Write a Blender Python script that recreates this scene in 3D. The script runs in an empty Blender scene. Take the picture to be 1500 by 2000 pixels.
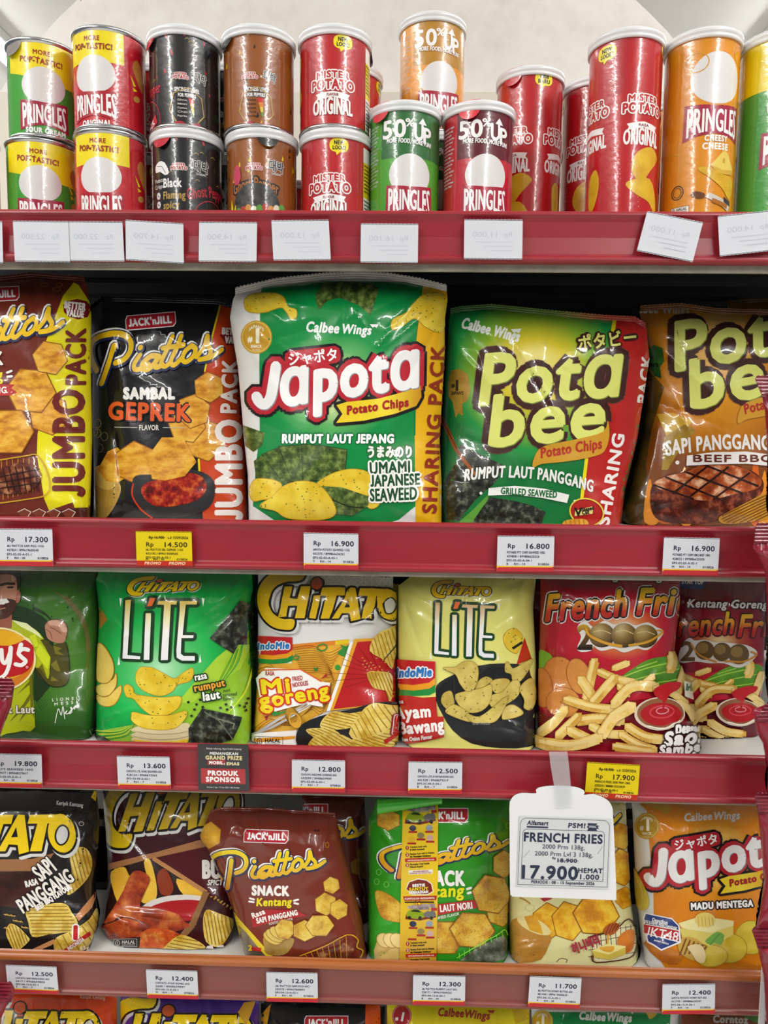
import bpy, math, random
import numpy as np
from mathutils import Matrix, Vector
from mathutils.geometry import tessellate_polygon

SC = bpy.context.scene
COL = SC.collection
# ------------------------------------------------------------------ camera
FPX, CX, CY = 1500.0, 750.0, 1000.0
YAW, PITCH, ROLL = math.radians(-1.5), math.radians(5.4), math.radians(0.65)
CAM = np.array([0.0200, -0.750, 1.350])
_f = np.array([math.sin(YAW)*math.cos(PITCH), math.cos(YAW)*math.cos(PITCH), -math.sin(PITCH)])
_r0 = np.array([math.cos(YAW), -math.sin(YAW), 0.0])
_u0 = np.cross(_r0, _f)
_r = math.cos(ROLL)*_r0 + math.sin(ROLL)*_u0
_u = -math.sin(ROLL)*_r0 + math.cos(ROLL)*_u0
cam_data = bpy.data.cameras.new('camera')
cam = bpy.data.objects.new('camera', cam_data)
COL.objects.link(cam)
cam.matrix_world = Matrix(((_r[0], _u[0], -_f[0], CAM[0]), (_r[1], _u[1], -_f[1], CAM[1]), (_r[2], _u[2], -_f[2], CAM[2]), (0, 0, 0, 1)))
cam_data.sensor_fit = 'HORIZONTAL'
cam_data.sensor_width = 36.0
cam_data.lens = FPX/1500.0*36.0
cam_data.clip_start = 0.02
SC.camera = cam
# ------------------------------------------------------------------ colour management, world and ceiling tubes
vs = SC.view_settings
vs.view_transform = 'Standard'; vs.look = 'None'; vs.exposure = -0.22; vs.gamma = 1.0; vs.use_curve_mapping = False
world = bpy.data.worlds.new('ambient_fill'); SC.world = world  # even ambient fill added in place of the unbuilt shop around
world.use_nodes = True
_bg = world.node_tree.nodes['Background']
_bg.inputs[0].default_value = (0.93, 0.96, 1.0, 1); _bg.inputs[1].default_value = 0.20
CEIL = 2.75
TUBE_X = (-1.44, 1.27)
for tx in TUBE_X:
    for y0 in (-3.4, -2.0, -0.6, 1.6, 3.0):
        L = bpy.data.lights.new('tube_light', 'AREA'); L.shape = 'RECTANGLE'; L.size = 0.10; L.size_y = 1.25
        L.energy = 28.0 if y0 < 0 else 14.0; L.color = (1.0, 0.985, 0.96)
        o = bpy.data.objects.new('tube_light', L); COL.objects.link(o); o.location = (tx, y0, CEIL-0.09)

# ------------------------------------------------------------------ pixel helpers (photo frame 1500 x 2000)
def rays(p):
    p = np.asarray(p, float)
    d = _f[None] + ((p[:, :1]-CX)/FPX)*_r[None] + ((CY-p[:, 1:2])/FPX)*_u[None]
    return d
def at_y(p, y):
    d = rays(p); t = (np.asarray(y)-CAM[1])/d[:, 1]
    return CAM[None] + d*t[:, None]
def P(px, py, y=0.0):
    return at_y(np.array([[px, py]], float), np.array([y]))[0]
def proj(w):
    v = np.asarray(w, float)-CAM
    z = v@_f
    return CX+FPX*(v@_r)/z, CY-FPX*(v@_u)/z

# ------------------------------------------------------------------ materials
def lin(h):
    if isinstance(h, str):
        h = h.lstrip('#'); c = [int(h[i:i+2], 16)/255 for i in (0, 2, 4)]
    else: c = h
    return tuple((x/12.92 if x <= 0.04045 else ((x+0.055)/1.055)**2.4) for x in c)+(1.0,)
_M = {}
def _new(name):
    m = bpy.data.materials.new(name); m.use_nodes = True
    nt = m.node_tree; b = nt.nodes['Principled BSDF']
    return m, nt, b
def N(nt, t, **kw):
    n = nt.nodes.new(t)
    for k, v in kw.items():
        if k.startswith('i_'):
            n.inputs[k[2:].replace('_', ' ')].default_value = v
        else: setattr(n, k, v)
    return n
FIN = {'film': (0.27, 0.36, 0.55, 0.045), 'gloss': (0.22, 0.5, 0.5, 0.05), 'matte': (0.55, 0.35, 0.0, 0.3), 'paper': (0.8, 0.2, 0.0, 0.3), 'can': (0.25, 0.5, 0.6, 0.07), 'rail': (0.34, 0.5, 0.0, 0.2), 'back': (0.6, 0.2, 0.0, 0.2)}
def finish(nt, b, fin):
    r, s, cw, cr = FIN[fin]
    b.inputs['Roughness'].default_value = r
    b.inputs['Specular IOR Level'].default_value = s
    b.inputs['Coat Weight'].default_value = cw
    b.inputs['Coat Roughness'].default_value = cr
    if fin in ('film', 'gloss', 'can'):
        uv = N(nt, 'ShaderNodeTexCoord')
        n = N(nt, 'ShaderNodeTexNoise'); n.inputs['Scale'].default_value = 55.0 if fin != 'can' else 160.0; n.inputs['Detail'].default_value = 3.0
        bp = N(nt, 'ShaderNodeBump'); bp.inputs['Strength'].default_value = 0.26 if fin != 'can' else 0.2; bp.inputs['Distance'].default_value = 0.002 if fin != 'can' else 0.001
        nt.links.new(uv.outputs['Object'], n.inputs['Vector'])
        nt.links.new(n.outputs['Fac'], bp.inputs['Height'])
        nt.links.new(bp.outputs['Normal'], b.inputs['Normal'])
        nt.links.new(bp.outputs['Normal'], b.inputs['Coat Normal'])
def flat(c, fin='film'):
    k = ('f', c, fin)
    if k not in _M:
        m, nt, b = _new('print_'+c.lstrip('#')+'_'+fin); b.inputs['Base Color'].default_value = lin(c); finish(nt, b, fin); _M[k] = m
    return _M[k]
def _uvpx(nt):
    t = N(nt, 'ShaderNodeUVMap'); t.uv_map = 'print'
    return t.outputs['UV']
def _ramp(nt, stops):
    r = N(nt, 'ShaderNodeValToRGB'); e = r.color_ramp.elements
    e[0].position, e[0].color = stops[0][0], lin(stops[0][1])
    e[1].position, e[1].color = stops[-1][0], lin(stops[-1][1])
    for p, c in stops[1:-1]:
        x = e.new(p); x.color = lin(c)
    return r
def grad(stops, x0, y0, x1, y1, fin='film'):
    """printed colour blend along the print-space line (x0,y0)-(x1,y1)"""
    k = ('g', tuple(stops), round(x0, 1), round(y0, 1), round(x1, 1), round(y1, 1), fin)
    if k in _M: return _M[k]
    m, nt, b = _new('print_blend'); finish(nt, b, fin)
    d = np.array([x1-x0, y1-y0]); L2 = float(d@d)
    v = N(nt, 'ShaderNodeVectorMath', operation='SUBTRACT'); v.inputs[1].default_value = (x0/1000, y0/1000, 0)
    nt.links.new(_uvpx(nt), v.inputs[0])
    dt = N(nt, 'ShaderNodeVectorMath', operation='DOT_PRODUCT'); dt.inputs[1].default_value = (d[0]/L2*1000, d[1]/L2*1000, 0)
    nt.links.new(v.outputs[0], dt.inputs[0])
    r = _ramp(nt, stops); nt.links.new(dt.outputs['Value'], r.inputs[0]); nt.links.new(r.outputs[0], b.inputs['Base Color'])
    _M[k] = m; return m
def radial(stops, cx, cy, rx, ry=None, fin='film'):
    ry = ry or rx
    k = ('r', tuple(stops), round(cx, 1), round(cy, 1), round(rx, 1), round(ry, 1), fin)
    if k in _M: return _M[k]
    m, nt, b = _new('print_radial'); finish(nt, b, fin)
    v = N(nt, 'ShaderNodeVectorMath', operation='SUBTRACT'); v.inputs[1].default_value = (cx/1000, cy/1000, 0)
    nt.links.new(_uvpx(nt), v.inputs[0])
    s = N(nt, 'ShaderNodeVectorMath', operation='MULTIPLY'); s.inputs[1].default_value = (1000/rx, 1000/ry, 0)
    nt.links.new(v.outputs[0], s.inputs[0])
    l = N(nt, 'ShaderNodeVectorMath', operation='LENGTH'); nt.links.new(s.outputs[0], l.inputs[0])
    r = _ramp(nt, stops); nt.links.new(l.outputs['Value'], r.inputs[0]); nt.links.new(r.outputs[0], b.inputs['Base Color'])
    _M[k] = m; return m
def mottled(c1, c2, scale=60.0, speck=None, lo=0.35, hi=0.65, detail=4.0, fin='film', stretch=(1, 1), speck_scale=90.0, speck_size=0.2, c3=None):
    """noise-blended print (food pictures): c1..c2, optional third tone and small specks"""
    k = ('m', c1, c2, scale, speck, lo, hi, detail, fin, stretch, speck_scale, speck_size, c3)
    if k in _M: return _M[k]
    m, nt, b = _new('print_food'); finish(nt, b, fin)
    mp = N(nt, 'ShaderNodeVectorMath', operation='MULTIPLY'); mp.inputs[1].default_value = (stretch[0], stretch[1], 1)
    uv = _uvpx(nt); nt.links.new(uv, mp.inputs[0])
    n = N(nt, 'ShaderNodeTexNoise'); n.inputs['Scale'].default_value = scale; n.inputs['Detail'].default_value = detail; n.inputs['Roughness'].default_value = 0.6
    nt.links.new(mp.outputs[0], n.inputs['Vector'])
    st = [(lo, c1), (hi, c2)] if c3 is None else [(lo, c1), ((lo+hi)/2, c2), (hi, c3)]
    r = _ramp(nt, st); nt.links.new(n.outputs['Fac'], r.inputs[0])
    out = r.outputs[0]
    if speck:
        vo = N(nt, 'ShaderNodeTexVoronoi'); vo.inputs['Scale'].default_value = speck_scale; nt.links.new(uv, vo.inputs['Vector'])
        lt = N(nt, 'ShaderNodeMath', operation='LESS_THAN'); lt.inputs[1].default_value = speck_size; nt.links.new(vo.outputs['Distance'], lt.inputs[0])
        mx = N(nt, 'ShaderNodeMix', data_type='RGBA'); nt.links.new(lt.outputs[0], mx.inputs[0]); nt.links.new(out, mx.inputs[6]); mx.inputs[7].default_value = lin(speck)
        out = mx.outputs[2]
    nt.links.new(out, b.inputs['Base Color'])
    _M[k] = m; return m
def metal(c, rough=0.25):
    k = ('metal', c, rough)
    if k not in _M:
        m, nt, b = _new('metal_'+c.lstrip('#')); b.inputs['Base Color'].default_value = lin(c); b.inputs['Metallic'].default_value = 1.0; b.inputs['Roughness'].default_value = rough; _M[k] = m
    return _M[k]
def clear(c, alpha, rough=0.15):
    k = ('clear', c, alpha)
    if k not in _M:
        m, nt, b = _new('clear_plastic'); b.inputs['Base Color'].default_value = lin(c); b.inputs['Roughness'].default_value = rough; b.inputs['Alpha'].default_value = alpha; b.inputs['Coat Weight'].default_value = 0.4; _M[k] = m
    return _M[k]

# ------------------------------------------------------------------ glyphs
_G = {}
def _font_mesh(s):
    c = bpy.data.curves.new('t', 'FONT'); c.body = s; c.resolution_u = 3; c.fill_mode = 'FRONT'
    o = bpy.data.objects.new('t', c); me = o.to_mesh(); me.calc_loop_triangles()
    v = np.array([x.co[:2] for x in me.vertices], float).reshape(-1, 2)
    t = np.array([x.vertices[:] for x in me.loop_triangles], int).reshape(-1, 3)
    o.to_mesh_clear(); bpy.data.objects.remove(o); bpy.data.curves.remove(c)
    return v, t
def _width(s):
    v, _ = _font_mesh(s); return v[:, 0].max()
_LL = None
def glyph(ch):
    global _LL
    if ch in _G: return _G[ch]
    if _LL is None: _LL = _width('ll')
    v, t = _font_mesh(ch)
    if ch == 'J':   # hooked capital J
        c = spline([(0.235, 0.686), (0.235, 0.22), (0.205, 0.075), (0.115, 0.035), (0.02, 0.075)], 5); d = np.gradient(c, axis=0); d /= np.linalg.norm(d, axis=1, keepdims=True); q = np.stack([-d[:, 1], d[:, 0]], 1)*0.046
        v = np.concatenate([c+q, (c-q)[::-1]]); t = np.array(tessellate_polygon([[Vector((x, y, 0)) for x, y in v]]))
    adv = _width('l'+ch+'l')-_LL if ch != 'J' else 0.345
    b = None
    if len(v):
        # weld, then outline edges
        key = np.round(v, 5); uq, inv = np.unique(key, axis=0, return_inverse=True); inv = inv.reshape(-1)
        tt = inv[t]; e = np.concatenate([tt[:, [0, 1]], tt[:, [1, 2]], tt[:, [2, 0]]]); e.sort(axis=1)
        ue, cnt = np.unique(e, axis=0, return_counts=True); ue = ue[cnt == 1]
        b = np.stack([uq[ue[:, 0]], uq[ue[:, 1]]], axis=1)
    _G[ch] = (v[t] if len(v) else np.zeros((0, 3, 2)), b if b is not None else np.zeros((0, 2, 2)), adv)
    return _G[ch]

# ------------------------------------------------------------------ 2-D print art
def spline(pts, n=6, closed=False):
    p = np.asarray(pts, float); m = len(p)
    if m < 3: return p
    out = []
    rng = range(m if closed else m-1)
    for i in rng:
        if closed: a, b, c, d = p[(i-1) % m], p[i], p[(i+1) % m], p[(i+2) % m]
        else: a, b, c, d = p[max(i-1, 0)], p[i], p[i+1], p[min(i+2, m-1)]
        for k in range(n):
            t = k/n
            out.append(0.5*((2*b)+(c-a)*t+(2*a-5*b+4*c-d)*t*t+(3*b-a-3*c+d)*t**3))
    if not closed: out.append(p[-1])
    return np.array(out)
def disc(n=8):
    a = np.arange(n)*2*np.pi/n+np.pi/n
    c = np.stack([np.cos(a), np.sin(a)], 1)
    return np.stack([np.zeros((n, 2)), c, np.roll(c, -1, 0)], 1)
def thick(segs, r, caps=8):
    """triangles covering segments (n,2,2) with radius r (scalar or (n,2) array)"""
    segs = np.asarray(segs, float); n = len(segs)
    if n == 0: return np.zeros((0, 3, 2))
    r = np.broadcast_to(np.asarray(r, float), (n, 2)) if np.ndim(r) else np.full((n, 2), float(r))
    d = segs[:, 1]-segs[:, 0]; L = np.linalg.norm(d, axis=1, keepdims=True); L[L == 0] = 1
    nn = np.stack([-d[:, 1], d[:, 0]], 1)/L
    a0 = segs[:, 0]+nn*r[:, :1]; a1 = segs[:, 0]-nn*r[:, :1]; b0 = segs[:, 1]+nn*r[:, 1:]; b1 = segs[:, 1]-nn*r[:, 1:]
    q = np.concatenate([np.stack([a0, a1, b1], 1), np.stack([a0, b1, b0], 1)])
    if caps:
        D = disc(caps)
        pts = np.concatenate([segs[:, 0], segs[-1:, 1]]); rr = np.concatenate([r[:, 0], r[-1:, 1]])
        q = np.concatenate([q, (D[None]*rr[:, None, None, None]+pts[:, None, None, :]).reshape(-1, 3, 2)])
    return q
class Art:
    def __init__(s, base=None):
        s.g = []          # (tris, mat, layer)
        s.M = np.eye(2); s.o = np.zeros(2); s.k = 1.0; s.floor = 0
    def crop(s, ox, oy, sc):
        s.M = np.eye(2)/sc; s.o = np.array([ox, oy], float); s.k = 1/sc; return s
    def affine(s, src, dst):
        """three source points to three photo points"""
        A = np.array([[x, y, 1] for x, y in src], float); X = np.linalg.solve(A, np.asarray(dst, float))
        s.M = X[:2].T; s.o = X[2]; s.k = math.sqrt(abs(np.linalg.det(s.M))); return s
    def _put(s, tris, mat, layer=None):
        if not len(tris): return
        t = np.asarray(tris)@s.M.T+s.o
        lo = t.reshape(-1, 2).min(0); hi = t.reshape(-1, 2).max(0)
        if layer is None:
            layer = 1+max([g[2] for g in s.g if (g[3] <= hi).all() and (g[4] >= lo).all()], default=s.floor)
        if isinstance(mat, str): mat = flat(mat, s.fin)
        s.g.append((t, mat, layer, lo, hi))
        return layer
    fin = 'film'; kb = 0.8; ko = 1.0
    def poly(s, pts, mat, smooth=0, layer=None):
        p = spline(pts, smooth, True) if smooth else np.asarray(pts, float)
        idx = tessellate_polygon([[Vector((x, y, 0)) for x, y in p]])
        s._put(p[np.array(idx)], mat, layer)
        return p
    def rect(s, x0, y0, x1, y1, mat, rot=0, layer=None):
        p = np.array([[x0, y0], [x1, y0], [x1, y1], [x0, y1]], float)
        if rot:
            c = p.mean(0); a = math.radians(rot); R = np.array([[math.cos(a), -math.sin(a)], [math.sin(a), math.cos(a)]]); p = (p-c)@R.T+c
        s._put(p[[[0, 1, 2], [0, 2, 3]]], mat, layer)
    def ell(s, cx, cy, rx, ry, mat, rot=0, n=28, layer=None, a0=0, a1=360):
        a = np.radians(np.linspace(a0, a1, n+1)); e = np.stack([rx*np.cos(a), ry*np.sin(a)], 1); q = math.radians(rot)
        e = e@np.array([[math.cos(q), math.sin(q)], [-math.sin(q), math.cos(q)]])+[cx, cy]
        c = np.tile([[cx, cy]], (n, 1))
        s._put(np.stack([c, e[:-1], e[1:]], 1), mat, layer)
    def ring(s, cx, cy, rx, ry, w, mat, rot=0, n=28, a0=0, a1=360, layer=None):
        a = np.radians(np.linspace(a0, a1, n+1)); e = np.stack([rx*np.cos(a), ry*np.sin(a)], 1); q = math.radians(rot)
        e = e@np.array([[math.cos(q), math.sin(q)], [-math.sin(q), math.cos(q)]])+[cx, cy]
        s._put(thick(np.stack([e[:-1], e[1:]], 1), w/2, 0), mat, layer)
    def line(s, pts, w, mat, smooth=0, w1=None, caps=8, closed=False, layer=None):
        p = spline(pts, smooth, closed) if smooth else np.asarray(pts, float)
        if closed: p = np.concatenate([p, p[:1]])
        seg = np.stack([p[:-1], p[1:]], 1); r = w/2
        if w1 is not None:
            rr = np.linspace(w, w1, len(p))/2; r = np.stack([rr[:-1], rr[1:]], 1)
        return s._put(thick(seg, r, caps), mat, layer)
    def hull(s, polys, w, mat, layer=None, shift=(0, 0)):
        """fat outline round a list of closed polygons (fill + border)"""
        tr = []
        for p in polys:
            p = np.asarray(p, float)+shift
            idx = tessellate_polygon([[Vector((x, y, 0)) for x, y in p]]); tr.append(p[np.array(idx)])
            q = np.concatenate([p, p[:1]]); tr.append(thick(np.stack([q[:-1], q[1:]], 1), w, 6))
        return s._put(np.concatenate(tr), mat, layer)
    def text(s, txt, x, y, h, mat, w=None, rot=0, align='c', bold=0, shear=0, out=(), arc=0, track=0, sx=1.0, warp=None, shift=None, layer=None, tall=None):
        """one line of lettering: (x, y) is the middle of its base line, h the capital height, w the full width, out a list of (border, colour)"""
        T, B, X = [], [], 0.0
        kb = s.kb if h < 150 else 1.0; bold = bold*kb; out = [(r_*s.ko, m_) for r_, m_ in out]
        track = track+1.5*bold*0.727/h
        for ch in txt:
            t, b, adv = glyph(ch)
            T.append(t+[X, 0]); B.append(b+[X, 0]); X += adv+track
        T = np.concatenate(T); B = np.concatenate(B)
        if not len(T): return
        lo, hi = T[..., 0].min(), T[..., 0].max(); sc = h/0.727
        if w: sx = w/((hi-lo)*sc)
        def place(a):
            a = a.copy(); a[..., 0] = (a[..., 0]-lo)*sc*sx; a[..., 1] = a[..., 1]*sc
            W = (hi-lo)*sc*sx
            ax = {'c': -W/2, 'l': 0, 'r': -W}[align]
            a[..., 0] += ax
            if warp is not None:
                u = (a[..., 0]-ax-W/2)/(W/2); v = a[..., 1]/h
                dx, dy = warp(u, v); a = np.stack([a[..., 0]+dx, a[..., 1]+dy], -1)
            a[..., 0] += shear*a[..., 1]
            if arc:
                u = (a[..., 0]-ax-W/2)/(W/2); a[..., 1] -= arc*u*u
            q = math.radians(rot); c_, s_ = math.cos(q), math.sin(q)
            return np.stack([x+a[..., 0]*c_+a[..., 1]*s_, y+a[..., 0]*s_-a[..., 1]*c_], -1)
        t, b = place(T), place(B)
        if bold: t = np.concatenate([t, thick(b, bold, 6)])
        L = layer
        for r, m in out:
            tt = np.concatenate([place(T), thick(b, bold+r, 6)])
            if shift: tt = tt+np.array(shift)
            l = s._put(tt, m, L); L = l+1 if l else L
        s._put(t, mat, L)

# ------------------------------------------------------------------ cutting flat art on a grid so that it can lie on a curved skin
def cut(T, A, axis, step):
    done_t, done_a = [], []
    for _ in range(16):
        if not len(T): break
        c = T[:, :, axis]; mn, mx = c.min(1), c.max(1); e = step*1e-4
        L = np.round((mn+mx)/2/step)*step
        bad = (L <= mn+e) | (L >= mx-e)
        L2 = (np.floor((mn+e)/step)+1)*step
        L = np.where(bad, L2, L)
        ok = (L > mn+e) & (L < mx-e)
        done_t.append(T[~ok]); done_a.append(A[~ok])
        T, A, L = T[ok], A[ok], L[ok]
        if not len(T): break
        o = np.argsort(T[:, :, axis], axis=1); T = np.take_along_axis(T, o[:, :, None], 1)
        a, b, c_ = T[:, 0], T[:, 1], T[:, 2]
        def ip(p, q):
            d = q[:, axis]-p[:, axis]; d = np.where(np.abs(d) < 1e-12, 1e-12, d); f = np.clip((L-p[:, axis])/d, 0, 1)[:, None]; r = p+(q-p)*f; r[:, axis] = L; return r
        ac = ip(a, c_); lowb = b[:, axis] < L
        x = np.where(lowb[:, None], ip(b, c_), ip(a, b))
        t1 = np.where(lowb[:, None, None], np.stack([a, b, ac], 1), np.stack([a, x, ac], 1))
        t2 = np.where(lowb[:, None, None], np.stack([b, x, ac], 1), np.stack([x, b, ac], 1))
        t3 = np.where(lowb[:, None, None], np.stack([x, c_, ac], 1), np.stack([b, c_, ac], 1))
        T = np.concatenate([t1, t2, t3]); A = np.concatenate([A, A, A])
    if len(T): done_t.append(T); done_a.append(A)
    return np.concatenate(done_t), np.concatenate(done_a)

def soup_mesh(name, V, F, mats, mi, nrm=None, uv=None, smooth=True):
    me = bpy.data.meshes.new(name)
    n, f = len(V), len(F)
    me.vertices.add(n); me.vertices.foreach_set('co', np.ascontiguousarray(V, np.float32).ravel())
    me.loops.add(3*f); me.loops.foreach_set('vertex_index', np.ascontiguousarray(F, np.int32).ravel())
    me.polygons.add(f); me.polygons.foreach_set('loop_start', np.arange(0, 3*f, 3, dtype=np.int32))
    for m in mats: me.materials.append(m)
    me.polygons.foreach_set('material_index', np.ascontiguousarray(mi, np.int32))
    me.polygons.foreach_set('use_smooth', np.full(f, smooth))
    me.update(calc_edges=True)
    if uv is not None:
        l = me.uv_layers.new(name='print'); l.data.foreach_set('uv', np.ascontiguousarray(uv[F.ravel()], np.float32).ravel())
    if nrm is not None: me.normals_split_custom_set_from_vertices(nrm.tolist())
    return me
LAYER = 0.00013
def lay(art, step, fx, clampf, surf, back=None, origin=(0, 0, 0), name='film', lift=LAYER):
    """project the art (layer 0 first) onto surf(p) -> (world points, normals); returns a mesh in coordinates local to origin"""
    mats, T, A = [], [], []
    for t, m, l, _, _ in art.g:
        if m not in mats: mats.append(m)
        T.append(t); A.append(np.stack([np.full(len(t), mats.index(m)), np.full(len(t), l*64), ], 1)+np.stack([np.zeros(len(t), int), (np.arange(len(t))*7 % 37 if len(t) > 2 and l > 0 else np.zeros(len(t), int))], 1))
    T = np.concatenate(T); A = np.concatenate(A)
    T, A = cut(T, A, 0, fx); T, A = cut(T, A, 1, step)
    p = clampf(T.reshape(-1, 2)); T = p.reshape(-1, 3, 2)
    ar = (T[:, 1, 0]-T[:, 0, 0])*(T[:, 2, 1]-T[:, 0, 1])-(T[:, 1, 1]-T[:, 0, 1])*(T[:, 2, 0]-T[:, 0, 0])
    ok = np.abs(ar) > 2e-4; T, A, ar = T[ok], A[ok], ar[ok]
    T = np.where((ar > 0)[:, None, None], T[:, ::-1], T)
    key = np.concatenate([np.round(T.reshape(-1, 2)*200), np.repeat(A[:, 1:2], 3, 0)], 1).astype(np.int64)
    uq, first, inv = np.unique(key, axis=0, return_index=True, return_inverse=True); inv = inv.reshape(-1, 3)
    good = (inv[:, 0] != inv[:, 1]) & (inv[:, 1] != inv[:, 2]) & (inv[:, 0] != inv[:, 2]); inv, A = inv[good], A[good]
    p = T.reshape(-1, 2)[first]; lay_ = uq[:, 2]
    w, n = surf(p)
    V = w+n*(lay_/64.0*lift)[:, None]
    uv = p/1000.0
    mi = A[:, 0]
    if back is not None:
        b0 = np.nonzero(A[:, 1] == 0)[0]; Fb = inv[b0]; ids = np.unique(Fb); mp = np.full(len(p), -1); mp[ids] = np.arange(len(ids))+len(p)
        wb, nb = back(p[ids]); V = np.concatenate([V, wb]); n = np.concatenate([n, nb]); uv = np.concatenate([uv, p[ids]/1000.0])
        e = np.concatenate([Fb[:, [0, 1]], Fb[:, [1, 2]], Fb[:, [2, 0]]]); es = np.sort(e, 1)
        ue, fi, cnt = np.unique(es, axis=0, return_index=True, return_counts=True); be = e[fi[cnt == 1]]
        side = np.concatenate([np.stack([be[:, 1], be[:, 0], mp[be[:, 0]]], 1), np.stack([be[:, 1], mp[be[:, 0]], mp[be[:, 1]]], 1)])
        Fk = mp[Fb][:, ::-1]
        inv = np.concatenate([inv, Fk, side]); mi = np.concatenate([mi, A[b0, 0], np.full(len(side), A[b0[0], 0])])
    return soup_mesh(name, V-np.asarray(origin), inv, mats, mi, n, uv)

# ------------------------------------------------------------------ objects
def tag(o, label=None, cat=None, group=None, kind=None):
    if label: o['label'] = label
    if cat: o['category'] = cat
    if group: o['group'] = group
    if kind: o['kind'] = kind
    return o
def empty(name, loc=(0, 0, 0), rz=0.0):
    o = bpy.data.objects.new(name, None); COL.objects.link(o); o.location = loc; o.rotation_euler = (0, 0, rz); o.empty_display_size = 0.02
    return o
def link(name, me, parent=None, loc=(0, 0, 0)):
    o = bpy.data.objects.new(name, me); COL.objects.link(o); o.location = loc
    if parent: o.parent = parent
    return o
def copy_tree(o, parent=None):
    c = o.copy(); COL.objects.link(c)
    if parent: c.parent = parent
    for ch in list(o.children): copy_tree(ch, c)
    return c
def pymesh(name, V, F, mats, mi=None, smooth=False):
    me = bpy.data.meshes.new(name); me.from_pydata([tuple(v) for v in V], [], [tuple(f) for f in F]); 
    for m in (mats if isinstance(mats, (list, tuple)) else [mats]): me.materials.append(m)
    if mi is not None: me.polygons.foreach_set('material_index', mi)
    if smooth: me.polygons.foreach_set('use_smooth', [True]*len(me.polygons))
    me.update(); return me
def box(x0, x1, y0, y1, z0, z1):
    V = [(x, y, z) for x in (x0, x1) for y in (y0, y1) for z in (z0, z1)]
    F = [(0, 1, 3, 2), (4, 6, 7, 5), (0, 4, 5, 1), (2, 3, 7, 6), (0, 2, 6, 4), (1, 5, 7, 3)]
    return V, F
def boxes(name, bs, mat, parent=None, loc=(0, 0, 0), bevel=0.0):
    V, F = [], []
    for b in bs:
        v, f = box(*b); F += [tuple(i+len(V) for i in q) for q in f]; V += v
    o = link(name, pymesh(name, V, F, mat), parent, loc)
    if bevel:
        m = o.modifiers.new('bevel', 'BEVEL'); m.width = bevel; m.segments = 2
    return o
def extrude_x(name, prof, x0, x1, mat, parent=None, smooth=False):
    """profile [(y,z)...] swept along x"""
    n = len(prof); V = [(x0, y, z) for y, z in prof]+[(x1, y, z) for y, z in prof]
    F = [(i, (i+1) % n, n+(i+1) % n, n+i) for i in range(n)]+[tuple(range(n))[::-1], tuple(range(n, 2*n))]
    return link(name, pymesh(name, V, F, mat, smooth=smooth), parent)
# ------------------------------------------------------------------ the gondola: shelves, rails, back, ceiling
RAILS = [(411, 513), (1019, 1117), (1460, 1553), (1881, 1960)]   # photo rows of the top and bottom edge of each price rail at mid frame
ZR = [(P(750, a)[2], P(750, b)[2]) for a, b in RAILS]
ZR.append((ZR[3][0]-0.245, ZR[3][0]-0.290))
DECK = [z[0]-d for z, d in zip(ZR, (0.009, 0.009, 0.011, 0.015, 0.012))]
X0, X1 = -0.62, 0.66
YB = 0.44
def uvless(name, c, fin='back', bump=0.0, sc=30, mott=None):
    m, nt, b = _new(name); finish(nt, b, fin)
    tc = N(nt, 'ShaderNodeTexCoord'); n = N(nt, 'ShaderNodeTexNoise'); n.inputs['Scale'].default_value = sc; n.inputs['Detail'].default_value = 6
    nt.links.new(tc.outputs['Object'], n.inputs['Vector'])
    r = _ramp(nt, [(0.3, c), (0.7, mott or c)]); nt.links.new(n.outputs['Fac'], r.inputs[0]); nt.links.new(r.outputs[0], b.inputs['Base Color'])
    if bump:
        bp = N(nt, 'ShaderNodeBump'); bp.inputs['Strength'].default_value = bump; bp.inputs['Distance'].default_value = 0.003
        nt.links.new(n.outputs['Fac'], bp.inputs['Height']); nt.links.new(bp.outputs['Normal'], b.inputs['Normal'])
    return m
M_RAIL = uvless('red_rail_plastic', '#982430', 'rail', 0.0, 9, '#8e1e2a')
M_RAIL4 = uvless('brown_rail_plastic', '#83463e', 'rail', 0.0, 9, '#7c423b')  # browner than the upper rails, with an orange lip
M_LIPO = uvless('orange_lip_plastic', '#a8602c', 'rail', 0.0, 9, '#96532a')
M_DECK = uvless('white_shelf_enamel', '#d8d8d4', 'rail', 0.0, 12, '#cfcfcb')
M_EDGE = uvless('worn_shelf_edge', '#b4b1a2', 'back', 0.1, 40, '#8f8c80')
M_DARK = uvless('dark_back_sheet', '#1a1b1d', 'back', 0.05, 20, '#161719')
M_WALL = uvless('white_wall_paint', '#e6e4e2', 'back', 0.0, 5, '#dedcd9')
M_CEIL = uvless('white_ceiling_board', '#f4f3f2', 'back', 0.0, 5, '#efeeec')
M_FLOOR = uvless('pale_floor_tile', '#cfccc6', 'rail', 0.0, 4, '#c6c2bb')

o = boxes('floor', [(-4, 4, -5, 3, -0.02, 0)], M_FLOOR); tag(o, kind='structure')
o = boxes('ceiling', [(-4, 4, -5, 3.6, CEIL, CEIL+0.04)], M_CEIL); tag(o, kind='structure')
o = boxes('wall_back', [(-4, 4, 3.6, 3.64, 0, CEIL)], M_WALL); tag(o, kind='structure')
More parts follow.
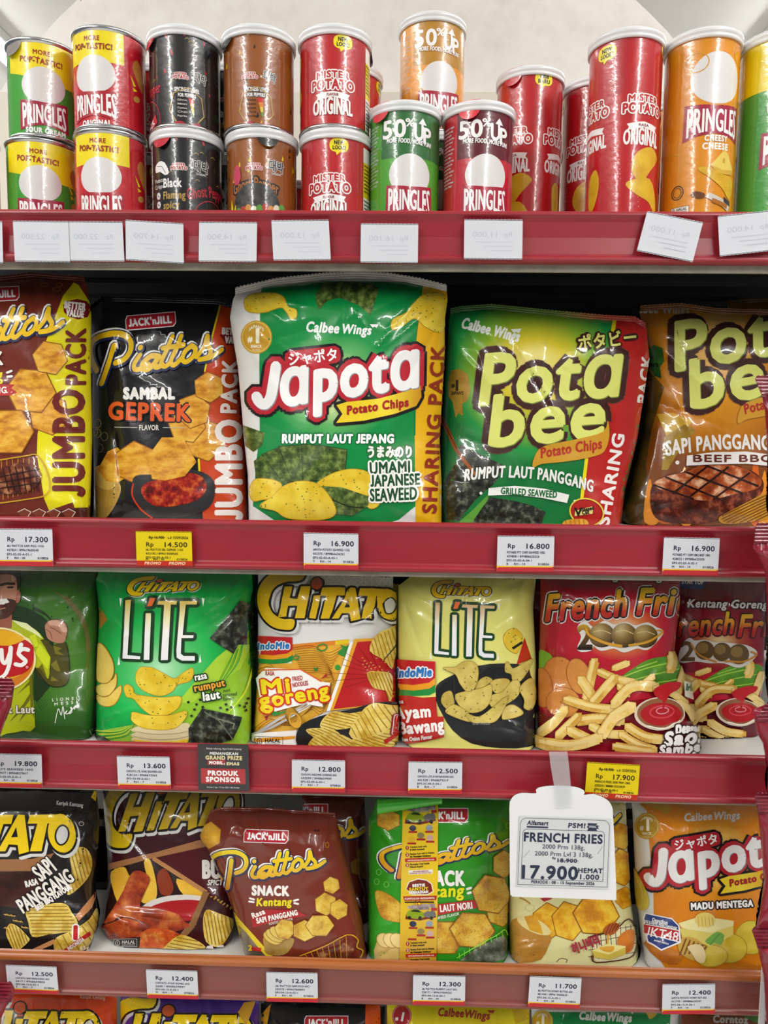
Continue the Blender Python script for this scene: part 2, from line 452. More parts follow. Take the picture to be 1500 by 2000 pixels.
# ceiling tube lamps: housing + glowing tube
def emis(c, s):
    m, nt, b = _new('glowing_tube'); b.inputs['Base Color'].default_value = lin(c); b.inputs['Emission Color'].default_value = lin(c); b.inputs['Emission Strength'].default_value = s; return m
M_TUBE = emis('#fffdf6', 30.0)
M_HOUS = flat('#e9e9e6', 'matte')
for i, tx in enumerate(TUBE_X):
    for j, y0 in enumerate((-2.65, -1.25, 0.15, 1.55, 2.95)):
        t = empty('ceiling_lamp', (tx, y0, CEIL)); tag(t, 'long white tube lamp on the ceiling, %s row above the shelf' % ('first' if i == 0 else 'second'), 'lamp', 'tube lamps in the %s ceiling row' % ('first' if i == 0 else 'second'))
        boxes('housing', [(-0.05, 0.05, -0.62, 0.62, -0.035, -0.0005)], M_HOUS, t, bevel=0.004)
        V, F = [], []
        for k in range(12):
            a = k*math.pi/6; V += [(0.014*math.cos(a), -0.6, -0.052+0.014*math.sin(a)), (0.014*math.cos(a), 0.6, -0.052+0.014*math.sin(a))]
        F = [(2*k, 2*k+1, (2*k+3) % 24, (2*k+2) % 24) for k in range(12)]+[tuple(range(0, 24, 2)), tuple(range(1, 24, 2))]
        link('tube', pymesh('tube', V, F, M_TUBE, smooth=True), t)

# gondola back and sides
bk = boxes('gondola_back', [(X0, X1, YB, YB+0.012, 0.1, ZR[0][0]-0.012)], M_DARK); tag(bk, 'dark metal back sheet of the shelf unit behind the snack bags', 'shelf back')
for k in range(3):
    zt = ZR[k][1]
    boxes('stiffener', [(X0, X1, YB-0.014-0.004*i, YB-0.0002, zt-0.024-0.030*i, zt-0.016-0.030*i) for i in range(3)], uvless('dark_ridge', '#34363a', 'back', 0, 20, '#2e3033'), bk)
for k, zz in enumerate(ZR):
    sh = empty('shelf', (0, 0, DECK[k]))
    tag(sh, ['top shelf carrying the crisp cans', 'second shelf from the top carrying the large jumbo snack bags', 'third shelf carrying the bag with chips and melted sauce pots', 'fourth shelf from the top, carrying the leaning brown bag', 'lowest shelf under the bags cut off by the frame'][k], 'shelf')
    dz = DECK[k]
    boxes('deck', [(X0, X1, 0.006, YB-0.0005, -0.012, 0)], M_DECK, sh)
    if k == 0: boxes('underside', [(X0, X1, 0.016, YB-0.001, -0.016, -0.0122)]+[(X0, X1, y, y+0.012, -0.022, -0.0155) for y in (0.10, 0.19, 0.29, 0.36)], uvless('dark_underside', '#36383c', 'rail', 0, 20, '#303236'), sh)
    boxes('deck_edge', [(X0, X1, 0.0075, 0.013, zz[1]-dz-0.006, -0.0125)], M_EDGE, sh, bevel=0.001)
    h = zz[0]-zz[1]
    # rail: C-shaped strip with rounded upper and lower lips
    prof = []
    for a in range(0, 181, 20): prof.append((0.001+0.004*(1-math.cos(math.radians(a)))/1.0-0.004, -0.004+0.004*math.sin(math.radians(a))))
    top = [(y, z+h) for y, z in prof]
    bot = [(0.005-0.001, 0.0), (0.002, 0.0)]
    lo = []
    for a in range(0, 181, 20): lo.append((-0.0005-0.0035*math.sin(math.radians(a)), 0.0035-0.0035*math.cos(math.radians(a))))
    pr = [(-0.003, h-0.004)]+top[1:]+[(0.0055, 0.0)]+lo+[(0.0002, 0.009), (0.0012, h*0.5), (0.0002, h-0.010), (-0.001, h-0.007)]
    pr = [(y, z+zz[1]-dz) for y, z in pr]
    rl = empty('price_rail', (0, 0, dz)); tag(rl, ['red price rail of the top shelf, covered with blank papers', 'red price rail under the jumbo bags', 'red price rail with the black prize card and the taped sign', 'brownish price rail with an orange upper lip', 'price rail of the lowest shelf, below the frame'][k], 'price rail')
    extrude_x('rail_strip', pr, X0, X1, M_RAIL if k < 3 else M_RAIL4, rl)
    if k == 3:
        extrude_x('rail_lip', [(y-0.0006, z+zz[1]-dz+0.0006) for y, z in [(-0.003, h-0.0065)]+top+[(0.006, h-0.003), (0.005, h+0.0003)]], X0, X1, M_LIPO, rl)
# arched header board and white panel above the top shelf
rc = P(685, 677, YB+0.03); Rb = (P(685+830, 677, YB+0.03)-rc)[0]
n = 64; zb = ZR[0][0]-0.02
pts = [(rc[0]+Rb*math.sin(a), rc[2]+Rb*math.cos(a)) for a in np.linspace(-1.5, 1.5, n)]
pts = [(x, max(z, zb)) for x, z in pts]
pts = [pts[0]]+[p for p in pts]+[pts[-1]]
pts[0] = (pts[1][0], zb); pts[-1] = (pts[-2][0], zb)
V = [(x, YB+0.02, z) for x, z in pts]+[(x, YB+0.032, z) for x, z in pts]; m_ = len(pts)
F = [tuple(range(m_)), tuple(range(m_, 2*m_))[::-1]]+[(i, i+m_, (i+1) % m_+m_, (i+1) % m_) for i in range(m_)]
def concrete():
    m, nt, b = _new('pale_concrete_print'); finish(nt, b, 'back'); b.inputs['Roughness'].default_value = 0.7
    tc = N(nt, 'ShaderNodeTexCoord'); n1 = N(nt, 'ShaderNodeTexNoise'); n1.inputs['Scale'].default_value = 14; n1.inputs['Detail'].default_value = 8; n1.inputs['Roughness'].default_value = 0.65
    nt.links.new(tc.outputs['Object'], n1.inputs['Vector'])
    r = _ramp(nt, [(0.3, '#d6d0c9'), (0.5, '#e2ddd7'), (0.72, '#ebe7e2')]); nt.links.new(n1.outputs['Fac'], r.inputs[0])
    vo = N(nt, 'ShaderNodeTexVoronoi'); vo.inputs['Scale'].default_value = 22; nt.links.new(tc.outputs['Object'], vo.inputs['Vector'])
    n2 = N(nt, 'ShaderNodeTexNoise'); n2.inputs['Scale'].default_value = 9; nt.links.new(tc.outputs['Object'], n2.inputs['Vector'])
    th = N(nt, 'ShaderNodeMapRange'); th.inputs[1].default_value = 0.46; th.inputs[2].default_value = 0.66; th.inputs[3].default_value = 0.0; th.inputs[4].default_value = 0.13
    nt.links.new(n2.outputs['Fac'], th.inputs[0])
    lt = N(nt, 'ShaderNodeMath', operation='LESS_THAN'); nt.links.new(vo.outputs['Distance'], lt.inputs[0]); nt.links.new(th.outputs[0], lt.inputs[1])
    mx = N(nt, 'ShaderNodeMix', data_type='RGBA'); nt.links.new(lt.outputs[0], mx.inputs[0]); nt.links.new(r.outputs[0], mx.inputs[6]); mx.inputs[7].default_value = lin('#8d8378')
    nt.links.new(mx.outputs[2], b.inputs['Base Color']); return m
hb = link('header_board', pymesh('header_board', V, F, concrete())); tag(hb, 'pale concrete-look board with a round top behind the crisp cans', 'display board')
zs = P(840, 183, YB+0.02)[2]
boxes('lower_band', [(X0, X1, YB+0.014, YB+0.0195, zb, zs)], uvless('beige_band', '#d9d2c6', 'back', 0, 12, '#d3ccc0'), hb)

# ------------------------------------------------------------------ snack bags
def pl(pts):
    a = np.asarray(sorted(pts), float); return lambda v: np.interp(v, a[:, 0], a[:, 1])
class Bag:
    def __init__(s, L, R, Tp, Bt, row, Y=0.05, T=0.034, lean=0.02, seed=1, wr=1.0, tt=0.20, p=2.6, q=0.62, bot=0.92, creases=(), step=5.5, bow=0.0, kw_rest=True):
        s.xl, s.xr, s.yt, s.yb = pl(L), pl(R), pl(Tp), pl(Bt)
        s.Y, s.T, s.lean, s.tt, s.p, s.q, s.bot, s.step = Y, T, lean, tt, p, q, bot, step
        s.deck = DECK[row]; s.row = row
        s.x0, s.x1 = min(x for _, x in L), max(x for _, x in R); s.y0, s.y1 = min(y for _, y in Tp), max(y for _, y in Bt)
        # the front fold at the bottom rests on the shelf: never draw the outline lower than that
        bx = np.linspace(s.x0, s.x1, 9); by = s.yb(bx).astype(float); yf = np.full(9, Y-T*bot*0.9); lim = by.copy()
        for _ in range(6):
            z0 = at_y(np.stack([bx, lim], 1), yf)[:, 2]; z1 = at_y(np.stack([bx, lim+10], 1), yf)[:, 2]; lim = lim+(s.deck-0.001-z0)/(z1-z0)*10
        if kw_rest: by = np.minimum(by, lim); s.yb = pl(list(zip(bx, by))); s.y1 = by.max()
        rnd = random.Random(seed); W, H = s.x1-s.x0, s.y1-s.y0
        s.cr = []
        xa, xb, ya, yb = s.x0, s.x1, s.y0, s.y1
        for (cx, a0, a1) in ((xa+6, 15, 75), (xb-6, 105, 165)):
            for _ in range(9):
                s.cr.append((cx+rnd.uniform(-8, 8), ya+rnd.uniform(5, 0.2*H), rnd.uniform(a0, a1), rnd.uniform(5, 12), rnd.uniform(40, 0.34*W), rnd.uniform(0.5, 1.6)*rnd.choice((1, -1)), 0))
        for _ in range(16):   # pleats below the top seal
            s.cr.append((rnd.uniform(xa+10, xb-10), ya+rnd.uniform(0, 12), rnd.uniform(70, 110), rnd.uniform(4, 11), rnd.uniform(30, 0.22*H), rnd.uniform(0.4, 1.3)*rnd.choice((1, -1)), 0))
        for _ in range(10):   # bottom corner puckers
            sx = rnd.choice((0, 1)); s.cr.append(((xa+4, xb-4)[sx], yb-rnd.uniform(4, 0.2*H), (rnd.uniform(-60, -5), rnd.uniform(185, 240))[sx], rnd.uniform(5, 12), rnd.uniform(40, 0.25*W), rnd.uniform(0.4, 1.1)*rnd.choice((1, -1)), 0))
        for _ in range(9):    # side dents
            sx = rnd.choice((0, 1)); s.cr.append(((xa, xb)[sx], rnd.uniform(ya+0.25*H, yb-0.2*H), (rnd.uniform(-40, 40), rnd.uniform(140, 220))[sx], rnd.uniform(6, 14), rnd.uniform(40, 0.25*W), rnd.uniform(0.4, 1.2)*rnd.choice((1, -1)), 0))
        for _ in range(5):    # faint long folds over the face
            s.cr.append((rnd.uniform(xa, xb), rnd.uniform(ya, yb), rnd.uniform(0, 180), rnd.uniform(6, 12), rnd.uniform(80, 160), rnd.uniform(0.15, 0.4)*rnd.choice((1, -1)), 1))
        s.cr += list(creases)
        s.wr = wr*1.5; s.ph = [rnd.uniform(0, 6.28) for _ in range(8)]
        s.A = Art(); s.A._put(np.array([[[xa, ya], [xb, ya], [xb, yb]], [[xa, ya], [xb, yb], [xa, yb]]], float), '#888888', 0)
    def base(s, mat):
        s.A.floor = 0
        t, _, l, lo, hi = s.A.g[0]; s.A.g[0] = (t, flat(mat) if isinstance(mat, str) else mat, 0, np.array([1e9, 1e9]), np.array([-1e9, -1e9]))
    def st(s, p):
        x, y = p[:, 0], p[:, 1]; l, r = s.xl(y), s.xr(y); a, b = s.yt(x), s.yb(x)
        return np.clip((x-l)/np.maximum(r-l, 1), 0, 1), np.clip((y-a)/np.maximum(b-a, 1), 0, 1)
    def prof(s, p):
        u, t = s.st(p)
        f1 = np.maximum(1-np.abs(2*u-1)**s.p, 1e-4)**s.q; f2 = np.maximum(1-np.abs(2*u-1)**9, 1e-4)**0.4
        m = np.clip((t-0.5)/0.42, 0, 1); m = m*m*(3-2*m); fx = f1*(1-m)+f2*m
        k = np.clip(t/s.tt, 0, 1); ft = (1-(1-k)**2+1e-4)**0.8
        j = np.clip((t-0.86)/0.14, 0, 1); ft = ft*(1-(1-s.bot)*j**2)
        return fx, ft, u, t
    def off(s, p):
        fx, ft, u, t = s.prof(p)
        o = s.T*fx*ft
        x, y = p[:, 0], p[:, 1]; w = np.zeros(len(p))
        for (cx, cy, a, wd, ln, am, both) in s.cr:
            ca, sa = math.cos(math.radians(a)), math.sin(math.radians(a))
            d = -(x-cx)*sa+(y-cy)*ca; e = (x-cx)*ca+(y-cy)*sa
            along = np.exp(-(np.maximum(e, 0)/ln)**2)*np.where(e < 0, np.exp(-(e/(ln if both else 14))**2), 1)
            w += am*0.001*np.exp(-np.abs(d/wd)**1.5)*along
        H = s.y1-s.y0; f = s.ph
        w += 0.0007*np.sin(x/23+f[0]+1.3*np.sin(y/41+f[1]))*np.sin(y/31+f[2]+1.2*np.sin(x/37+f[3]))+0.0010*np.sin(x/57+f[4])*np.sin(y/71+f[5])
        edge = np.minimum(1, fx*1.3)*np.minimum(1, 0.25+ft)
        return o+s.wr*w*edge
    def world(s, p, side=0):
        _, _, u, t = s.prof(p) if side == 0 else s.prof(p)
        y = s.Y+s.lean*(1-t)
        if side == 0: y = y-s.off(p)
        w = at_y(p, y)
        if side:
            fx, ft, u, t = s.prof(p); w[:, 1] += s.T*0.8*fx*ft
        w[:, 2] = np.maximum(w[:, 2], s.deck+0.0012)
        return w
    def clampf(s, p):
        x, y = p[:, 0].copy(), p[:, 1].copy()
        for _ in range(2):
            x = np.clip(x, s.xl(y), s.xr(y)); y = np.clip(y, s.yt(x), s.yb(x))
        return np.stack([x, y], 1)
    def surf(s, p, side=0):
        w = s.world(p, side); d = 1.2
        ex = s.world(p+[d, 0], side)-s.world(p-[d, 0], side); ey = s.world(p+[0, d], side)-s.world(p-[0, d], side)
        n = np.cross(ex, -ey); n = np.cross(ey, ex)
        n /= np.maximum(np.linalg.norm(n, axis=1, keepdims=True), 1e-12)
        f = ((CAM[None]-w)*n).sum(1, keepdims=True)   # the front skin faces the aisle, the back skin the shelf
        n *= np.where(f < 0, -1, 1)
        if side: n = -n
        return w, n
    def build(s, name, label, group=None, cat='snack bag', seal=None, sealh=13, zig=7, sealrow=None):
        cxm = (s.x0+s.x1)/2
        o3 = at_y(np.array([[cxm, s.y1]]), np.array([s.Y]))[0]; org = np.array([o3[0], s.Y, s.deck])
        e = empty(name, org); tag(e, label, cat, group); s.org = org; s.e = e
        me = lay(s.A, s.step, s.step, s.clampf, s.surf, lambda p: s.surf(p, 1), org)
        link('film', me, e)
        zmin = min(v.co.z for v in me.vertices)
        if zmin > 0.003: print('BAG floats', name, label[:30], round(zmin, 4))
        if seal is None and not getattr(s, 'noseal', False): seal = s.A.g[0][1]; sealh = 9
        if seal is not None:
            xs = np.arange(s.x0, s.x1+0.1, zig/2.0); xs = xs[(xs >= s.xl(s.yt(xs))-1) & (xs <= s.xr(s.yt(xs))+1)]
            up = [(x, s.yt(x)-sealh-(2.2 if i % 2 else 0)) for i, x in enumerate(xs)]; dn = [(x, s.yt(x)+1.0) for x in xs[::-1]]
            A = Art(); A.poly(up+dn, seal, layer=0)
            def sf(p):
                y = s.Y+s.lean+0.0012*np.sin(p[:, 0]/19.0+s.ph[6])+0.0008*np.sin(p[:, 0]/7.3+s.ph[7])-0.0006
                w = at_y(p, y); k = (p[:, 1]-s.yt(p[:, 0]))
                n = np.stack([0.12*np.cos(p[:, 0]/7.3), np.full(len(p), -1.0), 0.1+0.45*np.sin(k*2*np.pi/4.2)], 1); n /= np.linalg.norm(n, axis=1, keepdims=True)
                return w, n
            def sb(p):
                w, n = sf(p); w = w.copy(); w[:, 1] += 0.0009; return w, -n
            link('top_seal', lay(A, 2.1, s.step, lambda p: p, sf, sb, org, 'top_seal'), e)
        return e
# ------------------------------------------------------------------ lettering and food pictures that several bags share
def sub(A, src, dst, crop):
    """print space for a logo: three logo points -> three points of a photo crop (ox, oy, scale)"""
    ox, oy, k = crop
    B = Art(); B.g = A.g; B.fin = A.fin
    return B.affine(src, [(ox+x/k, oy+y/k) for x, y in dst])
Z5, Z6, Z7, Z8 = (0, 520, 3.125), (440, 520, 3.3333), (840, 560, 3.409), (1180, 560, 3.572)
R1, R2, R3, R4, R5 = (0, 1100, 4.346), (170, 1100, 4.347), (480, 1100, 4.348), (760, 1100, 4.348), (1020, 1100, 3.125)
Q1, Q2, Q3, Q4, Q5 = (0, 1530, 3.125), (380, 1530, 3.947), (700, 1530, 3.75), (970, 1530, 4.65), (1200, 1530, 4.257)
def pxy(crop, x, y): return crop[0]+x/crop[2], crop[1]+y/crop[2]
def gcrop(stops, crop, x0, y0, x1, y1, **k): return grad(stops, *pxy(crop, x0, y0), *pxy(crop, x1, y1), **k)
def rcrop(stops, crop, x, y, rx, ry=None, **k): return radial(stops, *pxy(crop, x, y), rx/crop[2], (ry or rx)/crop[2], **k)

PIA = [[(208,735),(165,680),(138,615),(150,562),(225,532),(320,528),(385,560),(402,615),(375,665),(322,688)], [(288,590),(276,690),(258,805)],
       [(470,640),(445,690),(458,722),(500,715),(540,690)], [(590,645),(545,645),(505,680),(500,710),(535,720),(575,690),(598,645),(580,690),(600,705),(630,690)],
       [(660,535),(640,610),(622,680),(650,700),(680,680)], [(718,530),(700,610),(684,670),(710,690),(750,650)], [(612,598),(745,578)],
       [(800,580),(765,610),(755,655),(785,670),(822,640),(828,598),(800,580)], [(845,640),(880,585),(888,525),(900,570),(930,605),(920,640),(868,655)], [(868,655),(940,640),(1000,598)]]
def piattos(A, dst, crop, yel=None):
    B = sub(A, [(130,590), (1000,600), (258,810)], dst, crop)
    yel = yel or '#f0c419'
    for w, m, dx, dy in ((58, '#f4f2ee', -7, -3), (56, '#1d2a52', 2, 5), (33, yel, 0, 0)):
        lay_ = 1+max(g[2] for g in A.g)
        for s in PIA: B.line(np.array(s)+[dx, dy], w*(0.86 if len(s) != 10 and s is not PIA[1] else 1), m, smooth=6, layer=lay_)
        B.ell(462+dx, 598+dy, w/2, w/2, m, layer=lay_)
def jacknjill(A, x, y, w, rot=0):
    h = w*0.27; c, s = math.cos(math.radians(rot)), math.sin(math.radians(rot))
    def R(pts): return [(x+a*c-b*s, y+a*s+b*c) for a, b in pts]
    q = [(-w*.46, -h*.5), (w*.5, -h*.5), (w*.5, h*.25), (w*.44, h*.5), (-w*.5, h*.5), (-w*.5, -h*.2)]
    A.poly(R([(a*1.03, b*1.14) for a, b in q]), '#f3eeee'); A.poly(R(q), '#b5202f')
    A.text("JACK'nJILL", x-s*-h*.28, y+h*.28*c, h*.56, '#ffffff', w=w*.86, rot=rot, bold=h*.045)
CHI = {'C': [(505,72),(380,70),(270,90),(175,150),(132,250),(135,370),(180,470),(255,540),(350,562),(412,552),(425,480),(350,475),(290,450),(240,400),(220,320),(240,250),(290,200),(370,178),(488,165)],
       'H1': [(345,215),(412,215),(388,305),(455,305),(480,215),(555,215),(505,465),(430,465),(450,360),(378,360),(360,455),(298,455)],
       'i': [(580,283),(642,283),(600,465),(540,465)], 'T': [(660,225),(848,225),(832,285),(775,285),(715,465),(640,465),(690,285),(640,285)],
       'A': [(880,225),(928,228),(962,470),(890,488),(880,425),(815,420),(792,465),(735,465)], 'T2': [(965,228),(1160,228),(1142,284),(1092,284),(1052,468),(968,468),(1020,284),(950,284)]}
def chitato(A, dst, crop, fill='#f2cf12', silver=True, dotc='#c4552a', trim='#1a1513'):
    B = sub(A, [(130,330), (1290,340), (350,560)], dst, crop)
    O = [(1195+98*math.cos(a)+14*math.sin(a), 352+128*math.sin(a)) for a in np.linspace(0, 6.283, 29)[:-1]]
    polys = [spline(CHI['C'], 3, True)]+[np.array(CHI[k]) for k in ('H1', 'i', 'T', 'A', 'T2')]+[np.array(O)]
    if silver: B.hull(polys, 17, '#d9d9d6', shift=(16, 20))
    l = B.hull(polys, 17, trim)
    l = 1+l
    for p in polys: B.poly(p, fill, layer=l)
    B.ell(612, 195, 62, 58, trim, layer=l); B.ell(610, 195, 50, 46, dotc, layer=l+1)
    B.poly([(868,305),(880,372),(832,374)], trim, layer=l+1); B.ell(1197, 362, 46, 66, '#d9d9d6' if silver else trim, rot=8, layer=l+1)
    B.ring(1197, 362, 46, 66, 12, trim, rot=8, layer=l+2)
LIT = [[(335,315),(380,313),(352,780),(460,790),(458,815),(310,808)], [(505,425),(550,425),(535,820),(488,820)],
       [(612,320),(770,320),(762,350),(715,350),(690,820),(632,822),(660,352),(600,350)],
       [(790,322),(940,322),(935,350),(840,350),(815,610),(908,612),(905,635),(805,635),(800,765),(825,785),(918,785),(918,825),(810,825),(765,800),(762,740),(790,400)]]
def lite(A, dst, crop, fill):
    B = sub(A, [(330,315), (940,322), (310,810)], dst, crop)
    dot = np.array([(540,298),(590,300),(560,365),(515,368)])
    for x, y, d in ((285,330,1), (985,330,1), (270,830,-1), (960,810,-1)): B.poly([(x-10, y-35*d), (x+12, y-30*d), (x, y+40*d)], '#f4f4ee')
    B.hull([np.array(p) for p in LIT]+[dot], 26, '#17401f')
    l = 1+max(g[2] for g in A.g)
    for p in LIT: B.poly(p, fill, layer=l)
    B.poly(dot, '#df6a2b', layer=l)
def japota(A, src, dst, crop, full=True):
    B = sub(A, src, dst, crop)
    J = spline([(332,652),(316,760),(298,855),(262,900),(225,882),(208,848)], 5)
    kat = np.array([(420,585),(715,552),(722,598),(430,645)]); rib = np.array([(725,905),(790,884),(1000,862),(1180,812),(1268,778),(1274,850),(1240,910),(1100,962),(900,1006),(722,1022),(764,962)])
    t = dict(x=806, y=842, h=298, w=880, rot=-8.2, shear=0.16)
    base = 1+max(g[2] for g in A.g)
    for i, (r, m) in enumerate(((58, '#1a1516'), (40, '#b92533'))):
        B.text('ɑpotɑ', t['x'], t['y'], t['h'], m, w=t['w'], rot=t['rot'], shear=t['shear'], bold=r+8, layer=base+i)
        B.line(J, 74+2*(r-8), m, layer=base+i); B.hull([kat], r-8, m, layer=base+i)
        if i == 0: B.hull([rib], 20, m, layer=base)
    B.poly(rib, gcrop([(0, '#e8c81c'), (0.6, '#f2dc3a'), (1, '#c98a1a')], crop, 725, 0, 1275, 0) if full else '#d8b820', layer=base+2)
    B.line(J+[5, 6], 70, '#8f9296', layer=base+2); B.text('ɑpotɑ', t['x']+5, t['y']+6, t['h'], '#8f9296', w=t['w'], rot=t['rot'], shear=t['shear'], bold=15, layer=base+2)
    B.line(J, 68, '#f4f4f4', layer=base+3); B.text('ɑpotɑ', t['x'], t['y'], t['h'], '#f4f4f4', w=t['w'], rot=t['rot'], shear=t['shear'], bold=15, layer=base+3)
    B.text('ジャポタ', 575, 625, 66, '#ffffff', w=310, rot=-6, bold=3, layer=base+3)
    B.text('Potato Chips', 992, 938, 56, '#a82427', w=395, rot=-8, shear=0.15, bold=5, layer=base+4)
def potabee(A, src, dst, crop, edge='#3f211c'):
    B = sub(A, src, dst, crop)
    base = 1+max(g[2] for g in A.g)
    W = [('Potɑ', 787, 752, 345, 905, -4.0), ('bee', 768, 1030, 348, 745, -4.5)]
    for i, (r, m) in enumerate(((58, '#6d4438'), (54, edge))):
        for tx, x, y, h, w, ro in W: B.text(tx, x, y, h, m, w=w, rot=ro, shear=0.2, bold=r, layer=base+i)
    for dx, dy, m in ((5, 6, '#7c8a3a'), (0, 0, '#d9df74')):
        for tx, x, y, h, w, ro in W: B.text(tx, x+dx, y+dy, h, m, w=w, rot=ro, shear=0.2, bold=13, layer=base+2+(dx == 0))
    B.poly([(682,1205),(695,1130),(760,1060),(1000,1010),(1150,965),(1180,890),(1190,990),(1160,1090),(1090,1130),(900,1165),(740,1180)], '#c9952a', smooth=3)
    B.text('Potato Chips', 938, 1108, 70, '#b23225', w=405, rot=-9, shear=0.15, bold=4)
def award(A, x, y, r, gold='#c99a2c', txt='#f6eed2'):
    A.ell(x, y, r, r*1.06, gold); A.ring(x, y, r*.9, r*.95, r*.05, '#e6c866')
    A.text('1', x+r*.08, y+r*.34, r*.92, txt, bold=r*.07); A.text('#', x-r*.4, y+r*.3, r*.36, txt, bold=r*.03)
    A.text("JAPAN'S", x, y-r*.58, r*.2, txt, w=r*.95, arc=r*.22, bold=r*.012); A.text('SNACK', x, y+r*.68, r*.2, txt, w=r*.7, bold=r*.012); A.text('MAKER', x, y+r*.88, r*.11, txt, w=r*.5)
HEXC = lambda: mottled('#b8721a', '#d99a2c', 34, lo=0.36, hi=0.62, c3='#e6b445', detail=6, stretch=(1, 1.8))
HEXG = lambda: mottled('#b5791f', '#d2a232', 34, lo=0.36, hi=0.62, c3='#dcb84a', detail=6, speck='#5d6b22', speck_scale=260, speck_size=0.20)
CHIPS = lambda: mottled('#d8b423', '#e6cd45', 26, lo=0.4, hi=0.62, detail=4, speck='#6d7326', speck_scale=120, speck_size=0.17)
RIPP = lambda: mottled('#c39a2e', '#dcc05a', 30, lo=0.38, hi=0.64, c3='#e6d47a')
NORI = lambda: mottled('#141712', '#2c3126', 70, lo=0.38, hi=0.66, c3='#6a7061', detail=6)
NORIG = lambda: mottled('#2c3d18', '#4a5f27', 70, lo=0.36, hi=0.64, c3='#7d8f4a', detail=6)
MEAT = lambda: mottled('#3d1912', '#6e3220', 45, lo=0.36, hi=0.68, c3='#b9825a', detail=6)
def hexchip(A, x, y, r, rot=0, sq=1.0, mat=None, edge='#8f5412', sides=6):
    a = np.radians(np.arange(sides)*360/sides+rot); p = np.stack([x+r*np.cos(a), y+r*sq*np.sin(a)], 1)
    l = A.hull([p], r*.05, edge); A.poly(p, mat or HEXC(), layer=l+1)
def ripple(A, pts, nl=9, ang=90, mat=None, dark='#9a7622', w=6):
    """ridged crisp: outline plus ridges that run at ang degrees"""
    p = A.poly(pts, mat or RIPP(), smooth=3); c = p.mean(0); q = math.radians(ang); d = np.array([math.cos(q), math.sin(q)]); n = np.array([-d[1], d[0]])
    s = (p-c)@n; lo, hi = s.min(), s.max(); tr = []
    for k in range(1, nl):
        v = lo+(hi-lo)*k/nl; e = np.roll(p, -1, 0); sa, sb = (p-c)@n-v, (e-c)@n-v; h = np.nonzero(sa*sb < 0)[0]
        if len(h) < 2: continue
        f = sa[h]/(sa[h]-sb[h]); X = p[h]+(e[h]-p[h])*f[:, None]; u = (X-c)@d; i, j = u.argmin(), u.argmax()
        a, b = X[i]+(X[j]-X[i])*.06, X[i]+(X[j]-X[i])*.94
        tr.append(thick(np.array([[a, b]]), w/2, 6))
    if tr: A._put(np.concatenate(tr), dark)
def potatochip(A, pts, mat=None, edge='#b98e1c', ew=4):
    p = spline(pts, 5, True); l = A.hull([p], ew, edge); A.poly(p, mat or CHIPS(), layer=l+1)
def sheet(A, pts, mat): A.poly(pts, mat)

# ------------------------------------------------------------------ second shelf: jumbo bags
# brown bag with the yellow side, cut by the frame's edge
b = Bag(L=[(530,-150),(1030,-150)], R=[(540,163),(560,170),(615,178),(720,177),(860,180),(990,176),(1030,176)], Tp=[(-150,546),(0,548),(60,541),(120,546),(165,549),(180,560)], Bt=[(-150,1026),(180,1026)], row=1, Y=0.052, T=0.036, seed=11)
b.base('#6f2a1c'); A = b.A.crop(*Z5)
A.poly([(450,100),(480,115),(560,240),(570,1480),(455,1475),(445,1440),(300,1490),(270,1420),(225,1150),(230,1020),(285,800),(280,460),(340,300),(385,180)], '#e2d80f')
A.poly([(300,1500),(455,1475),(560,1470),(560,1560),(300,1560)], '#4d1d15')
for x, y, r in ((270,115,22), (345,142,24), (362,115,20)): A.ring(x, y, r, r*.5, 4, '#b06a35')
jacknjill(A, -30, 172, 290, -3)
for a_ in ((380,545,96,15), (190,755,130,5), (290,910,130,40)): pass
hexchip(A, 300, 905, 125, 20, 1.0); hexchip(A, 190, 760, 150, 5, 0.95); hexchip(A, 305, 560, 105, 10, 1.0); hexchip(A, 60, 1010, 145, 0, 1.0); hexchip(A, -150, 1050, 160, 25)
A.text('JUMBO', 508, 1080, 190, '#6b1f17', w=640, rot=-90, bold=9); A.text('PACK', 517, 552, 120, '#6b1f17', w=335, rot=-90, bold=7)
A.poly([(385,240),(405,215),(470,200),(530,215),(555,260),(535,310),(480,325),(420,310),(390,280)], '#7a1a1c'); A.text('BETTER', 455, 262, 42, '#f3ece4', w=125, rot=6, bold=4); A.text('VALUE', 455, 308, 42, '#f3ece4', w=105, rot=6, bold=4)
piattos(A, [(-408,312), (382,347), (-343,552)], Z5)
A.text('SNACK', -120, 600, 80, '#f5f2ea', w=280, bold=6); A.text('Kentang', -110, 700, 70, '#e9d81a', w=250, bold=4, rot=-3)
A.poly([(-200,720),(90,722),(70,745),(108,770),(60,790),(-200,800)], '#b5221f'); A.text('SAPI PANGGANG', -150, 775, 40, '#f5f2ea', w=380, bold=2)
A.line([(45,650),(72,640)], 14, '#f5f2ea'); A.line([(48,675),(74,672)], 14, '#f5f2ea')
for k in range(9): A.line([(-60+k*34, 1185-k*2), (-40+k*30, 1440-k*8)], 4, '#c79a2a')
A.line([(-100,1200),(150,1160),(235,1160),(300,1290),(290,1390),(180,1420),(-100,1460)], 8, '#c79a2a', smooth=4)
A.poly([(-120,1330),(0,1240),(120,1200),(220,1225),(255,1290),(190,1370),(60,1390),(-60,1370)], MEAT(), smooth=4)
for k in range(6): A.line([(20+k*40,1225),(60+k*35,1375)], 7, '#2c120d')
for k in range(3): A.line([(-20,1290+k*35),(245,1240+k*40)], 6, '#2c120d')
for k in range(4): A.poly([(110+k*90,1500),(150+k*90,1480),(190+k*90,1500),(170+k*90,1530),(130+k*90,1530)], '#7a3a2a'); A.line([(110+k*90,1500),(150+k*90,1480),(190+k*90,1500),(170+k*90,1530)], 4, '#e8dccb')
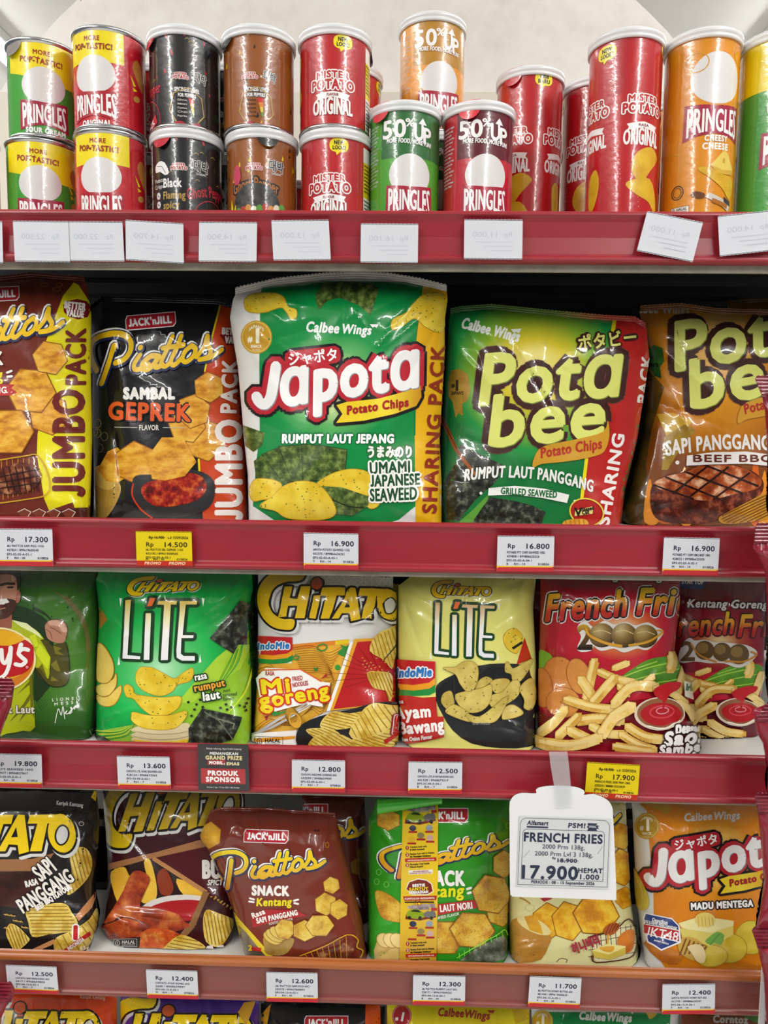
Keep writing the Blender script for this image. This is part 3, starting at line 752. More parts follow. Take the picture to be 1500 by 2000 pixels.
b.build('jumbo_snack_bag', 'brown jumbo bag of hexagon potato snacks with a bright yellow side panel', cat='snack bag', seal='#5a2018', sealh=8)

# black bag, sambal geprek
b = Bag(L=[(590,172),(640,176),(700,181),(860,180),(1000,183),(1030,183)], R=[(590,455),(640,462),(760,468),(900,480),(1030,484)], Tp=[(172,610),(200,588),(280,590),(420,594),(440,598),(484,612)], Bt=[(172,1028),(484,1030)], row=1, Y=0.086, T=0.034, seed=5,
        creases=[(222,660,80,7,150,1.5,0), (226,860,84,6,140,-1.6,0), (228,900,95,5,120,1.2,0), (300,640,30,6,60,1.2,0)])
b.base('#17171a'); A = b.A.crop(*Z5)
A.poly([(560,600),(640,640),(670,900),(690,1100),(640,1160),(560,1200)], mottled('#1d2218', '#2b3020', 30))
for x, y in ((600,960), (580,1010), (600,1020)): A.ring(x, y, 18, 26, 5, '#b09425')
for x, y in ((580,880), (640,1040), (610,1110)): A.ring(x, y, 20, 26, 3, '#7c7a72')
A.poly([(1345,230),(1375,225),(1560,260),(1560,1560),(1240,1560),(1215,1190),(1245,640),(1290,440)], '#c8431a'); A.line([(1345,232),(1292,440),(1250,640)], 10, '#e8d51a'); A.line([(1213,1180),(1218,1260)], 12, '#e8d51a')
A.poly([(1340,420),(1380,385),(1480,380),(1520,430),(1470,490),(1380,480)], '#7a1a1c'); A.text('BETTER', 1355, 415, 40, '#f3ece4', w=135, align='l', bold=4, rot=4); A.text('VALUE', 1372, 468, 40, '#f3ece4', w=110, align='l', bold=4, rot=4)
jacknjill(A, 920, 335, 300, -5)
for x, y, r, q in ((1250,1060,130,20), (1140,965,115,10), (1180,885,105,40), (1275,740,92,25)): hexchip(A, x, y, r, q)
A.text('JUMBO', 1470, 1245, 160, '#f2e9e4', w=600, rot=-90, bold=9); A.text('PACK', 1440, 735, 95, '#f2e9e4', w=320, rot=-88, bold=6)
piattos(A, [(560,480), (1350,515), (628,722)], Z5)
A.text('SAMBAL', 910, 808, 68, '#f4f2ee', w=305, bold=8); A.text('GEPREK', 915, 940, 108, '#e05a22', w=490, bold=7, rot=1.5, out=[(8, '#17171a')])
A.text('FLAVOR', 910, 1000, 32, '#d8d4cc', w=118, bold=1.5); A.line([(700,982),(838,984)], 4, '#b8b4ac'); A.line([(998,985),(1125,988)], 4, '#b8b4ac')
A.poly([(565,1290),(600,1230),(680,1280),(735,1330),(730,1400),(690,1480),(640,1540),(570,1540)], mottled('#a8843a', '#c9a24d', 30, speck='#6d4d1c', speck_scale=90, speck_size=.12), smooth=3)
for x, y, rx, ry in ((640,1310,70,50), (625,1270,62,52)): A.ell(x, y, rx, ry, '#d6b25c', rot=30)
A.poly([(600,1240),(660,1130),(720,1105),(780,1180),(790,1280),(720,1320),(650,1310)], HEXC()); hexchip(A, 830, 1200, 130, 25); 
A.poly([(830,1280),(980,1270),(1160,1240),(1290,1290),(1310,1400),(1250,1490),(1060,1540),(930,1530),(830,1440),(810,1360)], '#2f2f30', smooth=4); A.line([(815,1330),(810,1400),(860,1480),(930,1535)], 10, '#c23a1a', smooth=4)
A.poly([(865,1380),(900,1320),(1050,1290),(1150,1260),(1240,1290),(1262,1360),(1200,1430),(1050,1465),(930,1455)], mottled('#5a0f0c', '#a8241a', 60, lo=.38, hi=.66, c3='#d0692a', detail=6), smooth=4)
A.poly([(905,1160),(990,1045),(1120,1045),(1200,1195),(1130,1280),(1010,1308),(930,1300)], HEXC())
b.build('jumbo_snack_bag', 'black jumbo bag with orange side and a bowl of red sambal printed on it', seal='#101013', sealh=8)

# white and green bag in the middle
b = Bag(L=[(560,468),(585,455),(620,449),(660,455),(720,465),(800,472),(850,476),(930,484),(1020,486)], R=[(560,870),(580,874),(620,868),(690,868),(760,864),(860,858),(940,862),(1030,862)],
        Tp=[(449,578),(470,572),(540,556),(640,545),(700,543),(760,546),(820,556),(876,570)], Bt=[(449,1026),(876,1032)], row=1, Y=0.050, T=0.040, lean=0.012, seed=3, tt=0.16,
        creases=[(745,665,-55,9,60,2.0,0), (760,640,-40,7,60,-1.6,0), (690,600,60,6,40,1.2,0), (520,600,40,6,40,1.5,0), (560,590,10,5,50,1.4,0)])
b.base('#e2e2e0'); A = b.A.crop(*Z6)
A.poly([(236,140),(640,95),(1285,105),(1275,250),(1238,500),(1232,1100),(1240,1560),(1130,1650),(900,1720),(420,1720),(180,1560),(205,1250),(225,1100),(222,600),(228,250)],
       rcrop([(0, '#dfe9b8'), (0.3, '#c8dc9a'), (0.55, '#5fae62'), (0.8, '#139046'), (1, '#0a8640')], Z6, 700, 790, 520, 440))
A.poly([(1280,130),(1460,160),(1430,560),(1420,1720),(1240,1720),(1232,1100),(1238,470)], '#e3ae12')
A.line([(1283,125),(1240,480),(1234,1100)], 6, '#0a7a3a')
award(A, 204, 462, 102)
sheet(A, [(590,180),(640,110),(800,98),(960,115),(1000,150),(945,320),(870,255),(740,205),(660,230),(612,285),(592,240)], NORIG())
potatochip(A, [(130,215),(190,180),(320,178),(380,205),(410,265),(460,285),(462,330),(430,345),(400,300),(360,270),(260,300),(165,300),(130,270)]); potatochip(A, [(1085,410),(1090,350),(1180,300),(1220,250),(1310,180),(1440,210),(1415,420),(1310,400),(1230,340),(1140,400)])
A.text('Calbee', 630, 430, 68, '#f4f4f4', w=210, bold=4, shear=0.14, rot=3); A.text('Wings', 850, 440, 62, '#f4f4f4', w=190, bold=4, shear=0.14, rot=3); A.poly([(940,378),(1000,378),(985,402),(970,394),(960,402)], '#f4f4f4')
japota(A, [(0,0), (1000,0), (0,1000)], [(0,0), (1000,0), (0,1000)], Z6)
A.text('RUMPUT LAUT JEPANG', 733, 1150, 58, '#ffffff', w=720, bold=5, out=[(9, '#0c6a33')], shear=0.04)
sheet(A, [(118,1035),(258,1085),(240,1170),(185,1210),(130,1170)], NORIG())
for q in ([(205,1380),(190,1270),(240,1230),(420,1400),(330,1420)], [(245,1225),(350,1180),(450,1395),(390,1430)], [(350,1175),(500,1165),(520,1400),(440,1400)], [(498,1160),(640,1170),(790,1195),(780,1330),(640,1390),(510,1400)]):
    A.hull([np.array(q)], 3, '#1c2812'); A.poly(q, NORIG())
potatochip(A, [(595,1420),(700,1350),(830,1322),(940,1350),(985,1440),(1005,1540),(940,1575),(860,1480),(720,1440)])
sheet(A, [(620,1430),(760,1440),(940,1500),(930,1560),(830,1620),(720,1610),(680,1540)], NORIG()); A.line([(700,1520),(800,1560),(900,1570)], 7, '#1c2812', smooth=3)
potatochip(A, [(165,1450),(200,1390),(300,1390),(370,1425),(330,1500),(240,1520),(190,1528),(165,1490)]); potatochip(A, [(235,1560),(310,1500),(390,1430),(500,1400),(600,1420),(680,1500),(720,1600),(640,1645),(420,1640),(330,1590)], edge='#c79a1a')
A.text('うまみのり', 1070, 1240, 62, '#f4f4ef', w=280, bold=5, out=[(9, '#2f6a34')])
for tx, x, y, h, w in (('UMAMI', 1072, 1348, 78, 255), ('JAPANESE', 1105, 1428, 76, 315), ('SEAWEED', 1095, 1522, 80, 300)): A.text(tx, x, y, h, '#1f4f2c', w=w, bold=4, rot=-2, out=[(12, '#f4f4ef')])
A.text('SHARING PACK', 1395, 1065, 88, '#8e2a18', w=1085, rot=-87, bold=5)
b.build('jumbo_snack_bag', 'large white and green seaweed potato chip bag, tallest bag on the second shelf', seal='#dcd9d2', sealh=12)

# green bag with yellow-green lettering
b = Bag(L=[(605,880),(640,876),(760,868),(880,862),(960,862),(1030,864)], R=[(618,1250),(640,1262),(700,1268),(780,1256),(860,1244),(960,1220),(1030,1212)],
        Tp=[(860,618),(900,608),(960,604),(1020,610),(1080,616),(1180,625),(1240,628),(1268,645)], Bt=[(860,1030),(1268,1036)], row=1, Y=0.074, T=0.038, lean=0.015, seed=8,
        creases=[(990,640,60,7,130,2.0,0), (1040,735,62,5,70,-1.6,0), (915,640,70,8,70,1.8,0), (940,640,50,8,60,-1.5,0)])
b.base(rcrop([(0, '#ece596'), (0.35, '#d6c434'), (0.6, '#86b030'), (0.85, '#1f9040'), (1.25, '#107034')], Z7, 700, 560, 640, 620)); A = b.A.crop(*Z7)
A.poly([(1240,200),(1520,240),(1520,500),(1520,1000),(1500,1620),(985,1620),(1040,1140),(1130,800),(1210,300)], '#b3221f'); A.line([(1228,215),(1215,320)], 26, '#e6d51a', caps=0); A.line([(1042,1140),(990,1580)], 22, '#e6d51a', caps=0)
A.text('PACK', 1462, 620, 70, '#efe9e6', w=310, rot=-84, bold=5); A.text('SHARING', 1240, 1290, 80, '#efe9e6', w=610, rot=-80, bold=5)
A.poly([(120,640),(140,560),(190,545),(250,580),(270,690),(250,760),(215,780),(220,860),(190,840),(170,870),(150,770),(125,730)], mottled('#8a6a1c', '#b8923a', 20)); A.text('1', 180, 690, 70, '#2c2410', bold=5); A.text('#', 155, 670, 26, '#2c2410', bold=2); A.text("JAPAN'S", 182, 720, 24, '#2c2410', w=80, bold=1)
A.text('Calbee Wings', 395, 320, 74, '#eef2ea', w=390, rot=14, bold=5, shear=0.1); A.poly([(535,285),(610,280),(590,312),(572,300),(560,312)], '#eef2ea')
sheet(A, [(95,1290),(180,1160),(200,1050),(260,1080),(490,1190),(440,1300),(300,1420),(190,1560),(110,1550)], NORI())
A.line([(55,840),(120,960),(180,1090),(300,1250)], 34, '#9a4f1c', smooth=5, w1=20); A.line([(70,850),(130,980),(200,1120)], 6, '#5d2c10', smooth=4)
A.poly([(190,1570),(290,1480),(390,1380),(380,1430),(290,1570)], '#5a9a35')
sheet(A, [(280,1570),(340,1480),(400,1400),(580,1430),(690,1460),(770,1500),(740,1580)], NORI())
potabee(A, [(0,0), (1000,0), (0,1000)], [(0,0), (1000,0), (0,1000)], Z7)
for r, m in ((22, '#3f211c'), (4, '#dfe27a')): A.text('ポタビー', 1180, 400, 80, m, w=380, rot=-7, bold=r)
A.text('RUMPUT LAUT PANGGANG', 660, 1275, 78, '#e8eae6', w=850, bold=4, arc=55, rot=5, track=0.02)
A.poly([(390,1340),(560,1325),(760,1345),(925,1385),(910,1440),(740,1405),(560,1385),(385,1390)], '#eceeea'); A.text('GRILLED SEAWEED', 655, 1392, 46, '#1f6a36', w=370, rot=4, bold=2.5)
A.ell(338, 1375, 10, 10, '#eceeea'); A.ell(965, 1428, 10, 10, '#eceeea')
A.ell(1040, 1500, 110, 85, '#b3221f', rot=15); A.ring(1040, 1500, 112, 88, 9, '#e0cf4a', rot=15); A.poly([(965,1490),(1085,1460),(1080,1510),(960,1525)], '#e6dd8a'); A.text('V', 985, 1525, 55, '#241a12', bold=4); A.text('-Shaped', 1045, 1490, 26, '#241a12', w=85, rot=-10, bold=2); A.text('Cut', 1035, 1512, 26, '#241a12', w=45, rot=-6, bold=2)
ripple(A, [(890,1560),(960,1545),(1040,1550),(1040,1600),(890,1600)], 6, 80, mottled('#c9781c', '#e0a23a', 30))
b.build('jumbo_snack_bag', 'green and red jumbo bag with big yellow-green letters', seal=grad([(0, '#1c5a28'), (0.55, '#6d8a2c'), (0.8, '#b8452a'), (1, '#8e1f1c')], 870, 0, 1265, 0), sealh=9)

# orange bag behind and the orange bag at the frame's edge
b = Bag(L=[(585,1420),(1030,1430)], R=[(585,1700),(1030,1700)], Tp=[(1400,600),(1450,592),(1520,588),(1700,590)], Bt=[(1420,1035),(1700,1035)], row=1, Y=0.215, T=0.034, seed=21); b.base(mottled('#8a5c1c', '#b8863a', 12)); b.build('jumbo_snack_bag', 'brownish gold bag almost hidden behind the orange beef barbecue bag', seal='#6a4a22', sealh=8)
b = Bag(L=[(605,1248),(640,1255),(700,1268),(800,1262),(900,1240),(1000,1212),(1030,1215)], R=[(605,1690),(1030,1690)], Tp=[(1212,612),(1260,606),(1330,602),(1400,612),(1500,615),(1690,620)], Bt=[(1212,1030),(1690,1036)], row=1, Y=0.112, T=0.040, lean=0.012, seed=9,
        creases=[(1300,690,40,9,80,1.8,0), (1330,800,70,9,90,2.0,0), (1295,790,20,8,90,-1.8,0), (1285,840,100,9,100,1.6,0)])
b.base(rcrop([(0, '#f2d083'), (0.4, '#d99220'), (0.75, '#b87018'), (1.1, '#7d4212')], Z8, 820, 420, 640, 900)); A = b.A.crop(*Z8)
A.poly([(100,620),(290,560),(420,700),(330,1000),(290,1250),(330,1500),(250,1660),(80,1660)], mottled('#2e2410', '#6a4a14', 9))
A.poly([(300,440),(350,405),(410,430),(420,520),(390,560),(400,640),(350,620),(320,560)], mottled('#1f4a1c', '#3a6a2c', 20)); A.text("PAN'S", 330, 560, 26, '#16200f', bold=2)
A.poly([(370,890),(480,880),(620,940),(560,1000),(440,1060)], '#c9a02c'); A.poly([(420,1050),(560,960),(640,1000),(520,1150),(440,1280),(400,1280)], mottled('#8a6a1c', '#b0902c', 20))
A.text('Calbee Wings', 380, 185, 60, '#d8cfb8', w=420, bold=4, rot=1)
potabee(A, [(330,780), (430,430), (840,650)], [(500,580), (552,225), (1015,395)], Z8)
for k, (x, h) in enumerate(((320,200), (420,120), (560,260), (1060,330), (1120,240))): A.poly([(x-40,1640),(x-30,1640-h),(x,1640-h*1.5),(x+20,1640-h),(x+60,1640)], '#d8621c' if k % 2 else '#e8932c', smooth=3)
A.poly([(330,1400),(420,1320),(560,1290),(700,1230),(850,1235),(1000,1270),(1105,1350),(1090,1450),(980,1530),(860,1600),(700,1650),(420,1640),(330,1560)], mottled('#2e100b', '#5a2014', 45, lo=.35, hi=.68, c3='#a8583a', detail=6), smooth=4)
A.poly([(345,1390),(430,1325),(570,1292),(700,1235),(850,1240),(990,1275),(1095,1350),(1060,1410),(900,1450),(720,1490),(560,1470)], mottled('#7a2a14', '#b5561f', 40, lo=.36, hi=.68, c3='#ecc09a', detail=6), smooth=4)
for s_ in ([(345,1385),(620,1480)], [(430,1330),(800,1480)], [(560,1290),(960,1440)], [(690,1240),(1070,1390)], [(600,1460),(860,1260)], [(760,1480),(1010,1300)], [(480,1440),(720,1250)]): A.line(s_, 13, '#2a0f0a')
ripple(A, [(795,1610),(860,1570),(1000,1500),(1120,1440),(1180,1480),(1160,1600),(1000,1640),(830,1650)], 9, -25, mottled('#b0761c', '#d6a02e', 20), dark='#7a4d12', w=10)
A.text('SAPI PANGGANG', 795, 1135, 105, '#eeece8', w=720, bold=5, arc=25, rot=-3); A.poly([(575,1180),(760,1155),(980,1150),(1300,1190),(1300,1265),(980,1235),(760,1240),(570,1250)], '#eceae6'); A.text('BEEF BBQ', 900, 1222, 50, '#6a2c1c', w=560, bold=3)
A.ell(510, 1228, 14, 14, '#eceae6')
b.build('jumbo_snack_bag', 'orange jumbo bag with a grilled steak printed on it, last of the second shelf', seal='#7a4a1c', sealh=9)
# ------------------------------------------------------------------ third shelf
def indomie(A, x, y, w, h, tx):
    """red, orange and green badge of the noodle flavour"""
    def Q(pts): return [(x+a*w, y+b*h) for a, b in pts]
    A.poly(Q([(-.02,0),(1,.06),(1,.5),(.85,.63),(.45,.7),(0,.66)]), '#c01f28')
    A.poly(Q([(0,.66),(.45,.7),(.85,.63),(1,.5),(1,.68),(.85,.79),(.45,.85),(0,.8)]), '#e89a1e'); A.poly(Q([(0,.8),(.45,.85),(.85,.79),(1,.68),(1,.88),(.85,.96),(.45,1.0),(.02,.97)]), '#1f8a3c')
    A.text(tx, x+w*.47, y+h*.47, h*.25, '#2a7ac4', w=w*.86, bold=h*.022, shear=.12, rot=-2, out=[(h*.035, '#f4f4f4')])
def halal(A, x, y, w, c='#1d1d1d', bg=None):
    h = w*.34
    if bg: A.rect(x, y, x+w, y+h, bg)
    A.line([(x,y),(x+w,y),(x+w,y+h),(x,y+h)], w*.014, c, closed=True)
    A.ring(x+w*.16, y+h*.5, w*.08, h*.34, w*.02, c); A.line([(x+w*.16,y+h*.3),(x+w*.16,y+h*.75)], w*.02, c)
    A.text('HALAL', x+w*.63, y+h*.58, h*.42, c, w=w*.56, bold=w*.006); A.text('INDONESIA', x+w*.63, y+h*.84, h*.15, c, w=w*.56, bold=w*.001)

# dark green bag with the cheering footballer picture
b = Bag(L=[(1105,-150),(1475,-150)], R=[(1105,190),(1200,192),(1330,190),(1422,185),(1475,187)], Tp=[(-150,1108),(120,1108),(192,1112)], Bt=[(-150,1468),(187,1474)], row=2, Y=0.058, T=0.036, lean=0.03, seed=31, step=7)
b.base(rcrop([(0, '#5a8f35'), (0.4, '#447a2b'), (0.75, '#2f5f22'), (1.1, '#1d3f17')], R1, 520, 720, 520, 900)); A = b.A.crop(*R1)
A.poly([(100,380),(200,370),(330,430),(420,520),(460,720),(440,1000),(380,1100),(290,1160),(280,700),(110,500)], '#22391f', smooth=3)
A.line([(290,385),(380,430),(450,500)], 34, '#22391f', smooth=4, w1=8)
A.line([(460,240),(560,300),(680,440),(740,600),(750,760),(725,930)], 10, '#6d6a3a', smooth=5); A.line([(560,300),(680,440),(735,600),(748,740)], 48, '#6d6a3a', smooth=5, w1=40)
for k in range(34):
    i, j = k % 7, k//7; A.ell(310+i*17+j*9, 1170-i*14+j*18, 5.5-.5*i, 5.5-.5*i, '#223c1a', n=8)
for x, y, r in ((280,358,9), (240,358,5), (330,440,6), (440,455,7), (615,470,10), (618,490,7), (575,375,7), (700,435,5)): A.ell(x, y, r, r, '#223c1a', n=8)
SK, SK2, SKD = '#b9826a', '#d6a58c', '#7a4a38'
A.poly([(-200,1450),(-200,560),(60,490),(100,480),(200,520),(300,560),(380,650),(430,770),(420,900),(415,980),(360,960),(300,880),(270,1000),(300,1390),(200,1420),(60,1445)], '#aebb1a', smooth=2)
A.poly([(100,480),(230,510),(330,590),(360,640),(280,590),(180,540)], '#e6efb0')
for q in ([(300,760),(340,680),(400,760),(430,790),(405,900),(350,830)], [(250,620),(300,600),(330,700),(280,720)]): A.poly(q, '#c9da22')
for q in ([(150,1110),(260,990),(280,1010),(200,1070)], [(80,1350),(210,1180),(265,1090),(250,1170),(180,1260)], [(160,1350),(240,1210),(235,1260)], [(250,960),(275,930),(290,1320),(262,1210)], [(320,900),(360,850),(400,975),(345,945)]): A.poly(q, '#6a6a1c')
A.poly([(345,650),(420,660),(440,700),(560,670),(585,800),(588,960),(560,1030),(480,1050),(400,1020),(330,950),(300,890),(350,900),(410,985),(430,800)], '#4d4a1c', smooth=2)
for q in ([(455,700),(530,720),(490,740),(545,780),(470,770)], [(430,860),(480,820),(520,930),(470,905)], [(440,960),(500,1000),(430,1000)]): A.poly(q, '#7a7428')
A.line([(300,890),(400,1020),(480,1050),(560,1030),(588,960),(585,800),(560,670)], 6, '#1a2412', smooth=4)
A.poly([(385,520),(420,485),(500,478),(555,510),(572,570),(560,640),(530,675),(470,672),(410,640),(390,580)], SK, smooth=3)
for k, (x, y) in enumerate(((440,505), (480,510), (520,525), (540,560))): A.ell(x, y, 34, 24, SK2, rot=20+k*8)
A.line([(395,560),(430,590),(445,640)], 5, SKD, smooth=3); A.line([(430,545),(470,560),(520,600)], 4, SKD, smooth=3); A.line([(385,520),(420,485),(500,478),(555,510),(572,570),(560,640)], 5, '#3a2418', smooth=4)
A.poly([(-120,560),(-60,430),(60,420),(105,430),(100,550),(40,560)], '#9a5a48')
A.poly([(-160,100),(140,90),(165,230),(150,330),(110,420),(40,470),(-60,470),(-160,400)], '#c28a70', smooth=3)
A.poly([(-160,300),(-40,330),(60,300),(130,315),(150,330),(105,430),(40,472),(-60,475),(-160,420)], '#4a2c20', smooth=2)
A.poly([(-40,310),(60,300),(85,330),(40,350),(-40,350)], '#f2efea'); A.poly([(-40,350),(40,350),(60,335),(40,375),(-40,385)], '#5a1f1c'); A.line([(-20,395),(50,380)], 8, '#c98a78')
A.poly([(0,182),(60,165),(130,170),(130,190),(60,188),(0,200)], '#2c1a14'); A.poly([(60,205),(120,200),(115,215),(70,216)], '#241610'); A.poly([(95,95),(140,120),(125,165),(100,150)], '#e0b49c')
A.poly([(-200,110),(-100,20),(40,20),(150,50),(175,110),(170,200),(150,240),(140,130),(60,95),(-60,110)], '#2a1a14', smooth=2); A.ell(158, 290, 20, 50, '#b06a58', rot=8)
A.ell(-10, 815, 318, 272, '#efe3a8', n=40); A.ell(-10, 815, 302, 256, '#cf7a1e', n=40); A.ell(-10, 780, 300, 215, '#e6ac1c', n=40)
A.poly([(-310,700),(-100,690),(80,700),(190,660),(215,650),(255,640),(290,720),(285,830),(240,910),(120,960),(-100,970),(-300,900)], '#b81c22', smooth=2)
A.poly([(200,640),(225,628),(255,640),(290,700),(240,660)], '#efe3a8')
for p_ in ([(20,735),(30,830),(60,840),(95,740)], [(100,715),(90,840),(60,930),(10,970),(-20,950)], [(185,690),(170,735),(165,745)]): A.line(p_, 38, '#f4f2ee', smooth=6, w1=26)
A.line([(245,735),(200,728),(165,760),(190,795),(225,830),(190,862),(140,855)], 34, '#f4f2ee', smooth=6); A.line([(-185,690),(-200,850),(-110,850)], 38, '#f4f2ee'); A.ring(-55, 795, 42, 55, 34, '#f4f2ee'); A.line([(-15,745),(-20,845)], 34, '#f4f2ee'); A.ell(237, 880, 12, 12, '#e0909a')
A.text('Rumput Laut', 60, 1270, 64, '#e6e2d2', w=470, bold=4, out=[(5, '#4a4a22')])
A.text('LIONEL', 555, 1165, 26, '#dfe6d2', w=220, rot=-4, track=.5, bold=1); A.text('MESSI', 560, 1200, 26, '#dfe6d2', w=190, rot=-6, track=.5, bold=1)
A.line([(468,1355),(495,1235),(520,1290),(535,1215),(550,1320)], 7, '#eef0ea', smooth=4); A.line([(550,1275),(570,1250),(560,1275),(580,1275),(610,1235),(600,1225),(612,1260),(590,1275),(640,1210),(630,1240),(655,1200),(650,1225),(670,1190)], 7, '#eef0ea', smooth=4)
A.line([(830,1395),(760,1420),(800,1510)], 4, '#c9d0c0')
b.build('snack_bag', 'dark green chip bag printed with a cheering man, round red and yellow logo', seal=None)

# green bag and the one behind it
b = Bag(L=[(1118,440),(1475,440)], R=[(1118,500),(1240,504),(1475,506)], Tp=[(440,1112),(506,1114)], Bt=[(440,1452),(506,1452)], row=2, Y=0.115, T=0.034, seed=33)
b.base('#1f6a2a'); A = b.A.crop(*R2); A.poly([(1370,420),(1440,370),(1470,640),(1400,680)], NORI()); A.poly([(1380,760),(1480,700),(1480,1100),(1380,1100)], '#4f8a2a'); A.text('nori seaweed', 1450, 1010, 30, '#1c3a1c', w=150)  # same bag as the front one, shade put into its darker greens
for k in range(4): A.line([(1370+k*20,900),(1470,760+k*30)], 7, '#2c7a2a')
b.build('snack_bag', 'shadowed green bag of which only a narrow strip shows behind the bright green one')
b = Bag(L=[(1112,195),(1134,187),(1196,194),(1261,191),(1350,188),(1422,187),(1480,185)], R=[(1112,491),(1150,494),(1196,484),(1330,490),(1422,491),(1480,487)], Tp=[(185,1122),(215,1112),(470,1112),(494,1122)], Bt=[(185,1462),(494,1474)], row=2, Y=0.047, T=0.036, lean=0.03, seed=35,
        creases=[(195,1195,40,10,70,2.2,0), (480,1195,140,10,70,2.2,0), (205,1140,60,6,50,1.8,0), (470,1130,130,6,50,1.8,0)])
b.base(rcrop([(0, '#b4e6ba'), (0.4, '#58c470'), (0.8, '#18b04c'), (1.2, '#0f9a40')], R2, 640, 900, 560, 560)); A = b.A.crop(*R2)
A.poly([(1395,560),(1420,1540),(870,1540),(700,1290),(850,1080),(1100,800)], '#8fc22e'); A.poly([(1100,800),(1250,690),(1395,690),(1300,900),(1120,1010),(900,1180),(760,1190)], '#a8cf3a')
for k in range(9): A.line([(1320-k*13,690+k*12),(1265-k*16,870+k*8),(1060-k*4,1110+k*10)], 10-k*.5, ('#2aa03c', '#5fb52c', '#c9dc2e')[k % 3], smooth=5, w1=3)
A.line([(1400,880),(1330,1100),(1200,1270)], 22, '#c9dc2e', smooth=5, w1=6); A.poly([(65,1430),(400,1370),(520,1400),(520,1540),(230,1540)], '#8ab83a')
for k in range(6): A.line([(80+k*12,1420+k*16),(250+k*20,1425+k*6),(400,1380-k*8)], 9, ('#c9d83a', '#2a8f3a')[k % 2], smooth=4, w1=4)
A.poly([(60,1460),(150,1470),(260,1540),(60,1540)], '#3a3f36'); 
A.poly([(100,370),(150,430),(172,480),(110,560)], '#a8742a')
for pts in ([(82,1130),(120,1100),(220,1090),(285,1040),(288,1100),(240,1190),(170,1215),(105,1190)], [(85,1050),(120,1030),(220,990),(248,940),(250,1030),(200,1110),(140,1130),(90,1100)], [(105,680),(160,720),(220,830),(228,930),(190,1005),(130,1015),(88,970),(95,760)]):
    potatochip(A, pts, mottled('#d6b23a', '#e6cd6a', 12), edge='#9a741e', ew=7)
sheet(A, [(1295,315),(1385,345),(1360,440),(1350,640),(1350,690),(1280,690),(1240,770),(1040,640),(1130,530)], NORI())
chitato(A, [(343,205), (955,188), (425,278)], R2, dotc='#df6a3a'); A.ring(985, 145, 7, 7, 2, '#0a5a28')
lite(A, [(330,315), (940,322), (310,810)], R2, gcrop([(0, '#d9bb4a'), (0.35, '#f2eec0'), (0.55, '#f6f6f2'), (1, '#eceef0')], R2, 0, 315, 0, 810))
potatochip(A, [(415,960),(440,900),(480,882),(560,890),(640,930),(740,980),(820,930),(890,890),(905,940),(870,1000),(770,1030),(720,1090),(620,1125),(500,1090),(430,1030)])
A.line([(770,960),(780,1000),(765,1030)], 6, '#b98e1c')
potatochip(A, [(318,1060),(345,1030),(390,1060),(410,1110),(520,1130),(650,1140),(780,1130),(802,1160),(770,1230),(680,1285),(560,1290),(470,1230),(400,1150),(340,1130)])
for dy, h in ((1500, 45), (1465, 45), (1420, 55)): A.poly([(390,dy-20),(520,dy-h),(700,dy-h+5),(860,dy-h-10),(868,dy),(760,dy+25),(560,dy+30),(400,dy+10)], '#d9cba0', smooth=3); A.line([(395,dy),(560,dy+28),(760,dy+22),(866,dy)], 4, '#a8945a', smooth=4)
A.poly([(395,1490),(560,1510),(760,1505),(868,1485),(850,1530),(430,1530)], CHIPS())
potatochip(A, [(383,1290),(400,1262),(520,1290),(700,1290),(800,1260),(845,1255),(838,1310),(760,1390),(640,1412),(480,1395),(390,1340)])
sheet(A, [(865,1400),(940,1290),(980,1230),(1120,1260),(1310,1310),(1290,1380),(1240,1490),(1140,1520),(870,1525)], NORI()); A.line([(1000,1260),(1120,1330),(1240,1490)], 8, '#6d7364'); A.line([(1120,1320),(1250,1360),(1240,1400)], 10, '#7d8374')
for x, y in ((860,1180), (930,1200), (960,1160), (985,1220), (890,1295), (915,1240), (1135,1230), (1180,1200), (1190,1245), (1225,1225), (1290,1210), (1330,1220), (1345,1190), (1340,1250), (1360,1150)): A.poly([(x-14,y-6),(x+6,y-14),(x+14,y+5),(x-4,y+12)], '#23281e')
A.text('rasa', 972, 985, 60, '#f4f4ee', w=98, rot=-11, bold=3, out=[(11, '#123a18')]); A.text('rumput', 1045, 1062, 62, '#e8a33a', w=255, rot=-11, bold=4, out=[(12, '#123a18')]); A.text('laut', 1062, 1155, 76, '#f4f4ee', w=140, rot=-8, bold=5, out=[(12, '#123a18')])
for k, t_ in enumerate(('nori', 'seaweed', 'flavour')): A.text(t_, 1158, 1095+k*37, 34, '#24401c', w=(55,110,92)[k], align='l', rot=-5, bold=.8)
b.build('snack_bag', 'bright green chip bag with a stack of falling chips and seaweed sheets', seal=None)

# white and yellow noodle-flavour bag
b = Bag(L=[(1108,504),(1240,504),(1296,506),(1422,495),(1480,496)], R=[(1108,768),(1215,767),(1370,768),(1480,769)], Tp=[(495,1112),(780,1112)], Bt=[(495,1474),(773,1478)], row=2, Y=0.055, T=0.036, lean=0.03, seed=37)
b.base('#e4e4e2'); A = b.A.crop(*R3)
for r_ in range(6):
    for c_ in range(14): A.ell(560+c_*52+(r_ % 2)*26, 90+r_*26, 7, 7, '#cfcf9a', n=8)
A.text('Keripik Kentang', 1125, 118, 30, '#2a2a2a', w=230, align='l', bold=1)
A.poly([(390,690),(880,645),(870,690),(390,735)], '#e0852a'); A.poly([(760,660),(880,645),(870,690),(760,700)], '#e8c81c')
A.poly([(60,1440),(100,860),(390,735),(885,680),(690,1255),(560,1320),(430,1420)], mottled('#d99a24', '#e8b440', 20))
for k in range(13): A.line([(400+k*6,720+k*17),(560+k*12,700+k*20),(700+k*4,760+k*22),(830-k*16,700+k*30)], 4, '#8a5614', smooth=6)
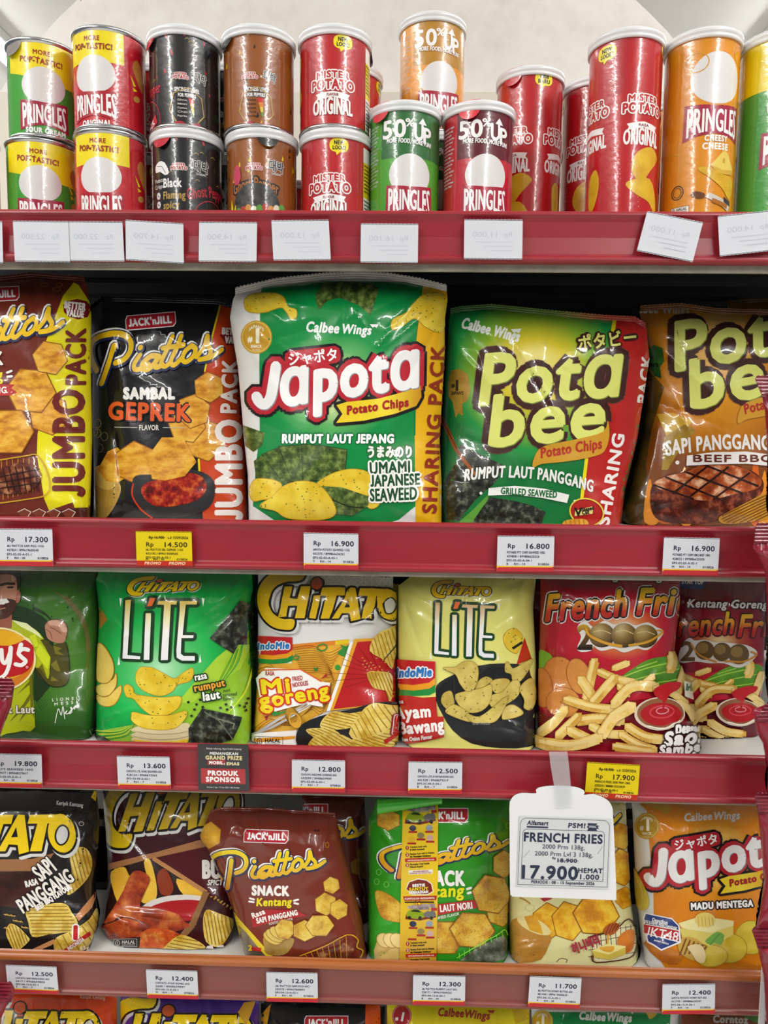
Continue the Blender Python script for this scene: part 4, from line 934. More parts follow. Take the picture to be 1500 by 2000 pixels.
for k in range(12): A.line([(100+k*6,870+k*34),(190+k*10,850+k*28),(250+k*10,900+k*28),(330+k*10,1000+k*22)], 4, '#8a5614', smooth=6)
for k in range(8): A.line([(470+k*12,1300-k*8),(560+k*8,1240-k*14),(640+k*6,1280-k*24),(720+k*2,1120-k*16)], 4, '#8a5614', smooth=6)
for k in range(7): A.line([(80+k*30,1400),(200+k*30,1320+k*6),(330+k*20,1380),(430+k*6,1340+k*8)], 4, '#8a5614', smooth=6)
for x, y, r in ((650,715,40), (430,800,24)): A.ring(x, y, r, r*.7, 12, '#3a8a3a', rot=-10)
A.ell(780, 885, 24, 24, '#3a9a3a'); A.poly([(580,880),(600,890),(620,875),(615,905),(590,920)], '#2a7a3a'); A.poly([(780,760),(820,720),(800,690),(850,705),(880,690),(860,740),(840,790),(800,780)], '#2f8a35', smooth=2)
A.poly([(640,980),(690,930),(695,960)], '#a82a24'); A.poly([(160,1300),(195,1290),(180,1340)], '#a82a24'); A.poly([(690,1060),(720,1070),(705,1090)], '#2a7a5a')
A.poly([(885,665),(920,668),(720,1250),(690,1252)], '#f2f2ee'); A.poly([(920,640),(1280,625),(1290,1190),(720,1250)], '#e0a02a'); A.poly([(945,665),(1290,652),(1292,1180),(750,1235)], '#b41c1e')
for k in range(14): a_ = math.radians(150+k*17); A.line([(1100+80*math.cos(a_),950+80*math.sin(a_)),(1040+(210+50*(k % 3))*math.cos(a_)*1.1,940+220*math.sin(a_))], 3, '#7d1214')
A.poly([(100,640-22),(400,632),(400,740),(390,850),(110,850)], '#e4e4e2'); indomie(A, 100, 615, 300, 240, 'IndoMie')
A.poly([(110,980),(190,890),(470,895),(640,1000),(720,1010),(700,1100),(640,1110),(660,1215),(500,1190),(250,1260),(150,1180)], '#f2f2ee'); A.line([(160,910),(470,895),(645,1000)], 12, '#d9622a', caps=0); A.poly([(200,1240),(290,1265),(430,1225),(380,1250),(250,1300)], '#2a8a3c')
A.text('RASA', 225, 955, 38, '#b42a2a', w=70, bold=1.5); A.text('FRIED', 450, 995, 42, '#b42a2a', w=85, rot=-8, bold=1.5); A.text('NOODLES', 475, 1042, 40, '#b42a2a', w=130, rot=-9, bold=1.5)
A.text('Mi', 275, 1100, 122, '#f0d81c', w=215, rot=-6, bold=9, out=[(14, '#c9341c')]); A.text('goreng', 430, 1175, 118, '#f0d81c', w=570, rot=-11, bold=8, out=[(14, '#c9341c')])
for o_ in (0, 35): A.line([(75,1450+o_*.5),(350,1290+o_),(520,1180+o_*.6)], 22, '#b4b4b4', w1=10); A.line([(350,1290+o_),(550,1190+o_*.4)], 8, '#e0e0de')
for k in range(5): A.ring(400+k*6, 1290+k*9, 46, 62, 13, '#d9a436', rot=-20); A.ring(400+k*6, 1290+k*9, 53, 69, 3, '#7a4d12', rot=-20)
A.poly([(60,1450),(430,1410),(430,1540),(60,1560)], '#f0eee8'); A.poly([(100,1480),(420,1455),(420,1480),(100,1510)], '#e0962a')
A.poly([(430,1450),(480,1360),(640,1290),(880,1240),(1290,1180),(1310,1560),(520,1560),(440,1520)], '#1f1f20', smooth=2)
ripple(A, [(1040,740),(1080,620),(1180,560),(1270,530),(1275,700),(1240,800),(1215,900),(1150,820)], 9, 75); A.line([(1275,650),(1230,720),(1150,820)], 14, '#2a2a2c', smooth=4, w1=8)
ripple(A, [(1022,930),(1150,920),(1220,960),(1215,1150),(1190,1170),(1170,1090),(1080,1060)], 8, 70)
for k in range(26): A.ell(985+(k*67) % 250, 800+(k*41) % 140, 9, 3.5, '#e0b85a', rot=(k*37) % 180, n=6)
ripple(A, [(660,1320),(750,1250),(880,1270),(1000,1260),(940,1370),(800,1400),(650,1390)], 9, 15); ripple(A, [(515,1410),(600,1390),(760,1400),(830,1480),(660,1500)], 6, 20); ripple(A, [(550,1500),(640,1440),(830,1440),(960,1540),(780,1560),(560,1550)], 9, 30)
ripple(A, [(880,1430),(980,1260),(1080,1190),(1200,1210),(1285,1210),(1270,1320),(1130,1440),(1000,1500)], 12, 60); ripple(A, [(900,1480),(1050,1450),(1200,1400),(1280,1390),(1300,1540),(1000,1560)], 10, 20)
A.text('1', 1215, 1430, 145, '#f2f0ea', bold=14, out=[(10, '#8a1c1c')], rot=6); A.text('1', 1215, 1430, 145, '#b8201f', bold=8, rot=6); A.poly([(1150,1480),(1240,1410),(1250,1440),(1160,1515)], '#b8201f')
chitato(A, [(130,330), (1290,340), (350,560)], R3, fill=gcrop([(0, '#c8a012'), (1, '#e2bc14')], R3, 0, 80, 0, 480), dotc='#a8431f')
halal(A, 110, 1465, 210)
b.build('snack_bag', 'white and yellow fried-noodle flavour chip bag with an orange noodle picture', seal=None)

# pale yellow bag
b = Bag(L=[(1108,808),(1126,802),(1144,778),(1284,778),(1360,782),(1459,790),(1480,791)], R=[(1108,1049),(1187,1041),(1295,1047),(1480,1045)], Tp=[(774,1136),(812,1112),(1050,1112)], Bt=[(774,1476),(1050,1482)], row=2, Y=0.052, T=0.036, lean=0.03, seed=39,
        creases=[(790,1150,35,9,80,2.4,0), (1040,1190,150,10,70,2.0,0), (1030,1130,120,8,70,1.6,0)])
b.base(gcrop([(0, '#c9c763'), (0.35, '#dcd975'), (1, '#e2de7c')], R4, 0, 100, 0, 900)); A = b.A.crop(*R4)
A.text('Keripik Kentang', 1105, 132, 30, '#2a2a20', w=215, rot=-2, bold=1.2)
chitato(A, [(360,225), (868,238), (440,298)], R4, fill=gcrop([(0, '#b8921a'), (1, '#d9b41c')], R4, 0, 130, 0, 290), dotc='#a8431f'); lite(A, [(390,335), (895,362), (385,770)], R4, gcrop([(0, '#d0a468'), (0.35, '#f0e6c8'), (0.5, '#f4f4f2'), (1, '#e4e8ee')], R4, 0, 330, 0, 790))
A.poly([(1150,630),(1210,810),(1080,865),(1110,760)], '#b8301c')
potatochip(A, [(968,640),(1000,580),(1060,552),(1120,600),(1132,660),(1100,740),(1070,765),(1000,720)]); A.line([(1045,725),(1130,670)], 22, '#2a2c20', caps=0)
A.poly([(395,1070),(430,1010),(560,940),(760,870),(960,850),(1160,870),(1200,950),(1250,1100),(1250,1480),(1180,1560),(950,1570),(700,1530),(540,1420),(450,1280),(400,1170)], '#262829', smooth=2)
A.poly([(410,1080),(560,950),(760,900),(1000,880),(1180,930),(1240,1080),(1240,1220),(1120,1280),(900,1340),(700,1340),(520,1290),(430,1190)], '#1b1c1e', smooth=2)
for pts in ([(735,1060),(760,1000),(820,965),(870,985),(860,1010),(800,1050),(745,1085)], [(860,1010),(960,980),(1020,1000),(1000,1080),(900,1100)], [(985,850),(1010,840),(1040,890),(1080,880),(1210,812),(1180,900),(1110,1000),(1050,1000),(1030,940),(985,920)], [(445,1180),(460,1110),(520,1085),(545,1140),(550,1200),(500,1240)],
            [(840,1130),(960,1090),(1040,1000),(1100,1010),(1095,1110),(1020,1180),(900,1230),(850,1190)], [(1100,1060),(1180,980),(1220,1010),(1240,1130),(1200,1240),(1140,1230),(1140,1160)], [(560,1120),(640,1090),(780,1060),(850,1030),(870,1060),(850,1180),(780,1250),(680,1265),(600,1210)],
            [(480,1260),(540,1200),(620,1230),(680,1280),(690,1340),(600,1320)], [(960,1320),(980,1230),(1050,1205),(1130,1270),(1060,1310)], [(655,1275),(760,1300),(880,1220),(960,1150),(1005,1140),(970,1240),(900,1340),(800,1355),(700,1345)], [(460,890),(560,880),(620,840),(690,830),(745,870),(755,960),(720,1060),(660,1085),(600,1020),(560,940)]):
    potatochip(A, pts, mottled('#b8a04a', '#d6c26a', 26, speck='#6d6a2c', speck_scale=110, speck_size=.16), edge='#8a7424')
A.text('Saran Penyajian', 780, 1368, 22, '#8a8a88', w=150, bold=.8)
A.line([(545,960),(560,1180)], 4, '#3a3c3e'); 
A.poly([(70,810),(390,850),(395,1080),(400,1180),(410,1300),(465,1300),(465,1470),(300,1510),(130,1530),(90,1400),(95,1120),(60,1000)], '#b8261f'); A.poly([(60,1000),(395,980),(398,1130),(90,1160)], '#dcd975'); indomie(A, 70, 815, 325, 315, 'IndoMie')
A.poly([(88,1120),(390,1150),(412,1300),(465,1298),(465,1470),(130,1535),(85,1400)], '#b8261f')
A.text('Rasa', 100, 1190, 34, '#f2eee8', w=80, bold=2); A.text('Ayam', 215, 1310, 102, '#f4f2ee', w=275, rot=-5, bold=7); A.text('Bawang', 290, 1430, 102, '#f4f2ee', w=350, rot=-6, bold=7); A.text('Chicken Onion Flavour', 225, 1495, 34, '#f4f2ee', w=290, rot=-7, bold=2)
b.build('snack_bag', 'pale yellow chip bag with a black bowl of chips and a red flavour badge', seal=None)

# red fries bags
FFG = lambda crop, y0, y1: gcrop([(0, '#e6c81c'), (0.45, '#d9902a'), (0.75, '#b8301f'), (1, '#a82020')], crop, 0, y0, 0, y1)
FRY = lambda: mottled('#c99a3c', '#e2bf66', 14, lo=.4, hi=.62, c3='#ecd28a')
def fry(A, x0, y0, x1, y1, w, bend=0):
    m = ((x0+x1)/2-(y1-y0)*bend, (y0+y1)/2+(x1-x0)*bend); p = spline([(x0,y0), m, (x1,y1)], 6)
    l = A.line(p, w+5, '#a8762a', caps=4); A.line(p, w, FRY(), caps=4, layer=(l or 1)+1); A.line(p+np.array([-w*.14, -w*.14]), w*.4, '#e6cd84', caps=4, layer=(l or 1)+2)
def fries_art(A, C, front):
    k = 1.0
    A.poly([(120,600),(620,640),(1000,560),(1000,800),(100,900)], '#b5182c')
    A.poly([(590,720),(680,640),(780,585),(900,570),(1000,590),(1010,760),(760,780)], mottled('#3f7a1c', '#5f9a2a', 16), smooth=3)
    for q in ([(600,700),(760,640),(940,600)], [(620,730),(800,680),(980,640)], [(700,640),(820,600)], [(720,740),(880,720),(990,700)]): A.line(q, 8, '#9ac44a', smooth=4)
    A.poly([(95,540),(150,540),(190,580),(160,640),(110,720),(90,700)], '#6a9a2a', smooth=2)
    for cx, cy, rx, ry, ro in ((235,690,100,120,-20), (345,690,70,110,-15), (125,760,60,120,-5), (250,850,100,90,0)): A.ell(cx, cy, rx+4, ry+4, '#8a4a1c', rot=ro); A.ell(cx, cy, rx, ry, mottled('#b5692a', '#cf8a40', 10, speck='#8a4d1c', speck_scale=60, speck_size=.08), rot=ro)
    for k in range(5): A.line([(90,900+k*14),(150,930+k*12),(220,945+k*10)], 5, '#6a3a14', smooth=4)
    for f in ((560,640,640,610,40,0), (440,600,390,830,56,0), (470,660,680,730,48,.05), (360,710,420,800,60,0), (430,850,560,700,60,0), (590,750,640,800,44,0), (640,760,790,690,36,.1), (900,650,910,560,60,.1), (990,640,940,800,50,0), (270,830,560,890,56,.05), (560,860,800,750,62,-.2), (800,760,980,860,44,-.1), (940,850,1030,950,40,-.1), (330,960,600,960,62,-.05), (100,1050,260,890,50,.05), (220,1050,340,930,56,0), (290,1020,420,1080,64,0), (420,990,620,1040,50,.1), (640,990,860,1070,56,.1), (600,1040,800,1130,48,.05), (480,1040,660,870,70,-.1), (100,1080,460,1060,64,.1), (560,1110,780,1140,50,0)): fry(A, *f)
    A.ell(822, 915, 148, 98, '#d9c9b4', rot=3); A.ell(826, 912, 136, 88, '#8a5a3a', rot=3); A.ell(830, 918, 120, 66, '#a8181f', rot=3); A.ring(835, 905, 70, 34, 9, '#c9404a'); A.ring(838, 898, 36, 17, 6, '#d98a90')
    A.poly([(780,770),(820,740),(880,725),(940,730),(930,770),(880,800),(850,860),(835,840),(795,810)], '#b01c24', smooth=3); A.line([(845,850),(843,890)], 12, '#a8181f')
    A.line([(750,985),(860,1000),(940,960)], 8, '#f0e6da', smooth=4)
def fries_logo(A):
    A.ell(610, 430, 330, 240, rcrop([(0, '#f0ecc8'), (0.5, '#c9a84a'), (1, '#b5182c')], R5, 610, 430, 325, 235)) if False else None
    for tx, x, y, h, w, ro in (('French', 385, 335, 165, 480, -4), ('Fries', 900, 310, 165, 400, -1)):
        A.text(tx, x, y, h, '#d9d4d0', w=w, rot=ro, shear=.22, bold=24, shift=(4, 6)); A.text(tx, x, y, h, '#1c1412', w=w, rot=ro, shear=.22, bold=17); A.text(tx, x, y, h, FFG(R5, 150, 340), w=w, rot=ro, shear=.22, bold=7)
    l = A.hull([spline([(345,395),(380,360),(410,385),(440,400),(500,360),(560,385),(630,368),(690,390),(760,370),(815,400),(850,415),(840,440),(815,470),(760,520),(700,510),(620,535),(560,510),(480,525),(430,490),(415,525),(345,525),(370,450)], 3, True)], 10, '#d6d2cc')
    A.text('2', 382, 522, 150, gcrop([(0, '#c99a2a'), (0.4, '#6a4a1c'), (1, '#1c1410')], R5, 0, 370, 0, 525), w=80, bold=7)
    for x, y, r in ((485,440,78), (620,440,78), (748,445,74)): A.ell(x, y, r, r*.95, rcrop([(0, '#b5a06a'), (0.5, '#7a6030'), (1, '#2c2012')], R5, x-20, y-30, 110)); A.line([(x-50,y-20),(x,y-30),(x+55,y-10)], 5, '#c9b880', smooth=4)
    A.line([(390,400),(410,440),(500,485),(600,505)], 14, '#c9942a', smooth=5, w1=18); A.line([(650,500),(760,480),(840,430),(848,410),(815,410)], 16, '#c9942a', smooth=5, w1=8)
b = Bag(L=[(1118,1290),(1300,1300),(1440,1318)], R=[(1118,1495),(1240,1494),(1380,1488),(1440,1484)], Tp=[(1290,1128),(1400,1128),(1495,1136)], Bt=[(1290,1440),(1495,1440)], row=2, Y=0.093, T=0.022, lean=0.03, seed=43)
b.base(rcrop([(0, '#d9c48a'), (0.28, '#a8522c'), (0.5, '#8a1426'), (1.2, '#5f0e1c')], R5, 1200, 480, 420, 330)); A = b.A  # reds of the front fries bag darkened to paint in the shade
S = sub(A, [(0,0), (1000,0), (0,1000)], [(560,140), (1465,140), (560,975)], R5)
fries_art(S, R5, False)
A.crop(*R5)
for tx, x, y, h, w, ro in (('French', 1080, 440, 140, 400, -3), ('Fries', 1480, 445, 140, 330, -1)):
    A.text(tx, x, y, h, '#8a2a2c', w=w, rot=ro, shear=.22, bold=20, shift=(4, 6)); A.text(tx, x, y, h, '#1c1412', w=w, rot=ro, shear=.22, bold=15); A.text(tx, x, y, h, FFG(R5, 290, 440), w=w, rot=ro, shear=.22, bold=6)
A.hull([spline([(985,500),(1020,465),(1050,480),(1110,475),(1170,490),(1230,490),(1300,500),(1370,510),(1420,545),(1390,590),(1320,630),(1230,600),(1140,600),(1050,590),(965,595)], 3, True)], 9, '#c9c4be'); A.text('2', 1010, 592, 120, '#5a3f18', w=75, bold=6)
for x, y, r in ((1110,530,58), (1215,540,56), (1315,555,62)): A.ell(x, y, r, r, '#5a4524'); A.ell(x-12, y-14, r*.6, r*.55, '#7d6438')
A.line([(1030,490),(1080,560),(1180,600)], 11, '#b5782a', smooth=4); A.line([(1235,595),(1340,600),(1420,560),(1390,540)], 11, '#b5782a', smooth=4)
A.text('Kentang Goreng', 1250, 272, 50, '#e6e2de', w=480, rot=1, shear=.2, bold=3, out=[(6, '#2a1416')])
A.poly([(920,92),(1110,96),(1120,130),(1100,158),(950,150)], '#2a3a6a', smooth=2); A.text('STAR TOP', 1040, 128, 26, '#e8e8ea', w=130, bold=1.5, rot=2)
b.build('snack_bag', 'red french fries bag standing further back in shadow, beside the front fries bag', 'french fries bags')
b = Bag(L=[(1108,1056),(1290,1053),(1420,1052),(1490,1052)], R=[(1108,1329),(1180,1327),(1272,1317),(1318,1336),(1420,1355),(1490,1360)], Tp=[(1046,1114),(1360,1118)], Bt=[(1046,1484),(1360,1490)], row=2, Y=0.046, T=0.032, lean=0.03, seed=45,
        creases=[(1318,1275,130,10,110,2.2,0), (1095,1180,95,6,200,1.2,1)])
b.base(rcrop([(0, '#ecdcae'), (0.28, '#c9703a'), (0.5, '#b5182c'), (1.2, '#8a1020')], R5, 600, 420, 520, 350)); A = b.A.crop(*R5)
fries_art(A, R5, True); fries_logo(A)
A.text('Kentang Goreng', 590, 100, 50, '#e6e2de', w=520, rot=1, shear=.2, bold=3, out=[(6, '#2a1416')])
A.poly([(960,720),(1010,735),(1020,840),(965,815)], '#e6dfc8'); A.text('Irit', 990, 780, 40, '#2a6a3a', w=40, rot=8, bold=3)
A.text('Dengan', 990, 1030, 44, '#f2f0ee', w=130, bold=5, out=[(8, '#2a1214')], rot=-4); A.text('Saos', 965, 1095, 80, '#f2f0ee', w=215, bold=8, shear=.2, out=[(10, '#2a1214')], rot=-4); A.text('Sambal', 945, 1145, 54, '#f2f0ee', w=235, bold=6, shear=.2, out=[(9, '#2a1214')], rot=-4); A.text('Balado', 945, 1200, 54, '#f2f0ee', w=235, bold=6, shear=.2, out=[(9, '#2a1214')], rot=-4)
b.build('snack_bag', 'red french fries bag at the shelf front, fries and dripping ketchup printed on it', 'french fries bags')
# ------------------------------------------------------------------ fourth shelf
b = Bag(L=[(1538,-150),(1890,-150)], R=[(1538,188),(1600,194),(1640,193),(1725,184),(1790,192),(1840,182),(1890,176)], Tp=[(-150,1536),(194,1540)], Bt=[(-150,1876),(194,1880)], row=3, Y=0.048, T=0.036, lean=0.035, seed=51, creases=[(150,1560,110,7,60,2.2,0), (165,1640,100,8,70,1.8,0)])
b.base('#1c1818'); A = b.A.crop(*Q1)
A.poly([(-300,470),(200,460),(330,425),(300,470),(200,535),(-300,540)], '#9a6a42'); A.poly([(-300,540),(200,535),(260,600),(250,700),(100,760),(-300,700)], mottled('#2c1512', '#4a241c', 10, stretch=(1, 3)), smooth=1)
A.poly([(555,85),(575,45),(590,50),(585,110)], '#d9b81c')
ripple(A, [(415,430),(470,390),(530,400),(562,470),(545,560),(480,640),(410,680),(440,560)], 9, 75)
A.poly([(270,480),(420,420),(440,560),(300,610),(250,560)], '#1c1818')
for q in ([(460,810),(600,640),(560,760),(480,840)], [(200,1010),(330,950),(340,975),(240,1020)]): A.poly(q, '#c98a5a')
ripple(A, [(165,770),(300,735),(400,735),(440,790),(475,850),(440,900),(300,920),(200,935),(175,850)], 10, 0); ripple(A, [(38,910),(60,855),(110,870),(170,930),(180,960),(110,1020),(90,1020),(60,970)], 7, 70); ripple(A, [(330,1000),(345,940),(430,900),(540,830),(585,760),(595,830),(560,950),(500,1020),(360,1020)], 8, 60)
for k in range(22): A.ell(30+(k*53) % 150, 800+(k*37) % 110, 8, 3.5, '#c9a24a', rot=(k*41) % 180, n=6)
chitato(A, [(-524,296), (458,292), (-340,505)], Q1)
A.text('Keripik Kentang', 425, 140, 26, '#e6e2de', w=160, bold=1, rot=5); A.ring(495, 245, 14, 12, 3, '#d6d2ce')
for tx, x, y, h, w, ro in (('SAPI', 300, 562, 105, 118, -38), ('PANGGANG', 300, 690, 92, 365, -33)): A.text(tx, x, y, h, '#efeae2', w=w, rot=ro, bold=4, out=[(6, '#1a1414')])
A.text('RASA', 200, 622, 38, '#efeae2', w=75, rot=-14, bold=3); A.text('BEEF BBQ FLAVOUR', 335, 708, 34, '#efeae2', w=245, rot=-33, bold=3)
A.text('1', 462, 945, 80, '#b8201f', bold=10, out=[(9, '#f2f0ea')]); A.poly([(390,1010),(545,900),(550,925),(400,1030)], '#b8201f'); A.text('INDONESIA', 470, 985, 24, '#f2f0ea', w=110, rot=-34, bold=1.2); A.text('65g', 512, 1010, 24, '#f2e6c8', bold=1.2)
b.build('snack_bag', 'black chip bag with gold lettering and pale ridged chips on the fourth shelf')

b = Bag(L=[(1538,200),(1625,208),(1720,211),(1810,200),(1860,222),(1890,226)], R=[(1538,478),(1640,478),(1760,462),(1890,448)], Tp=[(200,1538),(478,1540)], Bt=[(200,1880),(478,1884)], row=3, Y=0.062, T=0.030, lean=0.05, seed=53, creases=[(215,1790,20,8,90,1.8,0), (250,1780,5,6,120,1.4,0)])
b.base(gcrop([(0, '#241014'), (0.35, '#3f141c'), (1, '#4a141c')], Q1, 0, 50, 0, 1000)); A = b.A.crop(*Q1)
A.poly([(660,490),(950,420),(1220,345),(1330,370),(940,455),(660,530)], '#a8744a'); A.poly([(940,455),(1330,370),(1480,600),(1440,1000),(1260,660)], '#4f1018')
A.poly([(660,530),(920,460),(1260,660),(1180,860),(1000,930),(640,900)], '#2a1410')
for q in ([(680,540),(760,510),(790,560),(860,640),(740,740),(690,640)], [(880,480),(920,470),(960,640),(940,720),(860,720),(900,600)], [(1080,580),(1240,650),(1230,690),(1120,680)]): A.poly(q, mottled('#e0a024', '#ecc848', 9), smooth=3)
for q in ([(960,560),(1010,520),(1060,620),(1040,680),(980,670)],): A.poly(q, '#8a3414', smooth=3)
A.line([(935,455),(1260,665)], 26, '#b8814f', caps=0); A.line([(1262,660),(1180,850),(1100,950)], 40, '#8a6038', caps=0)
A.poly([(1130,850),(1450,600),(1460,1040),(1000,1040)], '#3a1216'); A.line([(1260,665),(1180,860),(1090,960)], 36, '#8a6038', caps=0)
A.ell(1090, 760, 225, 82, '#d9d2cc', rot=-4); A.ell(1100, 775, 205, 66, '#a8181c', rot=-4); A.poly([(1180,850),(1262,680),(1330,720),(1300,860)], '#3a1216')
A.line([(1262,660),(1180,850),(1100,950)], 36, '#8a6038', caps=0)
CHK = lambda: mottled('#6a1f12', '#a8401c', 26, lo=.36, hi=.66, c3='#d07a3a', detail=6)
A.poly([(630,870),(700,760),(760,650),(800,560),(840,528),(890,545),(920,590),(880,680),(860,750),(890,830),(850,930),(740,960),(640,930)], CHK(), smooth=3); A.poly([(860,760),(960,760),(1090,800),(1130,840),(1160,870),(1000,920),(880,900)], CHK(), smooth=3); A.poly([(800,990),(870,900),(980,880),(1090,910),(1120,960),(1060,1030),(860,1050)], mottled('#8a2a10', '#c9541c', 30, lo=.36, hi=.66, c3='#e0a04a', detail=6), smooth=3)
A.line([(640,860),(760,820),(880,850)], 9, '#4a120c', smooth=3)
ripple(A, [(930,1040),(1000,1000),(1040,960),(1110,920),(1200,950),(1255,990),(1240,1030),(1100,1040),(980,1060)], 8, 10); ripple(A, [(1240,850),(1260,770),(1330,790),(1410,830),(1400,900),(1340,990),(1260,960)], 9, 80)
for k in range(20): A.ell(1290+(k*53) % 140, 690+(k*37) % 100, 9, 4, '#b8923a', rot=(k*41) % 180, n=6)
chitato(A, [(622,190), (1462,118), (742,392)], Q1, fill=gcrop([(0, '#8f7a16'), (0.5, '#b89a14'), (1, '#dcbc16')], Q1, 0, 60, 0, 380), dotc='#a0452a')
A.text('BUMBU', 1240, 575, 110, '#efeae2', w=300, bold=9, align='l'); A.text('SPICY', 1265, 620, 34, '#efeae2', w=90, bold=2, align='l', shear=.2)
A.poly([(700,945),(860,930),(850,1040),(700,1045)], '#161214'); halal(A, 705, 942, 135, '#d9d4d0')
for k in range(4): A.poly([(1250+k*58,1010),(1270+k*58,985),(1300+k*58,980),(1305+k*58,1005)], '#d9cfc8')
b.build('snack_bag', 'dark maroon chip bag with fried chicken wings, partly covered by the brown bag')

def small_piattos(A, crop, kx, ky, words, c3):
    pass
# brown bag behind, then the leaning brown bag
b = Bag(L=[(1555,590),(1890,600)], R=[(1555,712),(1650,716),(1760,724),(1890,728)], Tp=[(590,1556),(712,1560),(728,1566)], Bt=[(590,1872),(728,1874)], row=3, Y=0.115, T=0.034, lean=0.03, seed=57)
b.base('#5a2216'); A = b.A.crop(*Q2)  # base and chips darker than the front bag, shade painted into the colours
jacknjill(A, 870, 205, 310, 0); piattos(A, [(440,355), (1312,358), (568,575)], Q2)
for x, y, r in ((1300,550,60), (1270,640,75), (1330,690,60)): hexchip(A, x, y, r, 20, mat=mottled('#6a4418', '#8a6428', 30), edge='#4d2c10')
A.ring(1300, 262, 16, 20, 4, '#b06a35')
b.build('snack_bag', 'dark brown bag in shadow behind the leaning brown bag, only its right part visible', 'brown roasted beef bags')
b = Bag(L=[(1570,430),(1591,408),(1634,390),(1672,413),(1712,431),(1781,456),(1854,474),(1890,482)], R=[(1578,640),(1593,655),(1707,684),(1796,707),(1869,717),(1890,719)], Tp=[(390,1600),(412,1588),(432,1582),(520,1583),(640,1592),(719,1600)], Bt=[(390,1880),(480,1884),(719,1890)], row=3, Y=0.038, T=0.030, lean=0.02, seed=59, tt=.22, step=6,
        creases=[(500,1600,75,8,60,2.4,0), (470,1615,40,7,50,2.2,0), (630,1670,-80,8,80,2.6,0), (655,1600,75,9,160,2.0,0), (450,1620,110,7,60,2.0,0)])
b.base('#742c1e'); A = b.A.crop(*Q2)
A.poly([(300,985),(340,1040),(610,1340),(380,1345)], '#d9c22a'); A.poly([(340,1090),(400,1150),(480,1250),(560,1345),(390,1345)], mottled('#3a3228', '#8a7a6a', 20)); A.text('2', 430, 1285, 40, '#e8c81c', bold=4); A.rect(445, 1262, 515, 1290, '#b8201f', rot=10)
hexchip(A, 120, 400, 90, 35, 1.15, mottled('#c98a24', '#e6b438', 30)); jacknjill(A, 552, 408, 335, 2)
piattos(A, [(130,590), (1000,600), (258,810)], Q2, gcrop([(0, '#f2d81a'), (0.45, '#e8c01e'), (1, '#d9931f')], Q2, 0, 520, 0, 800))
A.text('SNACK', 585, 862, 75, '#f2efe8', w=280, bold=7, rot=1); A.text('Kentang', 612, 942, 62, '#e6da1c', w=265, bold=4, rot=-1, shear=.1)
for q in ([(425,885),(460,895)], [(420,910),(458,916)], [(765,905),(800,895)], [(768,922),(800,930)]): A.line(q, 15, '#f2efe8', caps=4)
A.poly([(440,1010),(560,970),(780,975),(870,1020),(800,1030),(620,1065),(450,1110),(440,1060)], '#a81c24'); A.text('Rasa', 500, 1020, 42, '#f2efe8', w=100, rot=-22, bold=3); A.text('SAPI PANGGANG', 640, 1045, 42, '#f2efe8', w=320, rot=-12, bold=3); A.text('ROASTED BEEF FLAVOR', 668, 1070, 20, '#d9c8b8', w=185, rot=-12, bold=1)
A.poly([(530,1190),(560,1170),(650,1200),(760,1190),(755,1250),(690,1320),(560,1315),(535,1250)], mottled('#8a6a2c', '#b0904a', 20), smooth=3)
for x, y in ((600,1190), (620,1170), (650,1150)): A.ell(x, y, 75, 42, '#d9bc5a', rot=30); A.ring(x, y, 75, 42, 4, '#9a6d1c', rot=30)
for x, y, r, q, s in ((1055,785,66,20,1), (1010,930,88,25,1), (1110,970,72,35,1.1), (700,1120,80,10,1), (850,1130,95,30,.85), (965,1090,108,0,.8)): hexchip(A, x, y, r, q, s, mottled('#b5862a', '#d6b040', 34, c3='#e2c860', lo=.36, hi=.62, detail=6))
A.poly([(930,1310),(1010,1280),(1110,1250),(1170,1200),(1210,1230),(1200,1330),(940,1340)], MEAT(), smooth=2); A.line([(815,1320),(1000,1250),(1170,1165),(1250,1200),(1240,1260),(1285,1290),(1270,1335)], 8, '#c9961c', smooth=3)
for k in range(8): A.line([(850+k*45,1305-k*18),(880+k*42,1340)], 4, '#c9961c')
A.ring(1022, 475, 14, 20, 5, '#c9822a'); A.text('Asli', 940, 372, 20, '#2a1410', bold=1)
b.build('snack_bag', 'leaning brown roasted beef snack bag, front and centre of the fourth shelf', 'brown roasted beef bags', seal='#7d3224', sealh=4, zig=5)

# green bag with the yellow promotion strip
b = Bag(L=[(1560,737),(1602,720),(1717,721),(1837,717),(1890,720)], R=[(1560,996),(1740,993),(1890,992)], Tp=[(717,1566),(740,1560),(860,1556),(996,1564)], Bt=[(717,1888),(996,1892)], row=3, Y=0.050, T=0.038, lean=0.035, seed=61, tt=.17, creases=[(735,1600,60,8,60,2,0), (985,1590,120,8,50,2,0)])
b.base('#2f9420'); A = b.A.crop(*Q3)
for x, y in ((150,650), (135,720), (205,740), (1095,310)): A.ring(x, y, 18, 20, 5, '#7ac45a')
hexchip(A, 220, 270, 92, 30, .8, HEXG()); jacknjill(A, 625, 235, 350, 0)
piattos(A, [(165,530), (1100,425), (300,690)], Q3, gcrop([(0, '#f2d81a'), (0.5, '#ecb91e'), (1, '#d9861f')], Q3, 0, 340, 0, 680))
A.text('SNACK', 600, 745, 110, '#f4f2ee', w=350, bold=8); A.text('Kentang', 560, 830, 90, '#e6e01c', w=415, bold=5, rot=-2, shear=.1)
for q in ([(795,775),(825,765)], [(800,805),(828,798)]): A.line(q, 18, '#f2efe8', caps=4)
A.poly([(420,900),(840,850),(890,905),(800,920),(600,960),(420,960)], '#b0181f'); A.text('RUMPUT LAUT NORI', 620, 935, 50, '#f2efe8', w=425, rot=-6, bold=3); A.text('SEAWEED FLAVOR', 640, 980, 22, '#e0e6d8', w=200, rot=-12, bold=1)
